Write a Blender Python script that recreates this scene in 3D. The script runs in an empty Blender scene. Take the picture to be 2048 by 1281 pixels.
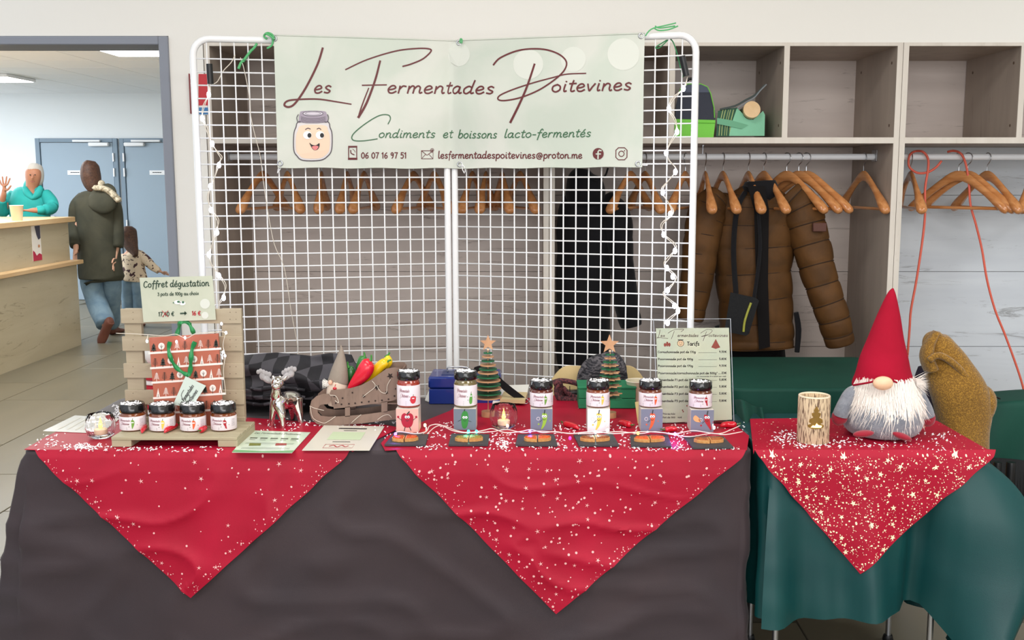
import bpy, math, random
from math import sin, cos, pi, atan, sqrt, hypot
from mathutils import Vector as V, Matrix
random.seed(7)
S = bpy.context.scene
COL = S.collection
# ------------------------------------------------------------ camera
F = 2100.0; CX = 1065.0; CY = 640.5; EYE = 1.5
PITCH = atan(285 / F); cp, sp = cos(PITCH), sin(PITCH)
cam_d = bpy.data.cameras.new('camera'); cam = bpy.data.objects.new('camera', cam_d); COL.objects.link(cam)
cam.location = (0, 0, EYE); cam.rotation_euler = (pi / 2 - PITCH, 0, 0)
cam_d.sensor_fit = 'HORIZONTAL'; cam_d.sensor_width = 36; cam_d.lens = 36 * F / 2048; cam_d.shift_x = -41 / 2048
cam_d.clip_start = .05; cam_d.clip_end = 100
S.camera = cam
# ------------------------------------------------------------ light and exposure
W = bpy.data.worlds.new('world'); S.world = W; W.use_nodes = True
W.node_tree.nodes['Background'].inputs[0].default_value = (0.86, 0.92, 1.0, 1)
W.node_tree.nodes['Background'].inputs[1].default_value = 1.0
def area(name, loc, rot, sx, sy, power, col):
    l = bpy.data.lights.new(name, 'AREA'); l.shape = 'RECTANGLE'; l.size = sx; l.size_y = sy
    l.energy = power; l.color = col
    o = bpy.data.objects.new(name, l); COL.objects.link(o); o.location = loc; o.rotation_euler = rot
    return o
area('ceiling_panel_light', (-1.4, .6, 2.9), (0, 0, 0), 1.2, 1.2, 40, (1, .96, .9))
area('ceiling_panel_light', (1.6, .6, 2.9), (0, 0, 0), 1.2, 1.2, 46, (1, .96, .92))
area('ceiling_panel_light', (-.2, 2.6, 2.92), (0, 0, 0), 1.2, .6, 18, (1, .97, .93))
area('ceiling_panel_light', (2.9, 2.6, 2.92), (0, 0, 0), 1.0, 1.0, 22, (.9, .96, 1))
area('room_front_fill', (.8, -3.4, 2.05), (math.radians(84), 0, 0), 5.5, 1.6, 112, (1, .97, .94))  # added fill lamp behind the camera, reaching deep into the coat racks
area('hall_daylight_fill', (-8.8, 9.0, 1.5), (0, math.radians(-90), 0), 1.8, 6.0, 130, (.86, .93, 1))  # added side fill to lift the dim hall ceiling, for daylight from unseen windows
area('hall_ceiling_light', (-4.2, 8.3, 2.45), (0, 0, 0), 1.2, .5, 46, (.92, .97, 1))
area('hall_ceiling_light', (-6.3, 10.7, 2.45), (0, 0, 0), 1.2, .5, 60, (.88, .95, 1))
area('hall_ceiling_light', (-3.0, 5.9, 2.45), (0, 0, 0), 1.0, .5, 36, (1, .96, .86))
S.view_settings.view_transform = 'Standard'; S.view_settings.look = 'None'
S.view_settings.gamma = 1; S.view_settings.use_curve_mapping = False
S.view_settings.exposure = 0.33
# ------------------------------------------------------------ picture to place
def ray(px, py):
    xr = (px - CX) / F; yr = (CY - py) / F
    return V((xr, cp + yr * sp, -sp + yr * cp))
CAM = V((0, 0, EYE))
def P(px, py, Y):
    d = ray(px, py); return CAM + d * (Y / d.y)
def G(px, py, Z):
    d = ray(px, py); return CAM + d * ((Z - EYE) / d.z)
def K(p):
    return F / (p[1] * cp - (p[2] - EYE) * sp)      # pixels per metre at a point
def PL(px, py, p0, n, off=0):
    d = ray(px, py); n = V(n).normalized(); t = (V(p0) - CAM).dot(n) / d.dot(n)
    return CAM + d * t + n * off
# ------------------------------------------------------------ materials
def lin(c):
    return tuple(((x / 255) / 12.92 if x / 255 <= .04045 else ((x / 255 + .055) / 1.055) ** 2.4) for x in c) + (1,)
MC = {}
def mat(name, rgb=(200, 200, 200), rough=.6, metal=0, var=0, scale=12, rgb2=None, bump=0, bscale=150, emit=0, trans=0,
        stretch=(1, 1, 1), sheen=0, alpha=1, spec=None, coat=0, detail=4, contrast=(.35, .65), ior=1.45):
    if name in MC: return MC[name]
    m = bpy.data.materials.new(name); m.use_nodes = True; MC[name] = m
    nt = m.node_tree; b = nt.nodes['Principled BSDF']
    b.inputs['Base Color'].default_value = lin(rgb); b.inputs['Roughness'].default_value = rough
    b.inputs['Metallic'].default_value = metal; b.inputs['Transmission Weight'].default_value = trans
    b.inputs['Sheen Weight'].default_value = sheen; b.inputs['Alpha'].default_value = alpha
    b.inputs['Coat Weight'].default_value = coat; b.inputs['IOR'].default_value = ior
    if spec is not None: b.inputs['Specular IOR Level'].default_value = spec
    if emit:
        b.inputs['Emission Color'].default_value = lin(rgb); b.inputs['Emission Strength'].default_value = emit
    if rgb2 or bump:
        tc = nt.nodes.new('ShaderNodeTexCoord'); mp = nt.nodes.new('ShaderNodeMapping')
        nt.links.new(tc.outputs['Object'], mp.inputs[0]); mp.inputs['Scale'].default_value = stretch
    if rgb2:
        n = nt.nodes.new('ShaderNodeTexNoise'); n.inputs['Scale'].default_value = scale; n.inputs['Detail'].default_value = detail
        n.inputs['Distortion'].default_value = .6
        r = nt.nodes.new('ShaderNodeValToRGB'); r.color_ramp.elements[0].color = lin(rgb); r.color_ramp.elements[1].color = lin(rgb2)
        r.color_ramp.elements[0].position = contrast[0]; r.color_ramp.elements[1].position = contrast[1]
        nt.links.new(mp.outputs[0], n.inputs[0]); nt.links.new(n.outputs[0], r.inputs[0]); nt.links.new(r.outputs[0], b.inputs['Base Color'])
    if bump:
        n2 = nt.nodes.new('ShaderNodeTexNoise'); n2.inputs['Scale'].default_value = bscale; n2.inputs['Detail'].default_value = 3
        bp = nt.nodes.new('ShaderNodeBump'); bp.inputs['Strength'].default_value = bump; bp.inputs['Distance'].default_value = .003
        nt.links.new(mp.outputs[0], n2.inputs[0]); nt.links.new(n2.outputs[0], bp.inputs['Height']); nt.links.new(bp.outputs[0], b.inputs['Normal'])
    return m
def wood(name, a, b_, dark, stretch, scale=6, rough=.5, knots=True):
    if name in MC: return MC[name]
    m = mat(name, a, rough, rgb2=b_, scale=scale, stretch=stretch, detail=7, contrast=(.3, .7))
    nt = m.node_tree; b = nt.nodes['Principled BSDF']
    mp = [n for n in nt.nodes if n.type == 'MAPPING'][0]; base = b.inputs['Base Color'].links[0].from_socket
    n = nt.nodes.new('ShaderNodeTexNoise'); n.inputs['Scale'].default_value = scale * 1.7; n.inputs['Detail'].default_value = 9
    n.inputs['Roughness'].default_value = .75; n.inputs['Distortion'].default_value = 1.6
    r = nt.nodes.new('ShaderNodeValToRGB'); r.color_ramp.elements[0].position = .30; r.color_ramp.elements[1].position = .42
    r.color_ramp.elements[0].color = lin(dark); r.color_ramp.elements[1].color = (1, 1, 1, 1)
    mx = nt.nodes.new('ShaderNodeMix'); mx.data_type = 'RGBA'; mx.blend_type = 'MULTIPLY'; mx.inputs[0].default_value = .8 if knots else .35
    nt.links.new(mp.outputs[0], n.inputs[0]); nt.links.new(n.outputs[0], r.inputs[0])
    nt.links.new(base, mx.inputs[6]); nt.links.new(r.outputs[0], mx.inputs[7]); nt.links.new(mx.outputs[2], b.inputs['Base Color'])
    return m
# ------------------------------------------------------------ mesh builder
def cr(pts, k=6, closed=False):
    """smooth a list of tuples of any length (Catmull-Rom)"""
    n = len(pts)
    if n < 3: return [tuple(p) for p in pts]
    out = []
    for i in range(n if closed else n - 1):
        g = lambda j: pts[j % n] if closed else pts[min(max(j, 0), n - 1)]
        a, b, c, d = g(i - 1), g(i), g(i + 1), g(i + 2)
        for s in range(k):
            t = s / k
            out.append(tuple(.5 * (2 * b[q] + (c[q] - a[q]) * t + (2 * a[q] - 5 * b[q] + 4 * c[q] - d[q]) * t * t + (3 * b[q] - a[q] - 3 * c[q] + d[q]) * t ** 3) for q in range(len(b))))
    if not closed: out.append(tuple(pts[-1]))
    return out
WL = {}
class MB:
    def __init__(s): s.v = []; s.f = []; s.m = []; s.cur = 0
    def add(s, vs, fs):
        o = len(s.v); s.v += [V(v) for v in vs]
        for f in fs: s.f.append(tuple(i + o for i in f)); s.m.append(s.cur)
        return s
    def box(s, x0, x1, y0, y1, z0, z1, bev=0):
        if bev:
            b = bev; P8 = []
            vs = []; 
            for z, i in ((z0, b), (z0 + b, 0), (z1 - b, 0), (z1, b)):
                vs += [(x0 + i + (b if not i else 0), y0 + i, z), (x1 - i - (b if not i else 0), y0 + i, z), (x1 - i, y0 + i + (b if not i else 0), z), (x1 - i, y1 - i - (b if not i else 0), z),
                       (x1 - i - (b if not i else 0), y1 - i, z), (x0 + i + (b if not i else 0), y1 - i, z), (x0 + i, y1 - i - (b if not i else 0), z), (x0 + i, y0 + i + (b if not i else 0), z)]
            fs = [tuple(range(7, -1, -1)), tuple(range(24, 32))]
            for k in range(3):
                for j in range(8): fs.append((k * 8 + j, k * 8 + (j + 1) % 8, k * 8 + 8 + (j + 1) % 8, k * 8 + 8 + j))
            return s.add(vs, fs)
        return s.add([(x0, y0, z0), (x1, y0, z0), (x1, y1, z0), (x0, y1, z0), (x0, y0, z1), (x1, y0, z1), (x1, y1, z1), (x0, y1, z1)],
                     [(3, 2, 1, 0), (4, 5, 6, 7), (0, 1, 5, 4), (1, 2, 6, 5), (2, 3, 7, 6), (3, 0, 4, 7)])
    def prism(s, front, back):
        n = len(front)
        return s.add(list(front) + list(back), [tuple(range(n)), tuple(range(2 * n - 1, n - 1, -1))] + [(i, i + n, (i + 1) % n + n, (i + 1) % n) for i in range(n)])
    def tube(s, pts, r, n=8, closed=False, sub=0, cap=True):
        if sub: pts = cr([tuple(p) for p in pts], sub, closed)
        pts = [V(p) for p in pts]; m = len(pts); rs = r if isinstance(r, (list, tuple)) else None
        if rs and len(rs) != m:
            rs = [rs[min(int(i / (m - 1) * (len(rs) - 1)), len(rs) - 2)] * (1 - (i / (m - 1) * (len(rs) - 1)) % 1) + rs[min(int(i / (m - 1) * (len(rs) - 1)) + 1, len(rs) - 1)] * ((i / (m - 1) * (len(rs) - 1)) % 1) if i < m - 1 else rs[-1] for i in range(m)]
        vs = []; up = None
        for i, p in enumerate(pts):
            a = pts[(i - 1) % m] if closed else pts[max(i - 1, 0)]; b = pts[(i + 1) % m] if closed else pts[min(i + 1, m - 1)]
            t = (b - a).normalized() if (b - a).length > 1e-9 else V((0, 0, 1))
            if up is None: up = t.orthogonal().normalized()
            u = up - t * up.dot(t); u = u.normalized() if u.length > 1e-6 else t.orthogonal().normalized(); up = u; w = t.cross(u)
            q = rs[i] if rs else r
            vs += [p + u * q * cos(2 * pi * k / n) + w * q * sin(2 * pi * k / n) for k in range(n)]
        fs = [(i * n + k, i * n + (k + 1) % n, ((i + 1) % m) * n + (k + 1) % n, ((i + 1) % m) * n + k) for i in range(m if closed else m - 1) for k in range(n)]
        if cap and not closed: fs += [tuple(range(n - 1, -1, -1)), tuple(range((m - 1) * n, m * n))]
        return s.add(vs, fs)
    def lathe(s, prof, c=(0, 0, 0), n=24, rib=None, cap=True):
        """prof: (radius, z) pairs; rib(angle) scales the radius"""
        vs = []; m = len(prof)
        for r, z in prof:
            for k in range(n):
                a = 2 * pi * k / n; q = r * (rib(a, z) if rib else 1)
                vs.append((c[0] + q * cos(a), c[1] + q * sin(a), c[2] + z))
        fs = [(i * n + k, i * n + (k + 1) % n, (i + 1) * n + (k + 1) % n, (i + 1) * n + k) for i in range(m - 1) for k in range(n)]
        if cap:
            if prof[0][0] > 1e-5: fs.append(tuple(range(n - 1, -1, -1)))
            if prof[-1][0] > 1e-5: fs.append(tuple(range((m - 1) * n, m * n)))
        return s.add(vs, fs)
    def ell(s, c, rx, ry, rz, n=16, m=10, rot=None, f=None):
        vs = []
        for i in range(m + 1):
            ph = -pi / 2 + pi * i / m
            for k in range(n):
                a = 2 * pi * k / n; p = V((rx * cos(ph) * cos(a), ry * cos(ph) * sin(a), rz * sin(ph)))
                if f: p = p * f(a, ph)
                if rot: p = rot @ p
                vs.append(V(c) + p)
        return s.add(vs, [(i * n + k, i * n + (k + 1) % n, (i + 1) * n + (k + 1) % n, (i + 1) * n + k) for i in range(m) for k in range(n)])
    def loft(s, path, n=16, sub=5, fn=None, ex=1.0, rad=None, caps=True):
        """path: (x,y,z, half width, half depth); fn(u,theta)->radius factor"""
        q = cr([tuple(p) for p in path], sub); m = len(q); vs = []
        for i in range(m):
            a = V(q[max(i - 1, 0)][:3]); b = V(q[min(i + 1, m - 1)][:3]); t = (b - a).normalized()
            d = V((0, 1, 0)) if abs(t.y) < .85 else V((0, 0, 1))
            d = (d - t * d.dot(t)).normalized(); w = d.cross(t)
            for k in range(n):
                th = 2 * pi * k / n; c_, s_ = cos(th), sin(th)
                if ex != 1: c_ = math.copysign(abs(c_) ** ex, c_); s_ = math.copysign(abs(s_) ** ex, s_)
                g = fn(i / (m - 1), th) if fn else 1
                vs.append(V(q[i][:3]) + w * q[i][3] * c_ * g + d * q[i][4] * s_ * g)
        fs = [(i * n + k, i * n + (k + 1) % n, (i + 1) * n + (k + 1) % n, (i + 1) * n + k) for i in range(m - 1) for k in range(n)]
        if caps: fs += [tuple(range(n - 1, -1, -1)), tuple(range((m - 1) * n, m * n))]
        return s.add(vs, fs)
    def grid(s, f, nu, nv):
        vs = [f(i / nu, j / nv) for j in range(nv + 1) for i in range(nu + 1)]
        return s.add(vs, [(j * (nu + 1) + i, j * (nu + 1) + i + 1, (j + 1) * (nu + 1) + i + 1, (j + 1) * (nu + 1) + i) for j in range(nv) for i in range(nu)])
    def sheet(s, f, nu, nv, nrm, th):
        """a grid with thickness th along nrm"""
        A = [V(f(i / nu, j / nv)) for j in range(nv + 1) for i in range(nu + 1)]; N = V(nrm) * th; o = len(A)
        q = [(j * (nu + 1) + i, j * (nu + 1) + i + 1, (j + 1) * (nu + 1) + i + 1, (j + 1) * (nu + 1) + i) for j in range(nv) for i in range(nu)]
        rim = [i for i in range(nu + 1)] + [j * (nu + 1) + nu for j in range(1, nv + 1)] + [nv * (nu + 1) + i for i in range(nu - 1, -1, -1)] + [j * (nu + 1) for j in range(nv - 1, 0, -1)]
        fs = q + [tuple(x + o for x in reversed(t)) for t in q] + [(rim[i], rim[i] + o, rim[(i + 1) % len(rim)] + o, rim[(i + 1) % len(rim)]) for i in range(len(rim))]
        return s.add(A + [a + N for a in A], fs)
    def mesh(s, name, m, org, smooth):
        me = bpy.data.meshes.new(name); me.from_pydata([tuple(v - org) for v in s.v], [], s.f)
        for x in (m if isinstance(m, (list, tuple)) else [m]): me.materials.append(x)
        if isinstance(m, (list, tuple)): me.polygons.foreach_set('material_index', s.m)
        if smooth:
            me.polygons.foreach_set('use_smooth', [True] * len(me.polygons))
            me.update()
            if smooth is not True: me.set_sharp_from_angle(angle=math.radians(smooth))
        me.update(); return me
def thing(name, label, cat, loc, group=None):
    o = bpy.data.objects.new(name, None); COL.objects.link(o); o.location = loc; o.empty_display_size = .05
    o['label'] = label; o['category'] = cat
    if group: o['group'] = group
    WL[o.name] = V(loc); return o
def part(name, mb, m, parent, smooth=40, label=None, stuff=False):
    org = WL[parent.name]; o = bpy.data.objects.new(name, mb.mesh(name, m, org, smooth)); COL.objects.link(o); o.parent = parent
    WL[o.name] = org
    if label: o['label'] = label
    if stuff: o['kind'] = 'stuff'
    return o
def single(name, label, cat, mb, m, loc, group=None, smooth=40, kind=None):
    o = bpy.data.objects.new(name, mb.mesh(name, m, V(loc), smooth)); COL.objects.link(o); o.location = loc
    o['label'] = label; o['category'] = cat; WL[o.name] = V(loc)
    if group: o['group'] = group
    if kind: o['kind'] = kind
    return o
def struct(name, mb, m, label=None, smooth=False):
    o = bpy.data.objects.new(name, mb.mesh(name, m, V((0, 0, 0)), smooth)); COL.objects.link(o); o['kind'] = 'structure'
    if label: o['label'] = label
    WL[o.name] = V((0, 0, 0)); return o
def dup(root, loc, rotz, label=None):
    r = root.copy(); COL.objects.link(r); r.location = loc; r.rotation_euler = (0, 0, rotz)
    if label: r['label'] = label
    WL[r.name] = V(loc)
    for ch in list(root.children):
        c = ch.copy(); COL.objects.link(c); c.parent = r
        for g in list(ch.children):
            d = g.copy(); COL.objects.link(d); d.parent = c
    return r
def inst(src, parent, loc, rot=(0, 0, 0), scale=None):
    o = bpy.data.objects.new(src.name.split('.')[0], src.data); COL.objects.link(o); o.parent = parent; o.location = loc; o.rotation_euler = rot
    if scale: o.scale = scale
    return o
# ------------------------------------------------------------ hand lettering: strokes per letter, (advance, strokes)
GL = {
'a': (.95, ".72,.85 .42,1 .08,.68 .1,.2 .35,0 .62,.3 .73,.95 .7,.3 .8,.02 .95,.12"),
'b': (.9, ".14,1.75 .1,.9 .1,.1 .1,.5 .42,1 .78,.75 .74,.22 .4,0 .1,.15"),
'c': (.78, ".7,.82 .42,1 .08,.62 .16,.12 .45,0 .74,.2"),
'd': (.98, ".72,.82 .42,1 .08,.65 .12,.15 .38,0 .65,.3; .84,1.8 .74,.9 .7,.25 .8,.02 .96,.12"),
'e': (.82, ".1,.45 .4,.5 .68,.7 .52,.99 .25,.93 .06,.5 .2,.06 .5,0 .78,.22"),
'f': (.68, ".78,1.5 .6,1.75 .4,1.4 .32,.6 .22,-.5; .05,.95 .68,1"),
'g': (.92, ".72,.85 .42,1 .08,.68 .12,.2 .38,.05 .62,.3 .73,.95 .7,.1 .55,-.55 .25,-.6 .1,-.4"),
'h': (.92, ".14,1.75 .1,.9 .08,0; .1,.5 .4,.98 .68,.8 .68,.3 .78,0 .92,.1"),
'i': (.42, ".18,.98 .14,.4 .2,.02 .38,.1; .2,1.35 .21,1.4"),
'k': (.8, ".14,1.7 .1,.9 .08,0; .65,.95 .12,.42 .4,.4 .75,0"),
'l': (.42, ".2,1.8 .14,.9 .14,.15 .25,0 .42,.12"),
'm': (1.35, ".1,.95 .1,.5 .08,0; .1,.5 .35,.98 .58,.8 .56,0; .58,.55 .85,.98 1.1,.78 1.1,.25 1.18,0 1.34,.1"),
'n': (.92, ".1,.95 .1,.5 .08,0; .1,.5 .4,.98 .68,.8 .68,.3 .78,0 .92,.1"),
'o': (.9, ".45,1 .1,.75 .1,.25 .42,0 .76,.28 .74,.75 .45,1"),
'p': (.9, ".12,.95 .1,.2 .08,-.65; .1,.5 .42,1 .78,.75 .74,.22 .4,0 .1,.18"),
'r': (.7, ".1,.95 .1,.5 .08,0; .1,.5 .35,.95 .64,.9"),
's': (.75, ".62,.85 .38,1 .14,.78 .32,.52 .62,.3 .45,.02 .1,.1"),
't': (.62, ".34,1.5 .26,.8 .26,.15 .4,0 .6,.12; .02,1.05 .62,1.1"),
'u': (.92, ".1,.98 .08,.35 .3,0 .6,.25 .7,.95 .7,.3 .8,.02 .92,.1"),
'v': (.78, ".05,.95 .18,.4 .32,.02 .5,.5 .72,1.0"),
'x': (.78, ".1,.95 .68,.02; .66,.95 .08,.02"),
'y': (.85, ".08,.95 .2,.4 .38,.15; .72,.98 .45,.1 .15,-.6"),
'0': (.85, ".42,1.5 .1,1.1 .1,.4 .4,0 .72,.4 .72,1.1 .42,1.5"),
'1': (.5, ".05,1.2 .3,1.5; .3,1.5 .28,0"),
'2': (.82, ".1,1.2 .35,1.5 .68,1.2 .4,.6 .08,.02; .08,.02 .74,.04"),
'3': (.8, ".1,1.35 .4,1.5 .65,1.2 .35,.85; .35,.85 .7,.6 .6,.1 .3,0 .08,.15"),
'4': (.85, ".4,1.5 .08,.6; .08,.6 .74,.62; .55,1.0 .54,0"),
'5': (.8, ".68,1.48 .18,1.48; .18,1.48 .14,.85; .14,.85 .5,.95 .68,.5 .45,.02 .08,.12"),
'6': (.82, ".6,1.45 .25,1.1 .08,.5 .3,0 .66,.25 .58,.75 .15,.6"),
'7': (.78, ".05,1.46 .7,1.48; .7,1.48 .45,.8 .28,0"),
'8': (.82, ".4,.8 .12,1.15 .4,1.5 .66,1.15 .4,.8 .1,.4 .4,0 .7,.4 .4,.8"),
'9': (.82, ".64,1.2 .35,.75 .1,1.1 .35,1.5 .64,1.2 .6,.5 .35,0"),
'C': (1.05, ".95,1.35 .6,1.6 .18,1.2 .12,.4 .5,0 .95,.3"),
'T': (1.0, ".02,1.55 .98,1.55; .5,1.55 .48,0"),
'F': (.9, ".12,1.55 .1,0; .12,1.55 .82,1.55; .12,.85 .68,.85"),
'P': (.95, ".12,1.55 .1,0; .12,1.55 .6,1.55 .85,1.2 .6,.8 .12,.75"),
'L': (.8, ".14,1.6 .1,.8 .1,.03; .1,.03 .75,.03"),
'e2': (.82, ".1,.45 .4,.5 .68,.7 .52,.99 .25,.93 .06,.5 .2,.06 .5,0 .78,.22; .38,1.25 .6,1.55"),
',': (.35, ".2,.15 .1,-.25"), '.': (.35, ".15,.05 .2,.1"), '-': (.6, ".05,.55 .52,.55"), '/': (.6, ".05,-.2 .55,1.6"),
'*': (.5, ".1,1.2 .4,1.5; .1,1.5 .4,1.2"),
'@': (1.5, ".95,.75 .7,.85 .5,.5 .7,.25 .95,.45 1.0,.8 .98,.35 1.2,.3 1.32,.7 1.1,1.2 .6,1.25 .2,.85 .2,.2 .6,-.2 1.1,-.1"),
'E': (1.0, ".9,1.35 .55,1.5 .25,1.0 .25,.4 .55,0 .9,.15; .05,.9 .7,.9; .05,.6 .65,.6"),
}
GL['é'] = GL['e2']; GL['€'] = GL['E']; del GL['e2']
GS = {k: (a, [cr([tuple(map(float, q.split(','))) for q in st.split()], 4) for st in s.split(';')]) for k, (a, s) in GL.items()}
class Print:
    """flat print: strokes and shapes given in 2-D, laid on a surface by fn(x, y)"""
    def __init__(s, fn, yup=False): s.fn = fn; s.mb = MB(); s.sg = 1 if yup else -1
    def stroke(s, pts, w, k=0):
        if k: pts = cr([tuple(p) for p in pts], k)
        n = len(pts); vs = []
        ws = w if isinstance(w, (list, tuple)) else (w, w)
        for i, p in enumerate(pts):
            a = pts[max(i - 1, 0)]; b = pts[min(i + 1, n - 1)]; dx, dy = b[0] - a[0], b[1] - a[1]; l = hypot(dx, dy) or 1
            t = i / (n - 1); ww = (ws[0] * (1 - t) + ws[-1] * t) / 2 if len(ws) == 2 else (ws[0] * (1 - t) ** 2 + 2 * ws[1] * t * (1 - t) + ws[2] * t * t) / 2
            e = 0
            if i == 0: p = (p[0] - dx / l * ww * .6, p[1] - dy / l * ww * .6)
            if i == n - 1: p = (p[0] + dx / l * ww * .6, p[1] + dy / l * ww * .6)
            vs += [s.fn(p[0] - dy / l * ww, p[1] + dx / l * ww), s.fn(p[0] + dy / l * ww, p[1] - dx / l * ww)]
        s.mb.add(vs, [(2 * i, 2 * i + 1, 2 * i + 3, 2 * i + 2) for i in range(n - 1)]); return s
    def poly(s, pts): s.mb.add([s.fn(*p) for p in pts], [tuple(range(len(pts)))]); return s
    def disc(s, x, y, rx, ry=None, n=14):
        ry = ry or rx; return s.poly([(x + rx * cos(2 * pi * i / n), y + ry * sin(2 * pi * i / n)) for i in range(n)])
    def ring(s, x, y, rx, ry, w, n=24):
        pts = [(x + rx * cos(2 * pi * i / n), y + ry * sin(2 * pi * i / n)) for i in range(n + 1)]; return s.stroke(pts, w)
    def text(s, txt, x0, x1, base, xh, w, slant=0, base2=None):
        tot = sum(.55 if c == ' ' else GS[c][0] + .12 for c in txt); sx = (x1 - x0) / tot; cx = 0
        b2 = base if base2 is None else base2
        for c in txt:
            if c == ' ': cx += .55; continue
            a, sts = GS[c]
            for st in sts:
                s.stroke([(x0 + (cx + q[0] + slant * q[1] * xh / sx * .5) * sx, (base + (b2 - base) * cx / tot) + s.sg * q[1] * xh) for q in st], w)
            cx += a + .12
        return s
# ============================================================ THE SETTING
white_wall = mat('wall_paint', (232, 229, 222), .9, bump=.08, bscale=60)
cool_wall = mat('hall_wall_paint', (226, 230, 232), .9)
grey_paint = mat('grey_frame_paint', (134, 138, 148), .55)
door_paint = mat('door_paint', (150, 167, 182), .5)
door_casing = mat('door_casing_paint', (120, 138, 154), .5)
tile_m = mat('floor_tile_grey', (121, 112, 93), .4, rgb2=(110, 103, 86), scale=2.5, stretch=(1, .25, 1))
grout_m = mat('grout', (98, 92, 78), .8)
steel = mat('brushed_steel', (190, 192, 195), .35, metal=1)
black_m = mat('black_plastic', (22, 22, 24), .35)
YW = 4.29; YB = 4.83; SIDE = -1
Zt = P(1000, 85, YW).z; Zd = P(200, 72, YW).z
XL = P(418, 400, YW).x; XJ = P(347, 300, YW).x
# floor: a screed with tiles laid on it
struct('floor', MB().box(-9, 5, -4, 13.2, -.08, -.006), grout_m)
fl = bpy.data.objects['floor']
tm = MB().box(-.297, .297, -.597, .597, -.008, 0, bev=.002); proto = None
for i in range(12):
    for j in range(8):
        x = -8.1 + i * .6; y = 4.0 + j * 1.2 + (.6 if i % 2 else 0)
        if y > 12.4: continue
        if proto is None: proto = part('tile', tm, tile_m, fl, smooth=False); proto.location = (x, y, 0)
        else: inst(proto, fl, (x, y, 0))
for i in range(11):
    for j in range(4):
        x = -2.4 + i * .6 ; y = 4.0 - j * 1.2 - (.6 if i % 2 == 0 else 0) - .0
        if y > 3.9 or y < 1: continue
        inst(proto, fl, (x, y, 0))
struct('ceiling', MB().box(-1.9, 5, -4, YW, 2.95, 3.05), white_wall)
# wall with the doorway and the niche for the coat racks
w = MB()
w.box(-3.6, 5, YW, YW + .14, Zt, 2.95)
w.box(XJ, XL, YW, YB + .06, 0, Zt); w.box(-3.6, XJ, YW, YW + .14, Zd, Zt + .0)
w.box(-9, -3.6, YW, YW + .14, 0, 2.95); w.box(XL, 5, YB + .03, YB + .1, 0, Zt + .1); w.box(XL, 5, YW + .14, YB + .1, Zt + .002, Zt + .1)
w.box(XJ, XL, YB, 12.95, 0, 2.6)
struct('wall_back', w, white_wall)
struct('wall_right', MB().box(5, 5.1, -4, YB, 0, 2.95), white_wall)
# casing of the doorway
x1 = P(345, 250, YW).x; x0 = P(326, 250, YW).x; zt = P(200, 73, YW).z; zb = P(200, 90, YW).z
t = MB(); t.box(x0, x1, YW - .012, YW + .2, 0, zt, bev=.003); t.box(-3.6, x0, YW - .012, YW + .2, zb, zt, bev=.003); t.box(-3.7, -3.6, YW - .012, YW + .2, 0, zt)
struct('trim_1', t, grey_paint)
# hall beyond: far wall, ceiling tiles, lights
YH = 12.9; ZC = 2.5
struct('wall_far', MB().box(-9, XL, YH, YH + .1, 0, 2.8), cool_wall)
struct('wall_left', MB().box(-9.1, -9, -4, YH, 0, 2.95), cool_wall)
cl = MB().box(-9, XJ + .1, YW + .14, YH, ZC + .012, ZC + .06)
struct('ceiling_hall', cl, mat('ceiling_grid', (196, 200, 204), .8)); ch = bpy.data.objects['ceiling_hall']
ct = None; ctm = mat('ceiling_tile', (236, 238, 240), .9)
for i in range(12):
    for j in range(14):
        x = -8.3 + i * .6; y = YW + .45 + j * .6
        if ct is None: ct = part('ceiling_tile', MB().box(-.296, .296, -.296, .296, ZC, ZC + .011, bev=.002), ctm, ch, smooth=False); ct.location = (x, y, 0)
        elif y < YH - .2: inst(ct, ch, (x, y, 0))
lampm = mat('light_diffuser', (255, 255, 255), emit=9); lampf = mat('light_frame', (235, 236, 238), .5)
for (pxa, pxb, py, lb) in ((206, 330, 101, 'long white ceiling light panel at the top right of the doorway view'), (-120, 44, 157, 'white ceiling light panel cut by the left edge of the photo')):
    a = G(pxa, py, ZC - .02); b = G(pxb, py, ZC - .02); c = V(((a.x + b.x) / 2, a.y, ZC)); hw = (b.x - a.x) / 2
    o = thing('ceiling_light', lb, 'ceiling light', (c.x, c.y, ZC - .03))
    part('frame', MB().box(c.x - hw, c.x + hw, c.y - .3, c.y + .3, ZC - .03, ZC - .001, bev=.004), lampf, o)
    part('diffuser', MB().box(c.x - hw + .02, c.x + hw - .02, c.y - .28, c.y + .28, ZC - .036, ZC - .029), lampm, o)
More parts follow.
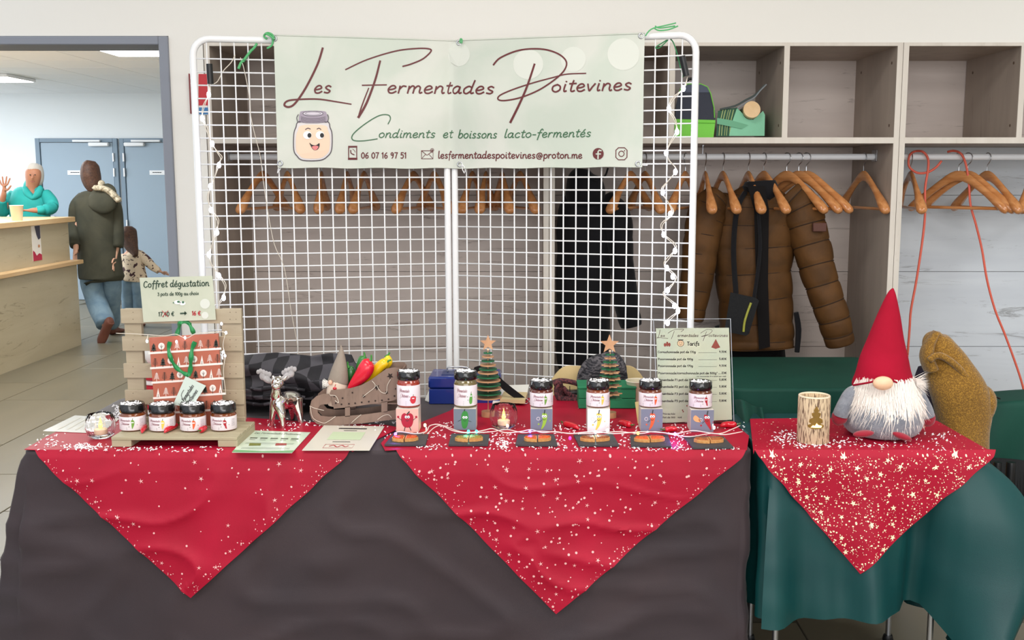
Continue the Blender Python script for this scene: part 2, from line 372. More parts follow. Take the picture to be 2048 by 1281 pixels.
# two doors in the far wall
for n, (xa, xb, hg, cl0, cl1, arm) in enumerate(((72, 236, 1, 178, 218, 145), (240, 400, 0, 249, 289, 320))):
    A = P(xa, 277, YH); B = P(xb, 277, YH); zt = A.z; th = P(xa, 285, YH).z; wd = .055
    cs = MB(); cs.box(A.x, A.x + wd, YH - .04, YH - .001, 0, zt, bev=.004); cs.box(B.x - wd, B.x, YH - .04, YH - .001, 0, zt, bev=.004); cs.box(A.x + wd, B.x - wd, YH - .04, YH - .001, th, zt, bev=.004)
    d = struct('door_%d' % (n + 1), cs, door_casing, 'blue-grey flush door with white overhead closer, %s of the two in the hall' % ('left' if n == 0 else 'right'))
    part('door_leaf', MB().box(A.x + wd + .006, B.x - wd - .006, YH - .028, YH - .002, .006, th - .006, bev=.003), door_paint, d)
    c0 = P(cl0, 289, YH - .05); c1 = P(cl1, 292, YH - .05)
    part('door_closer', MB().box(c0.x, c1.x, YH - .085, YH - .03, c0.z - .022, c0.z + .022, bev=.008), lampf, d)
    a0 = P(arm, 282, YH - .06); a1 = P(200 if n == 0 else 262, 282, YH - .06)
    part('closer_arm', MB().box(min(a0.x, a1.x), max(a0.x, a1.x), YH - .075, YH - .041, a0.z - .012, a0.z + .012, bev=.003), lampf, d)
    hx = (B.x - wd + .005) if n == 0 else (A.x + wd - .005)
    for py in (315, 345, 448): part('hinge', MB().lathe([(.012, -.05), (.012, .05)], (hx, YH - .045, P(200, py, YH).z), n=8), steel, d)
    sa = P(135 if n == 0 else 299, 341, YH - .03); sb = P(165 if n == 0 else 334, 350, YH - .03)
    sg = part('sign_plate', MB().box(sa.x, sb.x, YH - .034, YH - .028, sb.z, sa.z), lampf, d)
    pr = Print(lambda x, z: V((x, YH - .0355, z)), yup=True)
    [pr.stroke([(sa.x + .04 + q * .022, (sa.z + sb.z) / 2), (sa.x + .054 + q * .022, (sa.z + sb.z) / 2 + .002)], .009) for q in range(5)]; part('dark_marks', pr.mb, black_m, sg, smooth=False)
    if n == 0: part('door_handle', MB().box(A.x + .09, A.x + .2, YH - .07, YH - .05, 1.02, 1.04, bev=.004).box(A.x + .09, A.x + .12, YH - .07, YH - .028, .95, 1.1, bev=.003), steel, d)
# ------------------------------------------------------------ bar counter
pl = (214, 202, 178); woodc = wood('counter_oak', (180, 166, 138), (196, 183, 156), (140, 122, 94), (1, .35, 2.2), 3.0, .45)
woodtop = wood('counter_top_beech', (205, 168, 122), (222, 188, 142), (180, 140, 96), (4, .5, 4), 3, .4, False)
Yc = G(163, 690, 0).y; Xb = G(163, 690, 0).x
bc = thing('bar_counter', 'pale oak two-tier bar counter with beech tops on the left', 'counter', (Xb - .4, Yc - 2, 0))
z1 = P(163, 520, Yc).z; z2 = P(145, 434, Yc).z; Xu = P(139, 480, Yc).x
part('base_panel', MB().box(Xb - .9, Xb, 4.9, Yc, 0, z1 - .035), woodc, bc, smooth=False)
part('service_ledge', MB().box(Xu - .1, Xb + .05, 4.9, Yc + .03, z1 - .035, z1, bev=.004), woodtop, bc)
part('upper_panel', MB().box(Xb - .9, Xu, 4.9, Yc - .01, z1, z2 - .045), woodc, bc, smooth=False)
part('counter_top', MB().box(Xb - .95, Xu + .05, 4.85, Yc + .03, z2 - .045, z2, bev=.004), woodtop, bc)
# leaflet taped on the counter: seen on its +x face
Ya = 0; fx = Xu + .002
def onx(px, py, X):
    d = ray(px, py); return CAM + d * (X / d.x)
a = onx(62, 451, fx); b = onx(84, 520, fx)
lf = single('poster', 'small portrait leaflet with a magenta foot taped on the counter front', 'poster', MB().box(Xu, fx + .001, a.y, b.y, b.z, a.z), mat('leaflet_white', (238, 232, 226), .5), (fx, (a.y + b.y) / 2, b.z))
pr = Print(lambda x, z: V((fx + .003, a.y + (b.y - a.y) * x, b.z + (a.z - b.z) * z)), yup=True)
pr.poly([(0, 0), (1, 0), (1, .15), (.7, .2), (.4, .14), (.2, .25), (0, .3)]); part('magenta_wave', pr.mb, mat('magenta', (178, 28, 66), .5), lf, smooth=False)
pr = Print(pr.fn, True); pr.poly([(.35, .97), (.95, .97), (.95, .62), (.7, .58), (.5, .72)]); part('photo', pr.mb, mat('leaflet_dark', (62, 58, 78), .5), lf, smooth=False)
pr = Print(pr.fn, True); pr.disc(.72, .4, .11, .045); part('orange_dot', pr.mb, mat('leaflet_orange', (205, 140, 100), .5), lf, smooth=False)
# ------------------------------------------------------------ coat racks
w_side = wood('grey_oak_vertical', (164, 150, 138), (180, 166, 153), (120, 108, 98), (3, 3, .35), 3.2, .5, False)
w_edge = wood('grey_oak_edge', (205, 196, 184), (216, 208, 197), (185, 175, 160), (4, 4, .6), 4, .5, False)
w_back = wood('grey_oak_plank', (204, 190, 182), (218, 205, 197), (134, 118, 110), (.55, 1, 4.5), 2.6, .5)
w_backw = wood('white_oak_plank', (206, 212, 220), (220, 226, 232), (150, 146, 142), (.5, 1, 4.5), 2.4, .5)
Zs0 = P(1000, 287, YW).z; Zs1 = P(1000, 275, YW).z; Ztop = P(1000, 92, YW).z
rodm = mat('white_rod', (246, 249, 252), .35)
def wx(px): return P(px, 300, YW).x
def rack(label, xa, xb, divs, backm, rod_end):
    A, B = wx(xa), wx(xb); th = .022
    o = thing('coat_rack', label, 'coat rack', ((A + B) / 2, (YW + YB) / 2, 0))
    for x in (A, B - th):
        sp_ = part('side_panel', MB().box(x, x + th, YW + .003, YB, 0, Zt), w_side, o, smooth=False)
        part('edge_strip', MB().box(x, x + th, YW - .0015, YW + .0025, 0, Zt), w_edge, sp_, smooth=False)
    for nm, z0, z1 in (('top_panel', Ztop, Zt), ('hat_shelf', Zs0, Zs1)):
        q = part(nm, MB().box(A + th, B - th, YW + .003, YB, z0, z1), w_side, o, smooth=False)
        part('edge_strip', MB().box(A + th, B - th, YW - .0012, YW + .0025, z0, z1), w_edge, q, smooth=False)
    for d in divs:
        x = wx(d); q = part('divider', MB().box(x - .011, x + .011, YW + .003, YB - .01, Zs1, Ztop), w_side, o, smooth=False)
        part('edge_strip', MB().box(x - .011, x + .011, YW - .001, YW + .0025, Zs1, Ztop), w_edge, q, smooth=False)
    zz = [0, .2, .42, .64, .86, 1.08, 1.30, 1.52, Zt - .2, Zt]
    zs = [0, .36, .72, 1.07, 1.42, Zs0]
    for i in range(len(zs) - 1):
        part('back_plank', MB().box(A + .004, B - .004, YB + random.uniform(0, .0015), YB + .012, zs[i] + .0012, zs[i + 1] - .0012), backm, o, smooth=False)
    part('back_plank', MB().box(A + .004, B - .004, YB, YB + .012, Zs0 + .002, Zt), w_back, o, smooth=False)
    zr = P(1500, 314, YW + .22).z
    part('rod', MB().loft([(A + th, YW + .22, zr, .008, .014), (B - th, YW + .22, zr, .008, .014)][::1], n=14) if 0 else MB().tube([(A + th, YW + .22, zr), (B - th, YW + .22, zr)], .0135, 12), rodm, o)
    for x in (A + th, B - th - .006): part('rod_socket', MB().box(x, x + .006, YW + .19, YW + .25, zr - .02, zr + .03, bev=.002), steel, o)
    hk = (A + B) / 2 - .05 if xa > 1000 and xa < 1500 else (A + B) / 2
    part('rod_hanger', MB().tube([(hk, YW + .22, zr), (hk, YW + .22, Zs0)], .003, 6).lathe([(.008, -.004), (.008, 0)], (hk, YW + .22, Zs0)), steel, o)
    for d in list(divs) + [xb]:
        for yy, z in ((YW + .06, Zs1 + .05), (YW + .06, Ztop - .06), (YB - .08, Ztop - .06)):
            x = wx(d) - (.011 if d != xb else th); part('cam_screw', MB().tube([(x + .001, yy, z), (x - .0015, yy, z)], .006, 8), mat('cam_brown', (96, 78, 64), .5), o)
    return zr
ZR = rack('left grey oak coat rack with hat shelf behind the left mesh panel', 416, 1098, (652, 882), w_back, 0)
rack('middle grey oak coat rack with hat shelf, holding the brown jacket', 1099, 1797, (1342, 1568), w_back, 1)
rack('right coat rack with hat shelf and whitish back boards, an orange cord over its rod', 1798, 2520, (2036, 2280), w_backw, 1)
YR = YW + .22
# ------------------------------------------------------------ hangers
beech = mat('varnished_beech', (208, 146, 92), .25, rgb2=(186, 120, 68), scale=8, stretch=(1, 6, 6), coat=.4)
def hanger(loc, rotz, label, group):
    o = thing('coat_hanger', label, 'hanger', (0, 0, 0), group)
    # origin: where the hook rests on the rod
    b = MB()
    arc = [(x * 1.0, 0, z, w_, d_) for x, z, w_, d_ in ((-.222, -.205, .010, .012), (-.212, -.196, .017, .022), (-.185, -.172, .019, .022), (-.13, -.128, .016, .013), (-.07, -.085, .017, .009), (-.03, -.062, .02, .008), (0, -.056, .022, .008), (.03, -.062, .02, .008), (.07, -.085, .017, .009), (.13, -.128, .016, .013), (.185, -.172, .019, .022), (.212, -.196, .017, .022), (.222, -.205, .010, .012))]
    b.loft(arc, n=10, sub=2)
    part('shoulders', b, beech, o, smooth=60)
    part('trouser_bar', MB().tube([(-.2, 0, -.192), (.2, 0, -.192)], .0065, 8), beech, o)
    part('hook', MB().tube([(0, 0, -.04), (0, 0, -.012), (.012, 0, .0), (.021, 0, .018), (.012, 0, .036), (-.006, 0, .040), (-.02, 0, .03), (-.02, 0, .022)], .0022, 6, sub=3), steel, o)
    return o
HG = None
def put_hanger(npx, epx, label, group, dy=0):
    """npx: pixel column of the hook, epx: column of the near end"""
    global HG
    X = P(npx, 330, YR).x; E = epx
    # near end at angle: solve x = X + .222*cos(a), y = YR - .222*sin(a)
    best = min((abs((CX + F * (X + .218 * cos(a)) / ((YR - .218 * sin(a)) * cp + .01)) - E), a) for a in [pi * k / 180 for k in range(4, 177)])
    a = best[1]; loc = (X, YR, ZR + .0135 - .037); 
    if HG is None:
        HG = hanger(loc, 0, label, group); HG.location = loc; HG.rotation_euler = (0, 0, -a); return HG
    h = dup(HG, loc, -a, label); h['group'] = group; return h
LH = [(525, 479), (574, 601), (643, 637), (694, 679), (728, 704), (827, 790), (868, 900), (945, 922), (972, 958), (1004, 1020), (1040, 1072)]
nm = ['first', 'second', 'third', 'fourth', 'fifth', 'sixth', 'seventh', 'eighth', 'ninth', 'tenth', 'eleventh']
for i, (a, b) in enumerate(LH): put_hanger(a, b, 'varnished wooden hanger behind the mesh below the banner, %s from the left in that rack' % nm[i], 'hangers behind the banner')
MH = [(1262, 1220, 'wooden hanger just right of the long black coat, behind the mesh'), (1290, 1322, 'wooden hanger between the black coat and the right string of lights'), (1371, 1340, 'wooden hanger partly behind the right frame tube of the mesh'),
      (1411, 1426, 'first free wooden hanger right of the mesh panel'), (1446, 1474, 'second free wooden hanger right of the mesh panel'), (1497, 1524, 'wooden hanger with a black collar over it, above the brown jacket'),
      (1528, 1574, 'wooden hanger holding the brown quilted jacket'), (1574, 1652, 'leftmost of three wooden hangers right of the brown jacket collar'), (1598, 1680, 'middle of three wooden hangers right of the brown jacket collar'),
      (1613, 1702, 'rightmost of three wooden hangers right of the brown jacket collar'), (1728, 1773, 'lone wooden hanger beside the oak partition, right of the brown jacket')]
for a, b, l in MH: put_hanger(a, b, l, 'hangers in the middle rack')
for a, b, l in ((1822, 1846, 'wooden hanger close to the right side of the oak partition'), (1918, 2015, 'wooden hanger seen full width behind the right drop of orange cord'), (1936, 2028, 'wooden hanger just right of the right drop of orange cord'), (1975, 2040, 'wooden hanger with a tall hook further right under the right shelf'), (2062, 2046, 'wooden hanger cut by the right edge of the photo')):
    put_hanger(a, b, l, 'hangers in the right rack')
# ------------------------------------------------------------ clothes on the rod
C_ = lambda n_, c_: mat(n_, c_, .8)
def quilt(nb, d=.05):
    return lambda u, th: 1 - d + d * abs(sin(pi * nb * u)) ** .25 + .015 * sin(37 * u + 3 * th) + .012 * sin(23 * u + 7 * th)
brown = mat('brown_quilted_nylon', (94, 62, 30), .62, rgb2=(76, 50, 24), scale=9, bump=.3, bscale=40, spec=.25)
blackc = mat('black_cloth', (14, 13, 17), .8, spec=.25, bump=.5, bscale=30, sheen=.1)
YJ = YR - .03
def px_loft(mb, rows, Y, n=20, sub=6, fn=None, ex=.9):
    """rows: (centre px, py, half width px, depth m, dY)"""
    out = []
    for r in rows:
        y = Y + (r[4] if len(r) > 4 else 0); p = P(r[0], r[1], y); out.append((p.x, p.y, p.z, r[2] / K(p), r[3]))
    return mb.loft(out, n=n, sub=sub, fn=fn, ex=ex)
def seams(mb, rows, Y, nb, d):
    out = []
    for r in rows:
        y = Y + (r[4] if len(r) > 4 else 0); p = P(r[0], r[1], y); out.append((p.x, p.y, p.z, r[2] / K(p), r[3]))
    q = cr(out, 16); m = len(q)
    for k in range(1, nb):
        i = round(k / nb * (m - 1)); a = V(q[i - 1][:3]); b_ = V(q[i + 1][:3]); t = (b_ - a).normalized(); dd = V((0, 1, 0)); dd = (dd - t * dd.dot(t)).normalized(); w = dd.cross(t); ring = []
        for j in range(28):
            th = 2 * pi * j / 28; c_, s_ = cos(th), sin(th); c_ = math.copysign(abs(c_) ** .9, c_); s_ = math.copysign(abs(s_) ** .9, s_)
            ring.append(V(q[i][:3]) + (w * q[i][3] * c_ + dd * q[i][4] * s_) * (1 - d + .008 * sin(3 * th)))
        mb.tube(ring, .0022, 5, closed=True)
jk = thing('quilted_jacket', 'brown quilted jacket hanging open with black lining from the middle rod', 'jacket', P(1510, 700, YJ))
b = MB(); px_loft(b, [(1512, 372, 30, .05), (1512, 392, 62, .075), (1508, 418, 82, .09), (1506, 480, 84, .095), (1508, 560, 76, .1), (1512, 640, 74, .1), (1512, 688, 76, .1), (1512, 696, 74, .095)], YJ, n=40, sub=16, fn=quilt(11, .07))
part('torso', b, brown, jk, smooth=True)
seamm = C_('seam_dark', (48, 30, 14)); b = MB(); seams(b, [(1512, 372, 30, .05), (1512, 392, 62, .075), (1508, 418, 82, .09), (1506, 480, 84, .095), (1508, 560, 76, .1), (1512, 640, 74, .1), (1512, 688, 76, .1), (1512, 696, 74, .095)], YJ, 11, .045); part('seams', b, seamm, jk, smooth=True, stuff=True)
JR = [(1572, 390, 34, .06), (1600, 420, 42, .085, -.02), (1622, 490, 38, .08, -.05), (1644, 570, 34, .075, -.08), (1668, 640, 32, .07, -.1), (1680, 690, 28, .06, -.1)]; b = MB(); seams(b, JR, YJ, 10, .055); part('seams', b, seamm, jk, smooth=True, stuff=True)
JL = [(1440, 392, 28, .06), (1415, 425, 38, .085, -.02), (1402, 490, 36, .08, -.04), (1392, 570, 32, .07, -.05), (1378, 640, 28, .06, -.05)]; b = MB(); seams(b, JL, YJ, 9, .055); part('seams', b, seamm, jk, smooth=True, stuff=True)
b = MB(); px_loft(b, [(1572, 390, 34, .06), (1600, 420, 42, .085, -.02), (1622, 490, 38, .08, -.05), (1644, 570, 34, .075, -.08), (1668, 640, 32, .07, -.1), (1680, 690, 28, .06, -.1)], YJ, n=24, sub=16, fn=quilt(10, .08))
part('sleeve', b, brown, jk, smooth=True)
b = MB(); px_loft(b, [(1440, 392, 28, .06), (1415, 425, 38, .085, -.02), (1402, 490, 36, .08, -.04), (1392, 570, 32, .07, -.05), (1378, 640, 28, .06, -.05)], YJ, n=24, sub=16, fn=quilt(9, .08))
part('sleeve', b, brown, jk, smooth=True)
b = MB(); px_loft(b, [(1520, 362, 30, .05), (1520, 378, 36, .06), (1515, 392, 32, .06)], YJ - .03, sub=4); part('collar', b, blackc, jk, smooth=True)
b = MB(); b.prism([P(x, y, YJ - .115) for x, y in ((1495, 372), (1530, 372), (1538, 420), (1536, 560), (1540, 694), (1518, 700), (1512, 560), (1508, 420))], [P(x, y, YJ - .08) for x, y in ((1495, 372), (1530, 372), (1538, 420), (1536, 560), (1540, 694), (1518, 700), (1512, 560), (1508, 420))])
part('zip_placket', b, mat('jacket_black', (17, 14, 14), .8, spec=.2), jk, smooth=False)
b = MB(); q = P(1640, 455, YJ - .145); b.box(q.x - .028, q.x + .028, q.y, q.y + .02, q.z - .018, q.z + .018, bev=.003); part('sleeve_patch', b, mat('patch_brown', (88, 54, 44), .7), jk)
b = MB(); 
for s_, px in ((0, 1590), ): px_loft(b, [(1592, 625, 5, .01), (1597, 660, 6, .01), (1594, 705, 5, .01)], YJ - .05, n=8, sub=3)
part('drawcord', b, blackc, jk)
bt = MB(); px_loft(bt, [(1490, 640, 60, .05), (1500, 690, 66, .06), (1505, 740, 66, .06), (1510, 900, 50, .06)], YJ + .1, n=24, sub=4, fn=lambda u, th: 1 + .05 * sin(5 * th))
single('dark_trousers', 'black garment hanging under and behind the brown jacket', 'trousers', bt, blackc, P(1505, 900, YJ + .1), smooth=True)
bag = thing('shoulder_bag', 'small black shoulder bag with a yellow zip hanging on the brown jacket', 'bag', P(1485, 670, YJ - .15))
b = MB(); Yb = YJ - .175
fr = [(1461, 585), (1512, 596), (1518, 602), (1498, 668), (1492, 672), (1452, 664), (1450, 655)]
b.prism([P(x, y, Yb) for x, y in fr], [P(x, y, Yb + .05) for x, y in fr]); part('pouch', b, mat('bag_black', (16, 17, 19), .6, spec=.3, bump=.3), bag, smooth=False)
b = MB(); b.tube([P(x, y, Yb - .003) for x, y in ((1502, 606), (1495, 625), (1489, 645), (1487, 664))], .005, 8, sub=3); part('zip', b, mat('zip_yellow', (160, 160, 62), .4), bag)
b = MB(); b.tube([P(1472, 588, Yb + .03), P(1467, 500, YJ - .11), P(1474, 420, YJ - .11), P(1490, 385, YJ - .07)], .011, 6, sub=4); b.tube([P(1508, 598, Yb + .03), P(1520, 500, YJ - .125), P(1516, 420, YJ - .12)], .008, 6, sub=4); part('strap', b, blackc, bag)
ct_ = thing('long_coat', 'long black padded coat with hood hanging behind the right mesh panel', 'coat', P(1165, 735, YJ))
b = MB(); px_loft(b, [(1166, 385, 34, .07), (1168, 420, 52, .1), (1168, 520, 55, .11), (1166, 640, 54, .11), (1166, 735, 52, .1)], YJ, n=32, sub=8, fn=quilt(9, .03)); part('torso', b, blackc, ct_, smooth=True)
b = MB(); px_loft(b, [(1165, 338, 14, .06), (1164, 355, 30, .09), (1170, 380, 40, .1), (1172, 410, 38, .08)], YJ - .03, n=20, sub=5); part('hood', b, blackc, ct_, smooth=True)
b = MB(); px_loft(b, [(1205, 405, 30, .07), (1232, 440, 32, .08, -.03), (1243, 520, 24, .07, -.05), (1250, 590, 26, .07, -.06), (1262, 652, 22, .06, -.06)], YJ, n=20, sub=8, fn=quilt(8, .04)); part('sleeve', b, blackc, ct_, smooth=True)
b = MB(); b.tube([P(x, y, YJ - .12) for x, y in ((1180, 345), (1182, 356), (1196, 360), (1210, 352), (1216, 336))], .004, 6, sub=4); part('hood_cord', b, blackc, ct_)
# ------------------------------------------------------------ cool bags on the hat shelf
navy = mat('navy_fabric', (42, 46, 60), .65, bump=.2); lime = mat('lime_fabric', (120, 205, 70), .6, bump=.2); mint = mat('mint_fabric', (128, 196, 160), .55, bump=.2); dgreen = mat('striped_dark_green', (36, 84, 60), .6)
YS = YW + .10
cb = thing('cool_bag', 'navy cool bag with a lime green base on the hat shelf', 'bag', P(1389, 276, YS))
o_ = [(1349, 238), (1349, 275), (1427, 275), (1431, 240)]
b = MB(); b.prism([P(x, y, YS) for x, y in o_], [P(x, y, YS + .16) for x, y in [(1350, 238), (1350, 273), (1425, 273), (1428, 240)]]); part('base', b, lime, cb, smooth=False)
b = MB(); o_ = [(1350, 238), (1431, 240), (1430, 222), (1424, 200), (1420, 185), (1358, 185), (1352, 210)]; b.prism([P(x, y, YS - .002) for x, y in o_], [P(x, y, YS + .16) for x, y in o_]); part('body', b, navy, cb, smooth=False)
b = MB(); o_ = [(1358, 185), (1420, 185), (1415, 174), (1402, 168), (1376, 168), (1362, 176)]; b.prism([P(x, y, YS - .004) for x, y in o_], [P(x, y, YS + .16) for x, y in o_]); part('lid_flap', b, mat('navy_flap', (66, 74, 94), .55), cb, smooth=False)
b = MB(); b.tube([P(x, y, YS - .004) for x, y in ((1429, 236), (1428, 215), (1421, 186), (1415, 174), (1402, 168), (1376, 168), (1362, 176), (1356, 190))], .002, 6); b.tube([P(x, y, YS - .004) for x, y in ((1350, 244), (1431, 246))], .0015, 6); part('green_piping', b, lime, cb)
b = MB(); b.tube([P(x, y, YS + .02) for x, y in ((1370, 168), (1378, 158), (1390, 160), (1394, 168))], .006, 6, sub=3); part('handle', b, black_m, cb)
sb = thing('cool_bag', 'green striped cool bag with a mint end panel lying on the hat shelf', 'bag', P(1480, 274, YS))
o_ = [(1458, 272), (1529, 272), (1530, 230), (1526, 222), (1506, 240), (1490, 232), (1474, 216), (1464, 245)]
b = MB(); b.prism([P(x, y, YS) for x, y in o_], [P(x, y, YS + .2) for x, y in o_]); part('end_panel', b, mint, sb, smooth=False)
b = MB(); o_ = [(1432, 273), (1459, 273), (1465, 245), (1475, 215), (1452, 218), (1436, 222)]; b.prism([P(x, y, YS + .004) for x, y in o_], [P(x, y, YS + .2) for x, y in o_]); part('striped_side', b, dgreen, sb, smooth=False)
pr = Print(lambda x, y: P(x, y, YS + .002))
for x, w_ in ((1438, 1.5), (1443, 1.5), (1449, 1), (1453, 1.2), (1459, 1.5)): pr.stroke([(x, 271), (x + 2, 245), (x + 8, 220)], w_)
part('stripes', pr.mb, mat('stripe_sand', (170, 186, 120), .6), sb, smooth=False, stuff=False)
b = MB(); o_ = [(1434, 236), (1434, 248), (1484, 258), (1496, 250), (1464, 241)]; b.prism([P(x, y, YS - .004) for x, y in o_], [P(x, y, YS) for x, y in o_]); part('webbing', b, mat('mint_webbing', (104, 168, 132), .6), sb, smooth=False)
b = MB(); b.tube([P(x, y, YS - .004) for x, y in ((1440, 219), (1470, 212), (1492, 200), (1510, 190), (1530, 170))], .004, 6, sub=3); part('zip', b, mat('grey_zip', (70, 80, 78), .5), sb)
b = MB(); b.tube([P(x, y, YS - .01) for x, y in ((1475, 217), (1490, 206), (1508, 196), (1520, 182), (1533, 169))], .003, 6, sub=3); part('cord', b, mat('grey_cord', (130, 136, 140), .5), sb)
jr = thing('glass_jar', 'round jar with a wooden lid sticking out of the green striped cool bag', 'jar', P(1504, 222, YS))
p = P(1504, 219, YS - .025); b = MB(); r_ = 17 / K(p)
b.tube([p + V((0, .0, 0)), p + V((0, .018, -.004))], r_, 24); part('lid', b, wood('jar_lid_bamboo', (214, 178, 130), (226, 194, 150), (190, 150, 100), (3, 3, 3), 6, .4, False), jr)
b = MB(); b.tube([p + V((0, .019, -.006)), p + V((.0, .12, -.014))], r_ * .96, 24); part('body', b, mat('jar_olive', (92, 84, 52), .25), jr)
# ------------------------------------------------------------ orange extension cord over the right rod
orange = mat('orange_cable', (226, 104, 84), .45)
b = MB()
zt_ = ZR + .0135
p1 = [P(x, y, YR - .03) for x, y in ((1883, 322), (1872, 335), (1855, 345), (1835, 346), (1820, 336), (1817, 324), (1820, 310))] + [P(1830, 303, YR)] + [P(x, y, YR - .035) for x, y in ((1846, 304), (1856, 318), (1856, 340), (1850, 380), (1850, 430), (1845, 480), (1833, 560), (1822, 620), (1819, 660), (1815, 710))]
b.tube(p1, .005, 8, sub=5)
b.tube([P(1815, 710, YR - .035), P(1812, 760, YR - .04), P(1812, 900, YR - .04)], .005, 8, sub=3)
single('extension_cord', 'orange cable looped over the right rod, left drop beside the oak partition', 'cable', b, orange, p1[10], smooth=True)
b = MB(); b.tube([P(1895, 304, YR + .02), P(1908, 302, YR)] + [P(x, y, YR - .035) for x, y in ((1922, 308), (1932, 330), (1938, 370), (1941, 410), (1952, 450), (1964, 500), (1974, 560), (1990, 620), (2010, 670), (2032, 730), (2046, 775), (2060, 840))], .005, 8, sub=5)
single('extension_cord', 'orange cable hanging over the right rod, right drop slanting to the edge', 'cable', b, orange, P(1941, 410, YR - .035), smooth=True)
# wall notices behind the left mesh
def flat(name, label, cat, px0, py0, px1, py1, Y, m, th=.003):
    a = P(px0, py0, Y); b_ = P(px1, py1, Y); return single(name, label, cat, MB().box(a.x, b_.x, Y - th, Y, b_.z, a.z), m, ((a.x + b_.x) / 2, Y, b_.z), smooth=False)
n = flat('wall_notice', 'red and blue safety notice on the white wall behind the left mesh', 'notice', 397, 148, 416, 230, YW - .001, mat('notice_white', (236, 234, 232), .5))
for nm_, y0, y1, c in (('red_block', 148, 211, (190, 44, 52)), ('blue_block', 215, 229, (62, 120, 172))):
    pr = Print(lambda x, y: P(x, y, YW - .0055)); pr.poly([(397, y0), (416, y0), (416, y1), (397, y1)]); part(nm_, pr.mb, mat('notice_' + nm_, c, .5), n, smooth=False)
flat('wall_notice', 'narrow red framed notice seen left of the left mesh frame', 'notice', 380, 148, 384, 228, YW - .001, mat('notice_red_edge', (150, 60, 66), .5), .02)
# ============================================================ MESH PANELS AND BANNER
wirem = mat('white_enamel', (240, 240, 240), .35)
zp = 2.0
def yv(px, Y): q = P(px, 300, Y); return V((q.x, q.y, 0))
LA, LB, RA, RB = yv(394, 3.90), yv(894, 4.08), yv(909, 4.085), yv(1388, 3.80)
PITW = .0475
def top_at(px, py, Y): return P(px, py, Y).z
def panel(label, A, B, zA, zB):
    o = thing('mesh_panel', label, 'display panel', A.lerp(B, .5)); L = (B - A).length; d = (B - A).normalized()
    ang = math.atan2(d.y, d.x); r = .0125; c = .06; zt = (zA + zB) / 2
    pts = [A + V((0, 0, .02)), A + V((0, 0, zA - c))]
    for k in range(1, 6): t = k / 6 * pi / 2; pts.append(A + d * c * (1 - cos(t)) + V((0, 0, zA - c + c * sin(t))))
    pts += [A + d * c + V((0, 0, zA)), B - d * c + V((0, 0, zB))]
    for k in range(1, 6): t = k / 6 * pi / 2; pts.append(B - d * c * (1 - sin(t)) + V((0, 0, zB - c + c * cos(t))))
    pts += [B + V((0, 0, zB - c)), B + V((0, 0, .02))]
    part('frame', MB().tube(pts, r, 10).tube([A + V((0, 0, .08)), B + V((0, 0, .08))], r, 8), wirem, o, smooth=50)
    org = WL[o.name]; n = round(L / PITW)
    vw = MB().tube([org + V((0, 0, .08)), org + V((0, 0, zt - .005))], .0028, 6); hw = MB().tube([org - V((L / 2, 0, 0)), org + V((L / 2, 0, 0))], .0028, 6)
    v0 = h0 = None
    for i in range(1, n):
        q = A + d * (i * L / n) - org
        if v0 is None: v0 = part('upright_wire', vw, wirem, o, smooth=True); v0.location = q
        else: inst(v0, o, q)
    m = int((zt - .16) / PITW)
    for j in range(m + 1):
        z = zt - .072 - j * PITW
        if h0 is None: h0 = part('cross_wire', hw, wirem, o, smooth=True); h0.location = (0, 0, z); h0.rotation_euler = (0, 0, ang)
        else: inst(h0, o, (0, 0, z), (0, 0, ang))
    return o
panel('white wire mesh display panel on the left, behind the sleigh and gift bag', LA, LB, P(394, 77, 3.90).z, P(894, 88, 4.08).z)
panel('white wire mesh display panel on the right, in front of the black coat', RA, RB, P(909, 88, 4.085).z, P(1388, 69, 3.80).z)
# banner: follows the V of the panels, hung 18 mm in front
off = .020
def nrm(A, B): d = (B - A).normalized(); return V((d.y, -d.x, 0))
nL, nR = nrm(LA, LB), nrm(RA, RB)
MIDX = 905.0
def bsurf(px, py, o=0):
    L = PL(px, py, LA, nL, off + o + .0); R = PL(px, py, RA, nR, off + o)
    # blend softly at the fold
    t = min(max((px - (MIDX - 22)) / 44, 0), 1); t = t * t * (3 - 2 * t)
    q = L.lerp(R, t)
    u = (px - 548) / 742; v = (py - 72) / 264
    amp = .004 * sin(7 * u * pi + 1.2) * v + .006 * math.exp(-((px - 900) / 60) ** 2 - ((py - 215) / 30) ** 2) + .003 * sin(9 * v + 5 * u)
    return q + (nL.lerp(nR, t)).normalized() * (amp * .9 + .003)
def bedge(u, v):
    tx = 548 + 744 * u
    xl, xr = 548 + 8 * v, 1292 - 5 * v
    x = xl + (xr - xl) * u
    if u < .48: ty = 72 + (83 - 72) * u / .48
    else: ty = 83 + (68 - 83) * (u - .48) / .52
    by = 335 + 2 * sin(pi * u) - 1.5 * u + .8 * sin(40 * u)
    return x, ty + (by - ty) * v
vinyl = mat('banner_vinyl', (208, 210, 200), .42, rgb2=(195, 203, 190), scale=3.2, contrast=(.4, .6))
ban = thing('banner', 'long pale green vinyl banner with dark red handwriting across both mesh panels', 'banner', P(905, 337, 4.05))
part('sheet', MB().grid(lambda u, v: bsurf(*bedge(u, v)), 90, 18), vinyl, ban, smooth=True)
bm_ = part('hem', MB().tube([bsurf(*bedge(i / 60, 0)) for i in range(61)], .0028, 6).tube([bsurf(*bedge(i / 60, 1)) for i in range(61)], .0022, 6), vinyl, ban, smooth=True)
fb = lambda x, y: bsurf(x, y, .0016)
fb2 = lambda x, y: bsurf(x, y, .0008)
red_ink = mat('dark_red_ink', (98, 34, 36), .5); green_ink = mat('green_ink', (62, 104, 72), .5)
pr = Print(fb2)
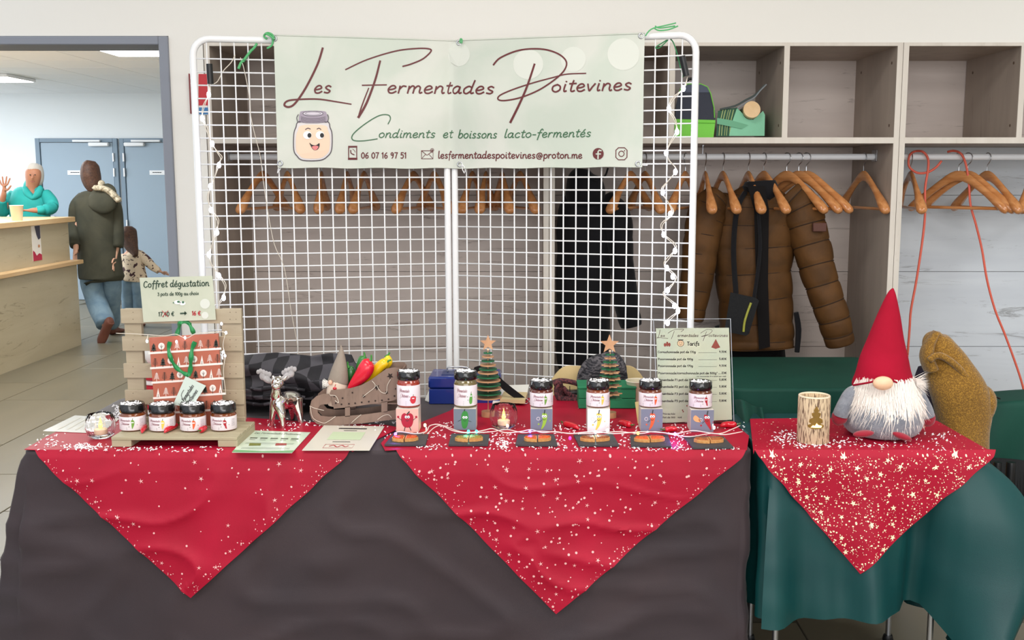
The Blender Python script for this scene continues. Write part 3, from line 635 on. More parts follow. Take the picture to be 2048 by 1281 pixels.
for x, y, r in ((656, 112, 38), (562, 145, 22), (1250, 110, 32), (1275, 262, 36), (570, 285, 18), (1150, 120, 25), (920, 110, 24), (1060, 130, 30)):
    if y - r > 76 and y + r < 332 and x - r > 552 and x + r < 1288: pr = Print(fb2); pr.disc(x, y, r, r, 28); part('pale_circle', pr.mb, mat('banner_circle', (213, 216, 206), .42), ban, smooth=False)
def z3(s): return [(380 + x / 3.531, 40 + y / 3.531) for x, y in s]
def z4(s): return [(900 + x / 3.793, 40 + y / 3.793) for x, y in s]
pr = Print(fb)
pr.stroke(z3([(937, 205), (900, 320), (820, 480), (745, 590), (700, 618), (668, 605), (685, 578), (745, 566), (900, 562), (1030, 580), (1137, 598)]), (4.2, 4.6, 2.4), 6)
pr.stroke(z3([(1340, 295), (1305, 430), (1245, 590), (1188, 690)]), (3.8, 5.0), 6); pr.stroke(z3([(1188, 690), (1212, 610), (1260, 485)]), (3.4, 2.2), 5)
pr.stroke(z3([(1098, 355), (1250, 285), (1450, 225), (1600, 207), (1685, 210), (1695, 230), (1640, 280), (1560, 315), (1500, 332)]), (2.6, 3.2, 3.0), 6)
pr.stroke(z3([(1215, 465), (1385, 462)]), 2.6)
pr.stroke(z4([(345, 345), (400, 290), (540, 235), (700, 225), (820, 255), (890, 310), (890, 370), (830, 440), (700, 530), (560, 590), (440, 615), (385, 607), (400, 575), (500, 530), (650, 480), (800, 440), (900, 416), (1045, 410)]), (3.4, 3.2, 2.4), 7)
pr.stroke(z4([(655, 340), (600, 510), (540, 650), (475, 780)]), (4, 4.4), 6)
pr.text('es', 627, 664, 187, 14.5, 3.3, .45); pr.text('ermentades', 773, 995, 187, 14.5, 3.3, .45, 189); pr.text('oitevines', 1106, 1268, 185, 14.5, 3.3, .45, 181)
part('title_lettering', pr.mb, red_ink, ban, smooth=False)
pr = Print(fb); pr.stroke(z3([(1395, 738), (1412, 700), (1395, 674), (1330, 680), (1230, 740), (1150, 810), (1150, 850), (1220, 856), (1320, 842)]), (1.8, 2.6, 1.9), 6)
pr.text('ondiments', 756, 870, 276, 9.5, 2.1, .5); pr.text('et', 884, 908, 276, 9.5, 2.1, .5); pr.text('boissons', 920, 999, 277, 9.5, 2.1, .5); pr.text('lacto-fermentés', 1012, 1186, 276, 9.5, 2.1, .5, 274)
part('subtitle_lettering', pr.mb, green_ink, ban, smooth=False)
pr = Print(fb); pr.text('06 07 16 97 51', 722, 813, 317, 7.5, 2.0); pr.text('lesfermentadespoitevines@proton.me', 875, 1169, 317, 8, 2.1, .05)
part('contact_lettering', pr.mb, red_ink, ban, smooth=False)
pr = Print(fb)
pr.stroke([(697, 295), (697, 317), (713, 317), (713, 295), (697, 295)], 2.2); pr.stroke([(697, 294), (713, 294)], 3.5); pr.stroke([(697, 318), (713, 318)], 4.5); pr.stroke([(701, 301), (702, 307), (708, 310)], 2, 4); pr.stroke([(705, 299), (708, 301), (710, 305)], .9, 3)
pr.stroke([(842, 302), (842, 318), (865, 318), (865, 302), (842, 302)], 1.4); pr.stroke([(842, 302), (853, 311), (865, 302)], 1.3); pr.stroke([(842, 318), (850, 309)], 1); pr.stroke([(865, 318), (857, 309)], 1); pr.text('@', 859, 868, 304, 5, 1)
part('phone_and_mail_icons', pr.mb, red_ink, ban, smooth=False, stuff=True); pr = Print(fb)
pr.disc(1200, 308, 11, 11.5, 26); part('round_icon', pr.mb, red_ink, ban, smooth=False); pr = Print(fb)
pr.stroke([(1240, 296), (1252, 296), (1257, 301), (1257, 315), (1252, 320), (1240, 320), (1235, 315), (1235, 301), (1240, 296)], 1.8); pr.ring(1246, 308, 5.3, 5.3, 1.6); pr.disc(1252, 302, 1.2)
part('camera_icon', pr.mb, red_ink, ban, smooth=False, stuff=True)
pr = Print(lambda x, y: bsurf(x, y, .0024)); pr.stroke([(1206, 302), (1202, 301), (1200, 304), (1200, 318)], 2.8); pr.stroke([(1196, 308.5), (1205, 308.5)], 2.4)
part('letter_f_mark', pr.mb, vinyl, ban, smooth=False)
# jar face logo
jc = mat('logo_peach', (238, 206, 180), .45); jo = mat('logo_outline', (72, 62, 72), .5); jg = mat('logo_grey', (158, 146, 160), .45); wht = mat('logo_white', (250, 250, 248), .45); blk = mat('logo_black', (28, 22, 24), .5); pk = mat('logo_pink', (226, 130, 130), .5)
lg = lambda k: (lambda x, y: bsurf(x, y, .0012 + k * .0008))
body = cr([(601, 243), (592, 256), (588, 270), (588, 300), (594, 312), (606, 321), (640, 321), (655, 313), (663, 300), (664, 270), (660, 256), (652, 243)], 4, True)
pr = Print(lg(0)); pr.poly(body); logo = part('jar_emblem', pr.mb, mat('logo_glass', (214, 208, 208), .4), ban, smooth=False)
pr = Print(lg(1)); pr.poly([(626 + (x - 626) * .88, 284 + (y - 284) * .84 + 2) for x, y in body]); part('contents', pr.mb, jc, logo, smooth=False)
pr = Print(lg(2)); pr.stroke(body + [body[0]], 1.8); part('outline', pr.mb, jo, logo, smooth=False)
pr = Print(lg(2)); pr.poly(cr([(600, 228), (598, 240), (603, 246), (650, 246), (655, 240), (653, 228), (646, 223), (606, 223)], 3, True)); part('lid', pr.mb, jg, logo, smooth=False)
pr = Print(lg(3)); pr.disc(626, 228, 20, 5); part('lid_top', pr.mb, mat('logo_lid_top', (206, 198, 208), .4), logo, smooth=False)
pr = Print(lg(4)); pr.ring(626, 228, 20, 5, .9); pr.ring(626, 228, 15, 3.2, .6)
for k in range(5): pr.stroke([(602, 234 + k * 2.4), (614, 237 + k * 2.4), (638, 237 + k * 2.4), (651, 234 + k * 2.4)], .6, 3)
pr.stroke([(597, 230), (594, 236), (596, 244), (601, 245)], 1.4, 3); pr.stroke([(655, 230), (657, 236), (655, 244), (650, 245)], 1.4, 3)
pr.stroke([(611, 260), (616, 257), (621, 259)], 1.5, 3); pr.stroke([(634, 259), (638, 257), (642, 260)], 1.5, 3);
part('ink_lines', pr.mb, jo, logo, smooth=False)
pr = Print(lg(3)); pr.disc(615, 271, 8.5, 8); pr.disc(640, 271, 8.5, 8); part('eye_white', pr.mb, wht, logo, smooth=False)
pr = Print(lg(4)); pr.disc(619, 271.5, 4, 4.8); pr.disc(644, 271.5, 4, 4.8); pr.poly(cr([(619, 286), (624, 290), (632, 291), (639, 287), (638, 296), (632, 301), (625, 298)], 3, True)); part('pupil_and_mouth', pr.mb, blk, logo, smooth=False)
pr = Print(lg(5)); pr.poly(cr([(624, 294), (632, 292), (637, 294), (633, 300), (628, 300)], 3, True)); part('tongue', pr.mb, pk, logo, smooth=False)
# eyelets and ties
greenr = mat('green_twine', (88, 176, 112), .6)
for x, y in ((549, 79), (923, 87), (1285, 73), (561, 327), (924, 329), (1279, 328)):
    p = bsurf(x, y, .001); q = bsurf(x, y, .003); b = MB(); r = .0085
    b.tube([p + V((r * cos(t), 0, r * sin(t))) for t in [2 * pi * k / 16 for k in range(16)]], .003, 6, closed=True); part('eyelet', b, steel, ban, smooth=True)
def tie(label, strands, m, r=.0022):
    b = MB()
    for s_ in strands: b.tube(s_, r, 6, sub=4)
    return single('twine_knot', label, 'twine', b, m, strands[0][0], smooth=True)
g = lambda pts, Y: [P(x, y, Y) for x, y in pts]
tie('green twine bow tying the banner to the top left of the frame', [g([(548, 80), (545, 70), (535, 66), (528, 72), (534, 78)], 3.93), g([(536, 68), (545, 76), (544, 90), (534, 97)], 3.93), g([(548, 79), (541, 72), (530, 67)], 3.92)], greenr, .004)
tie('knotted green and blue cord inside the top left of the mesh', [g([(514, 87), (508, 96), (500, 104), (492, 115), (486, 124)], 3.93), g([(503, 100), (494, 112), (488, 120)], 3.925), g([(490, 118), (482, 126), (477, 138)], 3.93)], greenr, .005)
tie('green twine loop at the top middle of the banner', [g([(923, 87), (924, 80), (921, 78), (920, 86)], 4.03)], greenr, .003)
tie('green twine with loose ends on the top right corner of the frame', [g([(1291, 72), (1298, 62), (1308, 56), (1326, 52), (1352, 46)], 3.83), g([(1308, 56), (1318, 61), (1338, 59), (1356, 52)], 3.83), g([(1310, 52), (1320, 56), (1350, 52)], 3.83)], greenr, .0025)
tie('green twine holding the right battery case to the mesh', [g([(1338, 75), (1346, 84), (1352, 100), (1356, 115), (1362, 140), (1366, 155)], 3.84), g([(1340, 76), (1332, 84), (1318, 96), (1312, 94), (1334, 80)], 3.84)], mat('dark_green_twine', (52, 132, 82), .6), .0022)
for x, y, tx, ty, lb, YY in ((561, 327, 556, 345, 'left', 3.94), (924, 329, 930, 345, 'middle', 4.05), (1279, 328, 1296, 329, 'right', 3.84)):
    tie('white string tying the bottom %s eyelet of the banner' % lb, [g([(x, y), ((x + tx) / 2 + 3, (y + ty) / 2), (tx, ty)], YY), g([(x, y), ((x + tx) / 2 - 2, (y + ty) / 2 + 2), (tx - 1, ty + 2)], YY)], wirem, .0018)
# ------------------------------------------------------------ LED strings on the panels
ledw = mat('led_white', (226, 232, 255), emit=16); clearw = mat('clear_wire', (214, 205, 190), .3)
def ledstring(label, pts, bulbs, Y, batt, wireR=.0017):
    o = thing('string_lights', label, 'string lights', P(pts[-1][0], pts[-1][1], Y)); b = MB()
    w_ = [P(x, y, Y) for x, y in pts]; b.tube(w_, wireR, 6, sub=4); b.tube([p + V((.006 * sin(i * 2.1), .002, .004)) for i, p in enumerate(w_)], wireR, 6, sub=4)
    part('wire', b, clearw, o, smooth=True)
    for x, y in bulbs: part('bulb', MB().ell(P(x, y, Y - .006), .0075, .0065, .011, 10, 7), ledw, o, smooth=True)
    a, c = batt; q = MB(); A, B = P(*a, Y), P(*c, Y); q.tube([A, B], .0115, 8); part('battery_case', q, black_m, o, smooth=50)
    return o
z8 = lambda s: [(380 + x / 4.27, 60 + y / 4.27) for x, y in s]
z7 = lambda s: [(380 + x / 2.373, 320 + y / 2.373) for x, y in s]
lp = z8([(160, 470), (155, 550), (125, 650), (105, 750), (145, 870), (190, 970), (235, 1050), (262, 1100), (245, 1160), (215, 1250)]) + z7([(97, 125), (88, 180), (100, 240), (130, 290), (128, 345), (105, 400), (90, 450), (105, 500), (137, 550), (165, 600), (160, 655), (135, 700), (150, 780), (172, 820), (150, 860), (163, 935)])
lb_ = z8([(160, 552), (105, 755), (190, 972), (248, 1155)]) + z7([(97, 125), (100, 238), (128, 345), (90, 450), (137, 550), (160, 655), (172, 820), (160, 935)])
ledstring('string of cold white LEDs hanging down the left side of the mesh', lp, lb_, 3.86, ((418.5, 128), (421, 168)))
b = MB(); b.tube([P(x, y, 3.92) for x, y in z8([(190, 465), (235, 440), (285, 350), (350, 280), (385, 215)])], .0018, 6, sub=4)
b.tube([P(x, y, 3.93) for x, y in z8([(430, 235), (460, 330), (505, 560), (520, 740), (560, 920), (600, 1080), (625, 1280)]) + z7([(370, 250), (400, 400), (440, 490), (460, 580), (480, 720), (505, 850), (515, 930)])], .0014, 6, sub=4)
single('thin_cable', 'thin clear wire crossing the dark upper left mesh and hanging down', 'cable', b, clearw, P(480, 300, 3.93), smooth=True)
zA = lambda s: [(900 + x / 3.793, 40 + y / 3.793) for x, y in s]; zB = lambda s: [(1100 + x / 2.911, 320 + y / 2.911) for x, y in s]
rp = zA([(1800, 440), (1770, 520), (1700, 600), (1660, 680), (1700, 760), (1725, 850), (1660, 960), (1640, 1020)]) + zB([(700, 10), (735, 60), (690, 120), (655, 185), (700, 270), (710, 320), (655, 380), (665, 440), (730, 510), (690, 580), (665, 620), (730, 690), (690, 760), (660, 790), (745, 870), (700, 930), (660, 960)])
rb = zA([(1770, 520), (1660, 675), (1722, 850), (1640, 1010)]) + zB([(730, 70), (657, 190), (700, 315), (662, 435), (728, 530), (680, 630), (715, 680), (685, 760), (725, 850), (745, 880), (685, 950)])
ledstring('string of cold white LEDs zigzagging down the right side of the mesh', rp, rb, 3.77, ((1364, 112), (1373, 152)))
# ============================================================ TABLES AND CLOTHS
from mathutils import noise
ZT = .745; ZR_ = .749; ZO = .7505
YF = G(800, 903, ZT).y; YBK = G(800, 795, ZT).y
TX0 = G(47, 900, ZT).x; TX1 = G(1504, 900, ZT).x
T2X0 = TX1 + .02; T2X1 = G(1965, 908, ZT).x; T2BK = G(1800, 843, ZT).y
def T(px, py, z=ZO): return G(px, py, z)
def nz(x, z, s=1.0, k=0): return noise.noise(V((x * s, k, z * s)))
def Dgrey(s, t, z):
    return .02 * t + .02 * t * sin(2.1 * s * pi + 1.0) + .03 * nz(s, z * .35, 2.4) * min(1, t * 3) + .005 * nz(s + z * .6, z - s * .5, 7, 3) * min(1, t * 4) + .011 * (1 - abs(nz(s * .7 + z, z * 1.4 - s * .5, 4.5, 13)) * 2) ** 3 * min(1, t * 4)
def Dgreen(s, t, z):
    return .02 * t + .036 * t * sin(6.5 * s * pi + .6 + z) + .014 * t * sin(15 * s * pi + 2 * z) + .035 * nz(s, z * .5, 3, 8) * min(1, t * 3) + .006 * nz(s + z * .5, z, 9, 5) * min(1, t * 4)
def drape(mb, x0, x1, y0, y1, z, hem, D, extra=None, R=.035, nv=34, step=.018):
    per = []
    def seg(a, b, n):
        L = (V(b) - V(a)).length; m = max(2, int(L / step))
        for i in range(m): per.append((V(a).lerp(V(b), i / m), V(n)))
    def arc(c, a0):
        for i in range(8): a = a0 + pi / 2 * i / 8; per.append((V((c[0] + R * cos(a), c[1] + R * sin(a), 0)), V((cos(a), sin(a), 0))))
    seg((x0 + R, y0, 0), (x1 - R, y0, 0), (0, -1, 0)); arc((x1 - R, y0 + R), -pi / 2)
    seg((x1, y0 + R, 0), (x1, y1 - R, 0), (1, 0, 0)); arc((x1 - R, y1 - R), 0)
    seg((x1 - R, y1, 0), (x0 + R, y1, 0), (0, 1, 0)); arc((x0 + R, y1 - R), pi / 2)
    seg((x0, y1 - R, 0), (x0, y0 + R, 0), (-1, 0, 0)); arc((x0 + R, y0 + R), pi)
    n = len(per); vs = []; rings = [(-.012, 0), (-.004, -.0015), (-.0005, -.005), (0, -.012)]
    for o, dz in rings: vs += [p + nn * o + V((0, 0, z + dz)) for p, nn in per]
    for j in range(1, nv + 1):
        t = j / nv
        for p, nn in per:
            s = p.x + (p.y if abs(nn.x) > .5 else 0); h = hem(p, nn); zz = z - .012 - (z - .012 - h) * t
            q = p + nn * D(s, t, zz) + V((0, 0, zz))
            if extra: q += extra(p, nn, t)
            vs.append(q)
    R_ = len(rings) + nv
    fs = [(i * n + k, (i + 1) * n + k, (i + 1) * n + (k + 1) % n, i * n + (k + 1) % n) for i in range(R_ - 1) for k in range(n)]
    fs.append(tuple(range(n))); return mb.add(vs, fs)
def folding_table(label, x0, x1, y0, y1, ztop):
    o = thing('folding_table', label, 'table', ((x0 + x1) / 2, (y0 + y1) / 2, 0))
    part('tabletop', MB().box(x0, x1, y0, y1, ztop - .03, ztop, bev=.006), mat('table_laminate', (200, 200, 198), .4), o)
    for x in (x0 + .06, x1 - .06):
        for y in (y0 + .05, y1 - .05):
            l = part('leg', MB().tube([(x, y, .015), (x, y, ztop - .03)], .009, 10), steel, o); part('foot_cap', MB().lathe([(.016, 0), (.018, .006), (.014, .02)], (x, y, 0), n=12), black_m, l)
    return o
folding_table('long folding table under the dark grey cloth', TX0 + .02, TX1 - .03, YF + .02, YBK - .02, .738)
folding_table('small folding table under the green cloth, its legs showing below the hem', T2X0 + .015, T2X1 - .02, YF + .02, T2BK + .1, .738)
grey_cloth = mat('grey_tablecloth', (62, 51, 54), .62, rgb2=(56, 48, 52), scale=3, bump=.12, bscale=500, sheen=.1, spec=.3)
green_cloth = mat('green_tablecloth', (8, 66, 66), .45, rgb2=(8, 60, 62), scale=4, bump=.08, bscale=500, spec=.5)
green_wool = mat('green_drape_cloth', (20, 70, 58), .6, rgb2=(16, 62, 52), scale=4, bump=.1, bscale=400, spec=.25)
red_cloth = mat('red_satin_cloth', (172, 14, 48), .55, rgb2=(162, 12, 43), scale=4, bump=.06, bscale=400, spec=.3)
def ex1(p, nn, t):
    l = max(0, 1 - (p.x - TX0) / .35) if nn.y < -.1 or nn.x < -.1 else 0
    l2 = 1 if nn.x < -.6 else 0
    return V((-.07 * t ** .8 * l * l, 0, 0)) + V((-.06 * l2 * t ** .5, 0, 0)) if l else V((0, 0, 0))
b = MB(); drape(b, TX0, TX1, YF, YBK, ZT, lambda p, n: .62 if n.y > .5 else .04, Dgrey, ex1)
single('grey_tablecloth', 'dark grey cloth hanging to the floor over the long table', 'tablecloth', b, grey_cloth, ((TX0 + TX1) / 2, (YF + YBK) / 2, ZT), smooth=60)
def hem2(p, n):
    r = max(0, 1 - abs(p.x - (T2X1 - .0)) / .12) if n.y < 0 or n.x > .2 else 0
    return .265 + .012 * sin(7 * p.x) - .14 * r
def ex2(p, n, t):
    c = max(0, n.x) * max(0, -n.y) * 2; r = max(0, 1 - abs(p.x - (T2X1 - .02)) / .14) if n.y < -.3 else 0
    d = max(0, 1 - abs(p.x - (T2X1 - .15)) / .05) if n.y < -.5 else 0
    s_ = n.x if n.x > .5 else 0
    g = sin(pi * min(t / 1.05, 1) ** .75)
    return V((.15 * max(c, s_ * .8) * g + .03 * r * g, -.09 * c * t - .04 * r * t + .09 * d * t ** .5, 0))
b = MB(); drape(b, T2X0, T2X1, YF, T2BK + .12, ZT, hem2, Dgreen, ex2, R=.05)
single('green_tablecloth', 'dark green cloth over the small right table, flaring at its right corner', 'tablecloth', b, green_cloth, ((T2X0 + T2X1) / 2, (YF + T2BK) / 2, ZT), smooth=60)
# red covers: a sheet on the table top and a corner falling over the front
goldp = mat('gold_foil_print', (255, 236, 200), .4, metal=.1); pinkp = mat('pale_star_print', (240, 178, 176), .45)
def star2(x, y, r, rot, k=.42): return [(x + (r if i % 2 == 0 else r * k) * cos(rot + pi * i / 5), y + (r if i % 2 == 0 else r * k) * sin(rot + pi * i / 5)) for i in range(10)]
def red_cover(label, toppoly, L, R, A, D, seed, ndot, nstar, dots, prm, lift=.0045, zt0=ZT):
    """L, R: picture points where the front edge begins and ends; A: apex"""
    Ya = YF; pl_, pr_ = P(L[0], L[1], Ya), P(R[0], R[1], Ya); pa = P(A[0], A[1], Ya - .03); z0 = ZT - .004
    def fr(u, v):
        v2 = v
        xl = pl_.x + (pa.x - pl_.x) * v2; xr = pr_.x + (pa.x - pr_.x) * v2; x = xl + (xr - xl) * u + .003 * sin(30 * v) * (1 - v)
        z = z0 - (z0 - pa.z) * v2; t = (ZT - .012 - z) / (ZT - .012 - .04)
        rv = min(v / .035, 1); y = Ya - (max(0, D(x, max(t, 0), z)) + lift + .0024 * sin(12 * x + 5 * z) * min(1, v * 5) + .006 * min(1, v * 8) + .003) * sin(rv * pi / 2)
        z += (ZT + .0045 - z0) * (1 - sin(rv * pi / 2)) - 0
        return V((x, y, z))
    b = MB(); b.sheet(lambda u, v: fr(u, v ** 1.5), 90, 56, (0, -1, 0), .0012)
    o = thing('red_table_cover', label, 'tablecloth', ((pl_.x + pr_.x) / 2, Ya, ZT))
    part('hanging_corner', b, red_cloth, o, smooth=60)
    pts = [G(x, y, ZT + lift) for x, y in toppoly]; front = [V((pl_.x + (pr_.x - pl_.x) * i / 24, Ya - .0012, ZT + .003)) for i in range(25)]
    back = [p for p in pts]; q = MB(); q.prism([p - V((0, 0, .002)) for p in back[::-1]] + front[::1], [p for p in back[::-1]] + [f + V((0, 0, .0015)) for f in front])
    # round the front edge
    part('top_sheet', q, red_cloth, o, smooth=50)
    rnd = random.Random(seed); s1 = Print(lambda x, y: fs_(x, y)); 
    def fs_(x, z):
        v = (z0 - z) / (z0 - pa.z); xl = pl_.x + (pa.x - pl_.x) * v; xr = pr_.x + (pa.x - pr_.x) * v
        p = fr(min(max((x - xl) / max(xr - xl, 1e-4), 0), 1), v); return V((p.x, p.y - .0022, p.z))
    W_ = pr_.x - pl_.x
    def rp():
        while True:
            u, v = rnd.random(), rnd.random() ** 1.0
            if rnd.random() < 1 - v and .015 < v < .96: return pl_.x + (pa.x - pl_.x) * v + W_ * (1 - v) * (.02 + .96 * u), z0 - (z0 - pa.z) * v
    for _ in range(ndot):
        x, z = rp(); s1.disc(x, z, rnd.choice(dots), n=7)
    sts_ = []
    for _ in range(int(nstar * 1.5)):
        x, z = rp(); v = (z0 - z) / (z0 - pa.z)
        if any(hypot(x - q[0], z - q[1]) < .035 for q in sts_): continue
        sts_.append((x, z))
        if v < .88: s1.poly(star2(x, z, rnd.uniform(.0075, .010) if prm is goldp else rnd.uniform(.006, .0085), rnd.random() * 6, .42 if prm is goldp else .25))
    for f_, (e0, e1) in ((0, (pl_, pa)), (1, (pr_, pa))):     # denser border print along the hems
        for i in range(70):
            t = rnd.random() * .96 + .02; in_ = rnd.random() ** 2 * .03 + .004
            s1.disc(e0.x + (e1.x - e0.x) * t + (in_ if f_ == 0 else -in_) * 1.3, z0 + (pa.z - z0) * t, rnd.choice((.001, .0014, .002)), n=6)
    part('star_print', s1.mb, prm, o, smooth=False, stuff=True)
    # print on the table top part
    s2 = Print(lambda x, y: G(x, y, ZT + lift + .0008)); 
    ys = [p[1] for p in toppoly]; xs = [p[0] for p in toppoly]; 
    def inside(x, y):
        P_ = toppoly + [R, L][::1]; c = False
        for i in range(len(P_)):
            (xa, ya), (xb, yb) = P_[i], P_[i - 1]
            if (ya > y) != (yb > y) and x < (xb - xa) * (y - ya) / (yb - ya) + xa: c = not c
        return c
    k = 0
    while k < ndot * .35:
        x, y = rnd.uniform(min(xs), max(xs)), rnd.uniform(min(ys), 905); k += 1
        if inside(x, y) and inside(x, y + 2.5): r = rnd.choice(dots) * 700; s2.disc(x, y, r, r * .3, n=7)
    if s2.mb.v: part('star_print', s2.mb, prm, o, smooth=False, stuff=True)
    return o
TP1 = [(49, 899), (90, 875), (142, 849), (250, 835), (500, 836), (640, 846), (770, 850), (800, 856), (735, 888), (705, 903)]
TP2 = [(770, 901), (762, 887), (775, 872), (900, 822), (915, 811), (1120, 790), (1270, 812), (1400, 830), (1470, 850), (1498, 872), (1494, 900)]
TP3 = [(1507, 908), (1500, 838), (1690, 836), (1874, 842), (1974, 899)]
red_cover('red cover with sparse pale stars, its point hanging at the left of the grey cloth', TP1, (70, 904), (700, 904), (383, 1195), Dgrey, 3, 55, 13, (.0018, .0025, .003), pinkp)
red_cover('red cover with many pale dots, its point hanging at the middle of the grey cloth', TP2, (792, 904), (1492, 904), (1112, 1225), Dgrey, 5, 190, 26, (.0018, .0026, .0036), pinkp, lift=.0052)
red_cover('red cover with dense gold stars and dots under the big gnome', TP3, (1509, 908), (1990, 920), (1718, 1146), Dgreen, 9, 1150, 46, (.0008, .0008, .0011, .0011, .0016, .0026), goldp, lift=.0052)
# ------------------------------------------------------------ artificial snow
snowm = mat('paper_snow', (246, 244, 246), .6)
def flakes(label, regions, z, n, seed):
    rnd = random.Random(seed); b = MB()
    for (x0, y0, x1, y1, c) in regions:
        for _ in range(int(n * c * .34)):
            px = min(max(rnd.gauss((x0 + x1) / 2, (x1 - x0) / 3.6), x0), x1); py = min(max(rnd.gauss((y0 + y1) / 2, (y1 - y0) / 3.4), y0), y1)
            p = G(px, py, z); a = rnd.random() * pi; l = rnd.uniform(.0014, .005); w_ = rnd.uniform(.0008, .0019); h = rnd.uniform(0, .0028)
            d = V((cos(a), sin(a), 0)); e = V((-sin(a), cos(a), 0))
            b.add([p - d * l - e * w_, p + d * l - e * w_ + V((0, 0, h)), p + d * l + e * w_ + V((0, 0, h)), p - d * l + e * w_, p + V((0, 0, .0015 + h))], [(0, 1, 4), (1, 2, 4), (2, 3, 4), (3, 0, 4)])
    return single('paper_snow', label, 'decoration', b, snowm, b.v[0].copy(), kind='stuff', smooth=False)
flakes('white paper snow scattered around the pallet stand and left tealight glass', [(75, 868, 130, 895, 1.0), (130, 888, 240, 903, 2.0), (140, 890, 200, 899, 1.4), (230, 895, 345, 903, 1.2), (345, 895, 445, 906, .8), (60, 880, 160, 902, .5), (225, 808, 250, 838, 1.8), (205, 822, 240, 842, .9), (170, 840, 235, 862, .3)], ZO - .0005, 100, 1)
flakes('white paper snow scattered around the reindeer and sleigh', [(520, 838, 620, 862, 1.4), (600, 842, 680, 852, .8), (640, 845, 800, 862, 1.2), (700, 838, 800, 850, .5)], ZO - .0005, 100, 2)
flakes('white paper snow scattered between the slate plates and jars', [(770, 862, 1000, 880, 1.8), (830, 890, 900, 901, .9), (870, 845, 915, 858, .6), (930, 893, 1080, 903, .9), (975, 868, 1030, 895, 1.8), (1030, 845, 1160, 862, .8), (1100, 868, 1130, 895, .7), (1080, 889, 1200, 903, 1.2), (1120, 850, 1180, 870, .6), (1210, 845, 1300, 866, .9), (1230, 870, 1262, 893, .4), (1210, 893, 1420, 903, 1.8), (1320, 850, 1390, 866, .8), (1340, 868, 1375, 896, 1.0), (1410, 892, 1480, 902, .8), (1430, 845, 1490, 862, .4), (1000, 878, 1020, 900, .6)], ZO - .0005, 100, 3)
flakes('white paper snow scattered around the bark candle and the gnome', [(1550, 862, 1600, 884, 1.6), (1560, 884, 1680, 897, 1.8), (1660, 875, 1730, 896, 1.0), (1720, 888, 1790, 897, .4), (1790, 868, 1860, 895, .6), (1850, 862, 1910, 886, .8), (1840, 885, 1900, 905, .3), (1540, 868, 1570, 890, .5)], ZO + .0002, 100, 4)
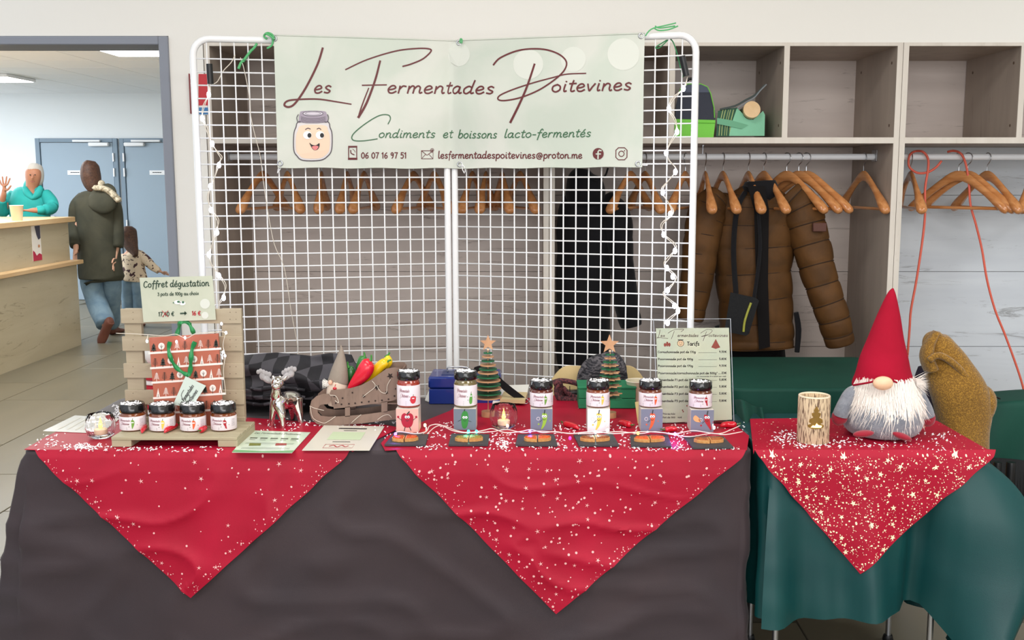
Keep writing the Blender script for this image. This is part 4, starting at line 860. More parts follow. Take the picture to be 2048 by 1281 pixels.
# ============================================================ THINGS ON THE TABLES
lidm = mat('black_lid', (20, 19, 20), .22, coat=.5); label_m = mat('jar_label', (232, 222, 226), .5); paper = mat('paper_white', (236, 234, 226), .6)
ink = mat('ink_dark', (52, 44, 48), .6); inkr = mat('ink_red', (178, 40, 52), .6)
def C(name, rgb, rough=.5, **k): return mat(name, rgb, rough, **k)
def on_cyl(c, r): return lambda u, v: V((c[0] + r * sin(u / r), c[1] - r * cos(u / r), c[2] + v))
chili_cols = {'green': (112, 156, 62), 'yellow': (224, 200, 84), 'orange': (222, 98, 52), 'red': (176, 30, 44)}
def jam_jar(label, px, py, z, wpx, hpx, fill, kind, group, tall=False):
    c = G(px, py, z); k = K(c); r = wpx / 2 / k; c = V((c.x, c.y + r, z)); k = K(c); r = wpx / 2 / k; h = hpx / k; lh = .0245; o = thing('preserve_jar', label, 'jar', c, group)
    gz = h - lh
    part('glass', MB().lathe([(r * .86, 0), (r * .97, .003), (r, .01), (r, gz * .84), (r * .93, gz * .93), (r * .86, gz * .97), (r * .86, gz)], c, n=28), C('fill_%d_%d_%d' % fill, fill, .18, coat=1), o, smooth=50)
    l = part('lid', MB().lathe([(r * .92, gz - .001), (r * .97, gz + .002), (r * .97, gz + .013), (r * .99, gz + .014), (r * .99, h - .003), (r * .94, h), (r * .88, h - .001)], c, n=48, rib=lambda a, z_: 1 + (.022 * (1 if (a * 24 / pi) % 2 < 1.1 else 0) if z_ < gz + .0135 and z_ > gz else 0) - .02 * abs(sin(4 * a)) * (1 if z_ > gz + .013 else 0)), lidm, o, smooth=40)
    b = MB(); rnd = random.Random(px)
    for _ in range(48):
        a, q = rnd.random() * 6.28, rnd.random() ** .6 * r * .85; p = c + V((q * cos(a), q * sin(a), h - .0008)); s_ = rnd.uniform(.002, .0055); t = rnd.random() * pi; hh = rnd.uniform(.001, .004)
        d = V((cos(t), sin(t), 0)) * s_; e = V((-sin(t), cos(t), 0)) * s_ * .4; b.add([p - d - e, p + d - e, p + d + e, p - d + e, p + V((0, 0, hh))], [(0, 1, 4), (1, 2, 4), (2, 3, 4), (3, 0, 4)])
    part('snow', b, snowm, l, smooth=False, stuff=True)
    la = part('label', MB().lathe([(r * 1.004, gz * .08), (r * 1.01, gz * .09), (r * 1.01, gz * .80), (r * 1.004, gz * .81)], c, n=32, cap=False), label_m, o, smooth=50)
    R_ = r * 1.01 + .0006; f = on_cyl(c, R_); y0, y1 = gz * .1, gz * .8; H = y1 - y0
    pr = Print(f, True); X = lambda q: q * r
    pr.text('Les', X(-.75), X(-.5), y0 + H * .72, H * .1, .0005, .3); pr.text('Fermentades', X(-.62), X(.2), y0 + H * .68, H * .1, .0006, .4); pr.stroke([(X(-.75), y0 + H * .62), (X(-.62), y0 + H * .9)], .0006); pr.stroke([(X(-.7), y0 + H * .35), (X(-.55), y0 + H * .6), (X(-.4), y0 + H * .52), (X(-.6), y0 + H * .4)], .0006, 4)
    pr.text('Poitevines', X(-.5), X(.1), y0 + H * .42, H * .1, .0006, .4); part('lettering', pr.mb, C('label_wine', (140, 70, 84)), la, smooth=False)
    pr = Print(f, True)
    for q in (.2, .12, .04): pr.stroke([(X(-.8), y0 + H * q), (X(-.1), y0 + H * q)], .0009)
    if not tall:
        for q in (.8, .7, .6, .5, .4, .3): pr.stroke([(X(.93), y0 + H * q), (X(1.25), y0 + H * q)], .0008)
    part('small_print', pr.mb, C('label_grey', (128, 118, 128)), la, smooth=False)
    pr = Print(f, True); x = X(.55 if tall else .35) if kind != 'pepper' else X(.52)
    if kind == 'pepper':
        pr.poly(cr([(x - .008, y0 + H * .42), (x - .003, y0 + H * .47), (x + .003, y0 + H * .47), (x + .009, y0 + H * .42), (x + .008, y0 + H * .2), (x + .003, y0 + H * .1), (x - .004, y0 + H * .1), (x - .009, y0 + H * .22)], 3, True)); col = C('print_pepper_red', (206, 48, 62))
    elif kind == 'gherkin': pr.poly(cr([(x, y0 + H * .62), (x + .0045, y0 + H * .45), (x + .003, y0 + H * .12), (x - .004, y0 + H * .08), (x - .006, y0 + H * .3)], 4, True)); col = C('print_gherkin', (96, 158, 70))
    else:
        pr.poly(cr([(x - .003, y0 + H * .78), (x + .004, y0 + H * .74), (x + .005, y0 + H * .5), (x + .001, y0 + H * .2), (x - .002, y0 + H * .12) if kind != 'red' else (x + .006, y0 + H * .12), (x - .003, y0 + H * .45)], 4, True)); col = C('print_' + kind, chili_cols[kind])
    pic = part('vegetable_print', pr.mb, col, la, smooth=False)
    pr = Print(on_cyl(c, R_ + .0005), True); yy = y0 + H * (.36 if kind == 'pepper' else .48 if kind == 'gherkin' else .6)
    pr.disc(x - .0015, yy, .0017); pr.disc(x + .002, yy, .0017); part('printed_eyes', pr.mb, wht, la, smooth=False)
    pr = Print(f, True); pr.stroke([(x, y0 + H * (.47 if kind == 'pepper' else .62 if kind == 'gherkin' else .78)), (x + .001, y0 + H * (.56 if kind == 'pepper' else .7 if kind == 'gherkin' else .92))], .0015)
    pr.disc(x - .011, y0 + H * .45, .0012); pr.disc(x - .010, y0 + H * .28, .0012)
    pr.disc(x + .0125, y0 + H * .4, .001); part('printed_stem', pr.mb, C('print_stem', (92, 110, 70)), la, smooth=False)
    return o
# ---- pallet stand
pal = wood('driftwood_pale', (164, 150, 126), (180, 166, 142), (150, 138, 114), (1, 1, 4), 6, .6, False)
palb = wood('driftwood_khaki', (166, 156, 128), (180, 170, 142), (140, 132, 104), (1, 1, 4), 6, .6, False)
ps = thing('pallet_stand', 'small wooden pallet display stand with slatted back at the left of the long table', 'display stand', T(345, 895))
YF0 = T(222, 895).y; DK = P(222, 875, YF0).z
f0 = G(222, 875, DK); f1 = G(474, 875, DK); bk = G(500, 843, DK)
YB1 = 3.02 + (f0.y - 2.9) ; 
dy = (bk.y - f0.y)
n_d = 4
for i in range(n_d):
    ya = f0.y + dy * i / n_d; yb = f0.y + dy * (i + 1) / n_d - .004
    part('deck_board', MB().box(f0.x, f1.x, ya, yb, DK - .009, DK, bev=.0012), palb, ps)
for i, fx_ in enumerate((0, .5, 1)):
    if i == 1: continue
    x = f0.x + (f1.x - f0.x - .055) * fx_; part('foot_block', MB().box(x, x + .055, f0.y + .002, f0.y + dy - .004, ZO, DK - .009, bev=.0012), palb, ps)
YP = G(257, 866, DK).y + .145
ux = P(250, 700, YP).x; ux2 = P(284, 700, YP).x; vx = P(444, 700, YP).x; vx2 = P(484, 700, YP).x; zt_ = P(300, 617, YP).z
for a, b_ in ((ux, ux2), (vx, vx2)): part('upright', MB().box(a, b_, YP + .004, YP + .022, DK, zt_ - .002, bev=.0015), pal, ps)
zz0 = [(618, 647), (673, 702), (727, 756), (780, 809), (834, 858)]
for y0, y1 in zz0:
    part('slat', MB().box(P(246, 700, YP).x, P(486, 700, YP).x, YP - .005, YP + .0035, P(300, y1, YP).z, P(300, y0, YP).z, bev=.001), pal, ps)
b = MB()
for y0, y1 in zz0:
    for x in (266, 460, 472):
        for yy in (y0 + 7, y1 - 8): p = P(x, yy, YP - .0055); b.ell(p, .0012, .0006, .0012, 6, 4)
part('nail_head', b, C('nail_dark', (92, 80, 66)), ps, stuff=True)
for x, y, kd in ((257, 865, 'green'), (317, 866, 'yellow'), (379, 866, 'orange'), (441, 865, 'red')):
    jam_jar('small chilli preserve jar with a %s chilli on its label, on the pallet stand' % kd, x, y, DK + .0002, 50, 54, (120, 58, 22), kind=kd, group='jars on the pallet stand')
redch = C('red_chilli_skin', (196, 20, 40), .22, coat=.6); stemg = C('chilli_stem', (74, 104, 46), .5)
def chilli(label, pxa, pxb, z, th=.009, group='red chillies'):
    a, b_ = G(*pxa, z), G(*pxb, z); a.z = b_.z = z + th; d = b_ - a; m = a.lerp(b_, .5) + V((0, .004, 0))
    o = thing('red_chilli', label, 'chilli', (a.x, a.y, z), group); rr = [th * .55, th, th, th * .8, th * .2]; 
    part('fruit', MB().tube([a, a.lerp(b_, .15), m, a.lerp(b_, .8), b_ - V((0, 0, th * .5))], rr, 12, sub=4), redch, o, smooth=True)
    part('stem', MB().tube([a + d * .03, a - d.normalized() * .006, a - d.normalized() * .014 + V((0, 0, .004))], [.0035, .002, .0022], 6, sub=2), stemg, o, smooth=True)
chilli('short red chilli pointing forward between the first two pallet jars', (291, 857), (284, 869), DK, .008)
chilli('red chilli lying between the second and third pallet jars', (354, 856), (329, 869), DK, .009)
chilli('round-ended red chilli between the third and fourth pallet jars', (401, 868), (413, 861), DK, .009)
chilli('red chilli left of the white pepper-card block in the middle', (1128, 853), (1158, 862), ZO, .009)
chilli('red chilli right of the block with the yellow chilli', (1262, 857), (1237, 850), ZO, .010)
chilli('red chilli beside the purple light between the last two blocks', (1330, 866), (1355, 864), ZO, .009)
chilli('red chilli right of the last block', (1472, 856), (1440, 857), ZO, .010)
# striped figure half hidden behind the pallet stand
b = MB(); p0 = P(318, 850, YP + .12); p0 = G(318, 828, ZT + .001); 
o = thing('striped_figure', 'red and white striped soft figure half hidden behind the pallet stand', 'decoration', p0)
for i in range(10):
    z0 = .002 + i * .016; part('stripe_ring', MB().lathe([(.036, z0), (.042, z0 + .004), (.042, z0 + .012), (.036, z0 + .016)], p0, n=20), C('figure_red', (186, 28, 46)) if i % 2 else C('figure_white', (240, 236, 232)), o)
part('head', MB().ell(p0 + V((0, 0, .195)), .036, .036, .038), C('figure_white', (240, 236, 232)), o, smooth=True)
# price card on the stand
cardm = mat('card_celadon', (196, 199, 180), .45, rgb2=(188, 193, 173), scale=14)
YCd = YP - .012
o = thing('price_card', 'tasting box price card standing on top of the pallet stand', 'sign', P(357, 645, YCd))
o_ = [(279, 556), (425, 552), (432, 640), (287, 645)]; b = MB(); b.prism([P(x, y, YCd) for x, y in o_[::-1]], [P(x, y, YCd + .0015) for x, y in o_[::-1]]); part('card', b, cardm, o, smooth=False)
fc = lambda d: (lambda x, y: P(x, y, YCd - d))
pr = Print(fc(.0008)); pr.disc(410, 608, 10, 10, 20); pr.disc(410, 631, 7, 7, 18); part('pale_circle', pr.mb, mat('banner_circle'), o, smooth=False)
pr = Print(fc(.0012)); pr.text('Coffret dégustation', 287, 419, 575.5, 7.6, 1.9, 0, 572); pr.text('3 pots de 100g au choix', 315, 398, 592, 4, 1.15, 0, 590)
pr.text('17,40 €', 317, 349, 633, 5.4, 1.5, 0, 632); pr.stroke([(361, 627.5), (370, 627)], 3); pr.poly([(369, 622.5), (374, 627), (369, 631.5)])
part('lettering', pr.mb, C('card_green_ink', (48, 70, 54)), o, smooth=False)
pr = Print(fc(.0016)); pr.stroke([(324, 622), (336, 634)], 1.1); pr.stroke([(336, 622), (325, 634)], 1.1); pr.text('16 €', 384, 402, 631, 5.4, 1.6); part('red_lettering', pr.mb, inkr, o, smooth=False)
pr = Print(fc(.0012)); pr.disc(355, 605, 7, 4); pr.disc(365, 607, 6, 4); part('small_picture', pr.mb, wht, o, smooth=False)
pr = Print(fc(.0016)); pr.disc(357, 604, 3, 2.2); pr.disc(366, 605, 2.6, 2.4); pr.disc(347, 606, 1.5, 1.2); part('picture_dark', pr.mb, C('pic_green', (70, 110, 84)), o, smooth=False)
# gift bag
YG = YP - .062
bagm = C('terracotta_paper', (178, 98, 76), .5); gb = thing('gift_bag', 'terracotta gift bag printed with rows of fir trees, leaning on the pallet stand', 'gift bag', P(380, 866, YG))
o_ = [(298, 676), (436, 667), (449, 864), (313, 864)]; o2 = [(302, 675), (438, 667), (449, 863), (315, 863)]
b = MB(); b.prism([P(x, y, YG) for x, y in o_[::-1]], [P(x, y, YG + .052) for x, y in o2[::-1]]); part('paper_bag', b, bagm, gb, smooth=False)
def bagp(x, y): return P(x, y, YG - .0008)
def bl(k, t): return (299 + k * 3 + (437 - 299) * t, [707, 737, 766, 797, 828][k] - 9 * t)
pr = Print(bagp); 
for k in range(5):
    a, c_ = bl(k, -.005), bl(k, 1.03); pr.stroke([a, ((a[0] + c_[0]) / 2, (a[1] + c_[1]) / 2), c_], 4.2)
rnd = random.Random(4); dk = Print(bagp); ds = Print(lambda x, y: P(x, y, YG - .0012))
for k in range(5):
    for j in range(9):
        x, y = bl(k, .06 + j * .113); y -= 2.5; ty = (j * 3 + k * 2 + (j > 4)) % 5; h = 17
        if y - h < (672 if k == 0 else 0): h = 14
        if ty == 0: 
            for q in range(3): dk.poly([(x - 6 + q, y - 2 - q * 4), (x + 6 - q, y - 2 - q * 4), (x, y - 9 - q * 4)])
            dk.stroke([(x, y + 1), (x, y - 4)], 1.3)
        elif ty == 1:
            pr.poly([(x - 3.5, y), (x + 3.5, y), (x, y - h)])
            ds.stroke([(x, y + 1), (x, y - 5)], .8)
        elif ty == 2:
            dk.stroke([(x, y + 1), (x, y - h)], 1.0)
            for q in range(5): dk.stroke([(x - 5 + q * .7, y - 6 - q * 2.6), (x, y - 3 - q * 2.8), (x + 5 - q * .7, y - 6 - q * 2.6)], .8)
        elif ty == 3: 
            pr.disc(x, y - 10, 6.5, 7); ds.stroke([(x, y + 1), (x, y - 13)], .8); ds.stroke([(x, y - 7), (x - 3, y - 11)], .6); ds.stroke([(x, y - 7), (x + 3, y - 11)], .6)
        else:
            pr.stroke([(x, y + 1), (x, y - h)], 1.0)
            for q in range(5): pr.stroke([(x - 5 + q * .7, y - 4 - q * 2.6), (x, y - 7 - q * 2.4), (x + 5 - q * .7, y - 4 - q * 2.6)], .9)
part('white_print', pr.mb, C('bag_white_print', (240, 224, 216)), gb, smooth=False, stuff=True)
dk.mb.add([v for v in ds.mb.v], ds.mb.f); part('dark_print', dk.mb, C('bag_dark_print', (46, 50, 44)), gb, smooth=False, stuff=True)
ribg = C('green_satin_ribbon', (18, 128, 66), .3, sheen=.3)
def ribbon(mb, pts, Y, w, yo=0):
    pts = cr(pts, 5); Y_ = Y; n_ = len(pts); vs = []
    for i, p in enumerate(pts):
        a, c_ = pts[max(i - 1, 0)], pts[min(i + 1, n_ - 1)]; dx, dy = c_[0] - a[0], c_[1] - a[1]; l = hypot(dx, dy) or 1; ww = w * (1 + .25 * sin(i * .9)); yy = Y_ + .004 * sin(i * .5)
        vs += [P(p[0] - dy / l * ww, p[1] + dx / l * ww, yy), P(p[0] + dy / l * ww, p[1] - dx / l * ww, yy + .004), P(p[0] + dy / l * ww, p[1] - dx / l * ww, yy + .0052), P(p[0] - dy / l * ww, p[1] + dx / l * ww, yy + .0012)]
    mb.add(vs, [(4 * i + k, 4 * i + (k + 1) % 4, 4 * i + 4 + (k + 1) % 4, 4 * i + 4 + k) for i in range(n_ - 1) for k in range(4)])
b = MB(); ribbon(b, [(340, 684), (337, 700), (342, 718), (352, 735), (366, 746), (378, 752)], YG - .014, 3.8); ribbon(b, [(390, 684), (384, 700), (382, 720), (381, 738), (378, 753)], YG - .016, 4.2); part('ribbon_handle', b, ribg, gb, smooth=True)
b = MB(); ribbon(b, [(353, 672), (358, 656), (361, 646), (376, 645), (382, 655), (388, 668)], YG + .05, 4.0); part('ribbon_handle', b, ribg, gb, smooth=True)
tagp = [(371, 753), (412, 772), (383, 816), (346, 810)]
b = MB(); b.prism([P(x, y, YG - .019) for x, y in tagp[::-1]], [P(x, y, YG - .0178) for x, y in tagp[::-1]]); tg = part('gift_tag', b, C('tag_pale', (206, 218, 208)), gb, smooth=False)
ca, sa = cos(-1.0), sin(-1.0)
def tagf(u, v): return P(368 + u * ca - v * sa, 800 + u * sa + v * ca, YG - .0205)
pr = Print(tagf); pr.text('Les Fermentades', -14, 34, 2, 4.2, .9, .3); pr.text('Poitevines', 0, 30, 14, 4.2, .9, .3); pr.stroke([(-4, 5), (4, -9), (16, -11)], .9, 4); pr.stroke([(-6, 18), (2, 2), (14, 4), (4, 10)], .9, 4)
part('lettering', pr.mb, ink, tg, smooth=False)
# fairy lights round the stand
o = thing('fairy_lights', 'clear wire fairy lights draped across the pallet stand', 'string lights', P(300, 668, YP - .09))
w_ = [P(x, y, YG - .025 - q) for x, y, q in ((232, 667, 0), (262, 668, 0), (296, 670, 0), (330, 672, 0), (352, 669, .003), (372, 677, .004), (392, 668, .004), (420, 666, 0), (444, 664, 0), (455, 668, 0))]
b = MB(); b.tube(w_, .0011, 6, sub=4); b.tube([P(452, 664, YG - .02), P(446, 690, YG - .02), P(450, 712, YG - .02), P(447, 745, YG - .02), P(452, 790, YG - .02)], .001, 6, sub=4); b.tube([P(296, 670, YG - .025), P(293, 685, YG - .025)], .001, 6); part('wire', b, clearw, o, smooth=True)
for x, y in ((294, 683), (370, 676), (353, 684), (443, 648), (452, 666), (450, 712), (446, 705)): part('bulb', MB().ell(P(x, y, YG - .027), .003, .003, .0045, 8, 6), ledw, o, smooth=True)
# ---- papers on the table
def sheet_on(label, name, quad, z, m, th=.0012, cat='leaflet'):
    p = [G(x, y, z) for x, y in quad]; o = thing(name, label, cat, sum(p, V((0, 0, 0))) / 4)
    b = MB(); b.prism([q + V((0, 0, th)) for q in p], p); part('sheet', b, m, o, smooth=False)
    def f(u, v): return (p[0].lerp(p[1], u)).lerp(p[3].lerp(p[2], u), v) + V((0, 0, th + .0006))
    return o, f
o, f = sheet_on('clear sleeve with a printed sheet lying at the left end of the table', 'plastic_sleeve', [(86, 863), (150, 832), (240, 838), (205, 868)], ZO, mat('sleeve_gloss', (226, 224, 214), .12, coat=.6))
pr = Print(f)
for v in (.2, .35, .5, .65, .8): pr.stroke([(.15, v), (.85, v)], .03)
part('printed_lines', pr.mb, C('faint_grey', (190, 186, 170)), o, smooth=False)
o, f = sheet_on('pale green leaflet lying in front of the reindeer', 'leaflet', [(500, 862), (621, 866), (584, 907), (464, 906)], ZO, mat('leaflet_green', (204, 224, 196), .35, rgb2=(224, 234, 220), scale=9, coat=.3))
pr = Print(f); pr.text('Les Fermentades Poitevines', .12, .88, .16, .05, .006, .3); 
for k in range(5): pr.stroke([(.12 + k * .17, .36), (.21 + k * .17, .36)], .05)
for k in range(5): pr.stroke([(.12 + k * .17, .44), (.21 + k * .17, .44)], .012)
for v in (.58, .62, .8, .84): pr.stroke([(.1, v), (.9, v)], .006)
part('printed_lines', pr.mb, C('leaf_ink', (104, 112, 96)), o, smooth=False)
pr = Print(f); pr.poly([(.17, .6), (.36, .6), (.38, .7), (.19, .72)]); part('olive_photo', pr.mb, C('olive_pic', (122, 126, 60)), o, smooth=False)
pr = Print(f); pr.poly([(.6, .58), (.78, .58), (.8, .67), (.62, .69)]); part('red_photo', pr.mb, C('red_pic', (168, 70, 66)), o, smooth=False)
pr = Print(f); pr.poly([(0, .9), (.5, .95), (1, .9), (1, 1), (0, 1)]); part('green_wave', pr.mb, C('wave_green', (120, 172, 120)), o, smooth=False)
o, f = sheet_on('cream leaflet with a pale green block lying right of the green leaflet', 'leaflet', [(648, 852), (769, 854), (739, 902), (604, 902)], ZO + .0002, mat('leaflet_cream', (226, 222, 208), .3, coat=.3))
pr = Print(f); [pr.stroke([(.3 + q * .034, .13), (.322 + q * .034, .13)], .04) for q in range(13)]; [pr.stroke([(.4 + q * .03, .22), (.42 + q * .03, .22)], .018) for q in range(7)]; [pr.stroke([(.36 + q * .03, .68), (.38 + q * .03, .68)], .018) for q in range(9)]
part('printed_marks', pr.mb, ink, o, smooth=False, stuff=True)
pr = Print(f); pr.poly([(.24, .28), (.76, .28), (.76, .6), (.24, .6)]); part('green_block', pr.mb, C('celadon_block', (196, 212, 176)), o, smooth=False)
pr = Print(f); pr.stroke([(.28, .78), (.72, .78), (.72, .92), (.28, .92), (.28, .78)], .008); pr.stroke([(.36, .85), (.42, .82), (.48, .88), (.54, .82), (.6, .87), (.64, .84)], .02, 3); part('red_marks', pr.mb, inkr, o, smooth=False, stuff=True)
# ---- tealight glasses
glassm = mat('ribbed_glass', (252, 252, 254), .03, trans=1, ior=1.14, spec=.8, coat=.5)
flm = mat('led_flame', (255, 190, 70), emit=4)
for px, py, wp, hp, lb in ((194, 880, 58, 50, 'ribbed glass tealight holder at the left end of the red cover'), (1007, 861, 56, 50, 'ribbed glass tealight holder beside the disc tree in the middle')):
    c = T(px, py); r = wp / 2 / K(c); c.y += r * .7; h = hp / K(c) * .95; o = thing('tealight_holder', lb, 'candle holder', c)
    prof = [(r * .62, .002), (r * .85, h * .12), (r, h * .45), (r * .97, h * .7), (r * .80, h), (r * .76, h), (r * .93, h * .7), (r * .96, h * .45), (r * .8, h * .15), (r * .5, .009)]
    part('ribbed_glass', MB().lathe([(r * .6, 0)] + prof + [(0, .009)], c, n=112, rib=lambda a, z_: 1 + .035 * abs(sin(7 * a)) if z_ > .003 else 1), glassm, o, smooth=True)
    t = c + V((0, 0, .0095)); part('led_tealight', MB().lathe([(.0185, 0), (.019, .002), (.019, .014), (.016, .016), (.004, .016), (.003, .019)], t, n=24), C('tealight_cream', (240, 214, 180), .5), o)
    part('flame', MB().lathe([(.003, .017), (.0062, .024), (.004, .034), (.0005, .041)], t, n=10), flm, o, smooth=True)
# ---- chrome reindeer
chrome = mat('chrome_silver', (225, 220, 214), .06, metal=1); glit = mat('silver_glitter', (214, 210, 212), .35, metal=.7, bump=1, bscale=900)
YD = T(560, 858).y + .03
o = thing('reindeer_figure', 'chrome silver reindeer figure with glitter antlers', 'figurine', P(555, 858, YD - .02))
def dp(x, y, d=0): return P(x, y, YD + d)
def zx(x, y): return (460 + x / 4.575, 640 + y / 4.575)
kD = K(P(555, 800, YD))
skf = 1.25
def sk(rows, mb, n=16, sub=6):
    out = []
    for r in rows: x, y = zx(r[0], r[1]); p = P(x, y, YD + (r[3] if len(r) > 3 else 0)); out.append((p.x, p.y, p.z, r[2] * skf / 4.575 / kD, r[2] * min(skf, 1.2) / 4.575 / kD * (r[4] if len(r) > 4 else 1)))
    return mb.loft(out, n=n, sub=sub)
b = MB()
sk([(420, 580, 20, -.02), (425, 640, 30, -.018), (428, 700, 44, -.005), (470, 740, 62, .02), (540, 735, 72, .05), (600, 725, 62, .075), (634, 720, 25, .09)], b)       # chest, trunk
sk([(470, 720, 50, .0), (445, 770, 44, -.01), (470, 860, 32, -.015), (482, 930, 19, -.018), (486, 997, 15, -.02), (486, 1003, 5, -.02)], b)
sk([(420, 720, 40, .0), (400, 800, 30, .0), (388, 900, 20, .0), (382, 985, 14, .0), (382, 990, 4, .0)], b)
sk([(600, 730, 60, .06), (618, 800, 42, .055), (640, 880, 26, .05), (655, 968, 15, .045), (655, 974, 4, .045)], b)
sk([(560, 730, 55, .08), (570, 800, 36, .085), (575, 890, 22, .09), (566, 938, 13, .09), (566, 942, 4, .09)], b)
sk([(425, 700, 45, -.0), (425, 640, 33, -.012), (428, 590, 30, -.02), (432, 560, 34, -.02)], b)
hx, hy = zx(432, 575); b.ell(P(hx, hy, YD - .025), 62 / 4.575 / kD, .018, 58 / 4.575 / kD, 20, 14)
hx, hy = zx(425, 605); b.ell(P(hx, hy, YD - .042), 46 / 4.575 / kD, .017, 34 / 4.575 / kD, 18, 12)
hx, hy = zx(500, 540); b.ell(P(hx, hy, YD - .012), .004, .003, .011, 12, 8, rot=Matrix.Rotation(.6, 3, 'Y')); hx, hy = zx(398, 545); b.ell(P(hx, hy, YD - .012), .004, .003, .008, 12, 8, rot=Matrix.Rotation(-.8, 3, 'Y'))
for s_ in (395, 458): hx, hy = zx(s_, 525); b.ell(P(hx, hy, YD - .02), .0045, .004, .005, 10, 8)
part('body', b, chrome, o, smooth=True)
skf = 1.1; b = MB()
for x_, y_, r_ in ((258, 478, 17), (280, 470, 19), (305, 480, 20), (332, 492, 20), (362, 500, 20), (300, 515, 32), (340, 540, 32)): q = zx(x_, y_); b.ell(P(*q, YD), r_ / 4.575 / kD, .006, r_ * 1.25 / 4.575 / kD, 12, 8)
for pts in ([(400, 560, 12), (375, 562, 20), (345, 555, 24), (310, 530, 22)],): sk(pts + [], b, n=12, sub=4)
part('antler', b, glit, o, smooth=True)
b = MB()
for x_, y_, r_ in ((592, 452, 19), (566, 446, 19), (540, 455, 19), (512, 466, 19), (488, 484, 18), (560, 490, 30), (520, 510, 30)): q = zx(x_, y_); b.ell(P(*q, YD), r_ / 4.575 / kD, .006, r_ * 1.25 / 4.575 / kD, 12, 8)
for pts in ([(462, 548, 12), (485, 540, 20), (515, 525, 24), (550, 500, 22)],): sk(pts, b, n=12, sub=4)
part('antler', b, glit, o, smooth=True)
# ---- wooden sleigh
slw = wood('sleigh_walnut_ply', (118, 96, 84), (136, 112, 98), (96, 78, 66), (4, 4, 1), 8, .55, False)
YS1 = T(640, 852).y; YS2 = YS1 + .10
o = thing('wooden_sleigh', 'brown plywood sleigh with star cutouts holding a gnome and peppers', 'sleigh', P(690, 852, YS1))
side_o = [zx(*q) for q in ((912, 672), (925, 645), (1000, 640), (1100, 628), (1200, 600), (1290, 550), (1360, 500), (1430, 450), (1500, 438), (1560, 445), (1580, 470), (1580, 700), (1490, 740), (1390, 758), (1100, 800), (950, 815), (935, 740), (930, 712))]
runner = [zx(*q) for q in ((730, 800), (745, 740), (790, 700), (850, 680), (900, 680), (925, 710), (920, 745), (890, 775), (850, 775), (825, 780), (802, 815), (802, 850), (830, 880), (900, 890), (1000, 886), (1200, 872), (1400, 845), (1560, 820), (1575, 850), (1570, 905), (1400, 925), (1200, 950), (1000, 968), (850, 972), (790, 950), (745, 905), (728, 850))]
st1 = [zx(*q) for q in ((1052, 800), (1098, 795), (1098, 885), (1052, 888))]; st2 = [zx(*q) for q in ((1385, 755), (1440, 745), (1440, 845), (1385, 848))]
def fz(x, y, Y): return P(x, y, Y)
for sd, Y in (('front', YS1), ('back', YS2)):
    b = MB()
    sh = (0, 0)
    b.prism([fz(x + sh[0], y + sh[1], YS1) + V((0, Y - YS1, 0)) for x, y in side_o], [fz(x, y, YS1) + V((0, Y - YS1 + .004, 0)) for x, y in side_o])
    for q in (runner, st1, st2): b.prism([fz(x, y, YS1) + V((0, Y - YS1, 0)) for x, y in q], [fz(x, y, YS1) + V((0, Y - YS1 + .004, 0)) for x, y in q])
    part('side_panel', b, slw, o, smooth=False)
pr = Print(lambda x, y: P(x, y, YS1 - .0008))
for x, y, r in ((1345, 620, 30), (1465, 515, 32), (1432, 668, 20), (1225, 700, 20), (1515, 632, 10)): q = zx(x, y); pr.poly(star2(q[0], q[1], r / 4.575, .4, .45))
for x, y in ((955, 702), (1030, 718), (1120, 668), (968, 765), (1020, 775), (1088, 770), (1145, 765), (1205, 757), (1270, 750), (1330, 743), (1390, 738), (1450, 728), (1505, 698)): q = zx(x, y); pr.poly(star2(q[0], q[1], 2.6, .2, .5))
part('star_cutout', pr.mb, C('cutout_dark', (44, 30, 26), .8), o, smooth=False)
q0, q1 = P(*zx(950, 800), YS1), P(*zx(1570, 700), YS1); b = MB(); b.box(q0.x, q1.x, YS1 + .004, YS2, q0.z + .008, q0.z + .012); part('floor_board', b, slw, o, smooth=False)
e0, e1 = P(*zx(1580, 470), YS1), P(*zx(1580, 700), YS1); part('back_board', MB().box(e0.x - .006, e0.x - .002, YS1 + .004, YS2, e1.z, e0.z), slw, o, smooth=False)
e0, e1 = P(*zx(925, 660), YS1), P(*zx(940, 790), YS1); part('front_board', MB().box(e0.x, e0.x + .004, YS1 + .004, YS2, e1.z, e0.z), slw, o, smooth=False)
b = MB(); 
for pts in ([(912, 690), (970, 700), (995, 760), (960, 740)], [(1215, 705), (1260, 670), (1330, 610), (1300, 560)], [(1340, 600), (1380, 660), (1430, 668), (1440, 600), (1470, 545)], [(735, 800), (760, 900), (850, 945), (900, 930), (965, 885)], [(1110, 945), (1160, 900), (1200, 868)], [(1350, 915), (1400, 880), (1450, 870), (1480, 900)], [(728, 790), (780, 812), (860, 830)]): b.tube([P(*zx(*q), YS1 - .004) for q in pts], .0009, 6, sub=4)
single('fairy_lights', 'thin silver wire wound over the front of the wooden sleigh', 'string lights', b, clearw, P(*zx(1200, 700), YS1), smooth=True)
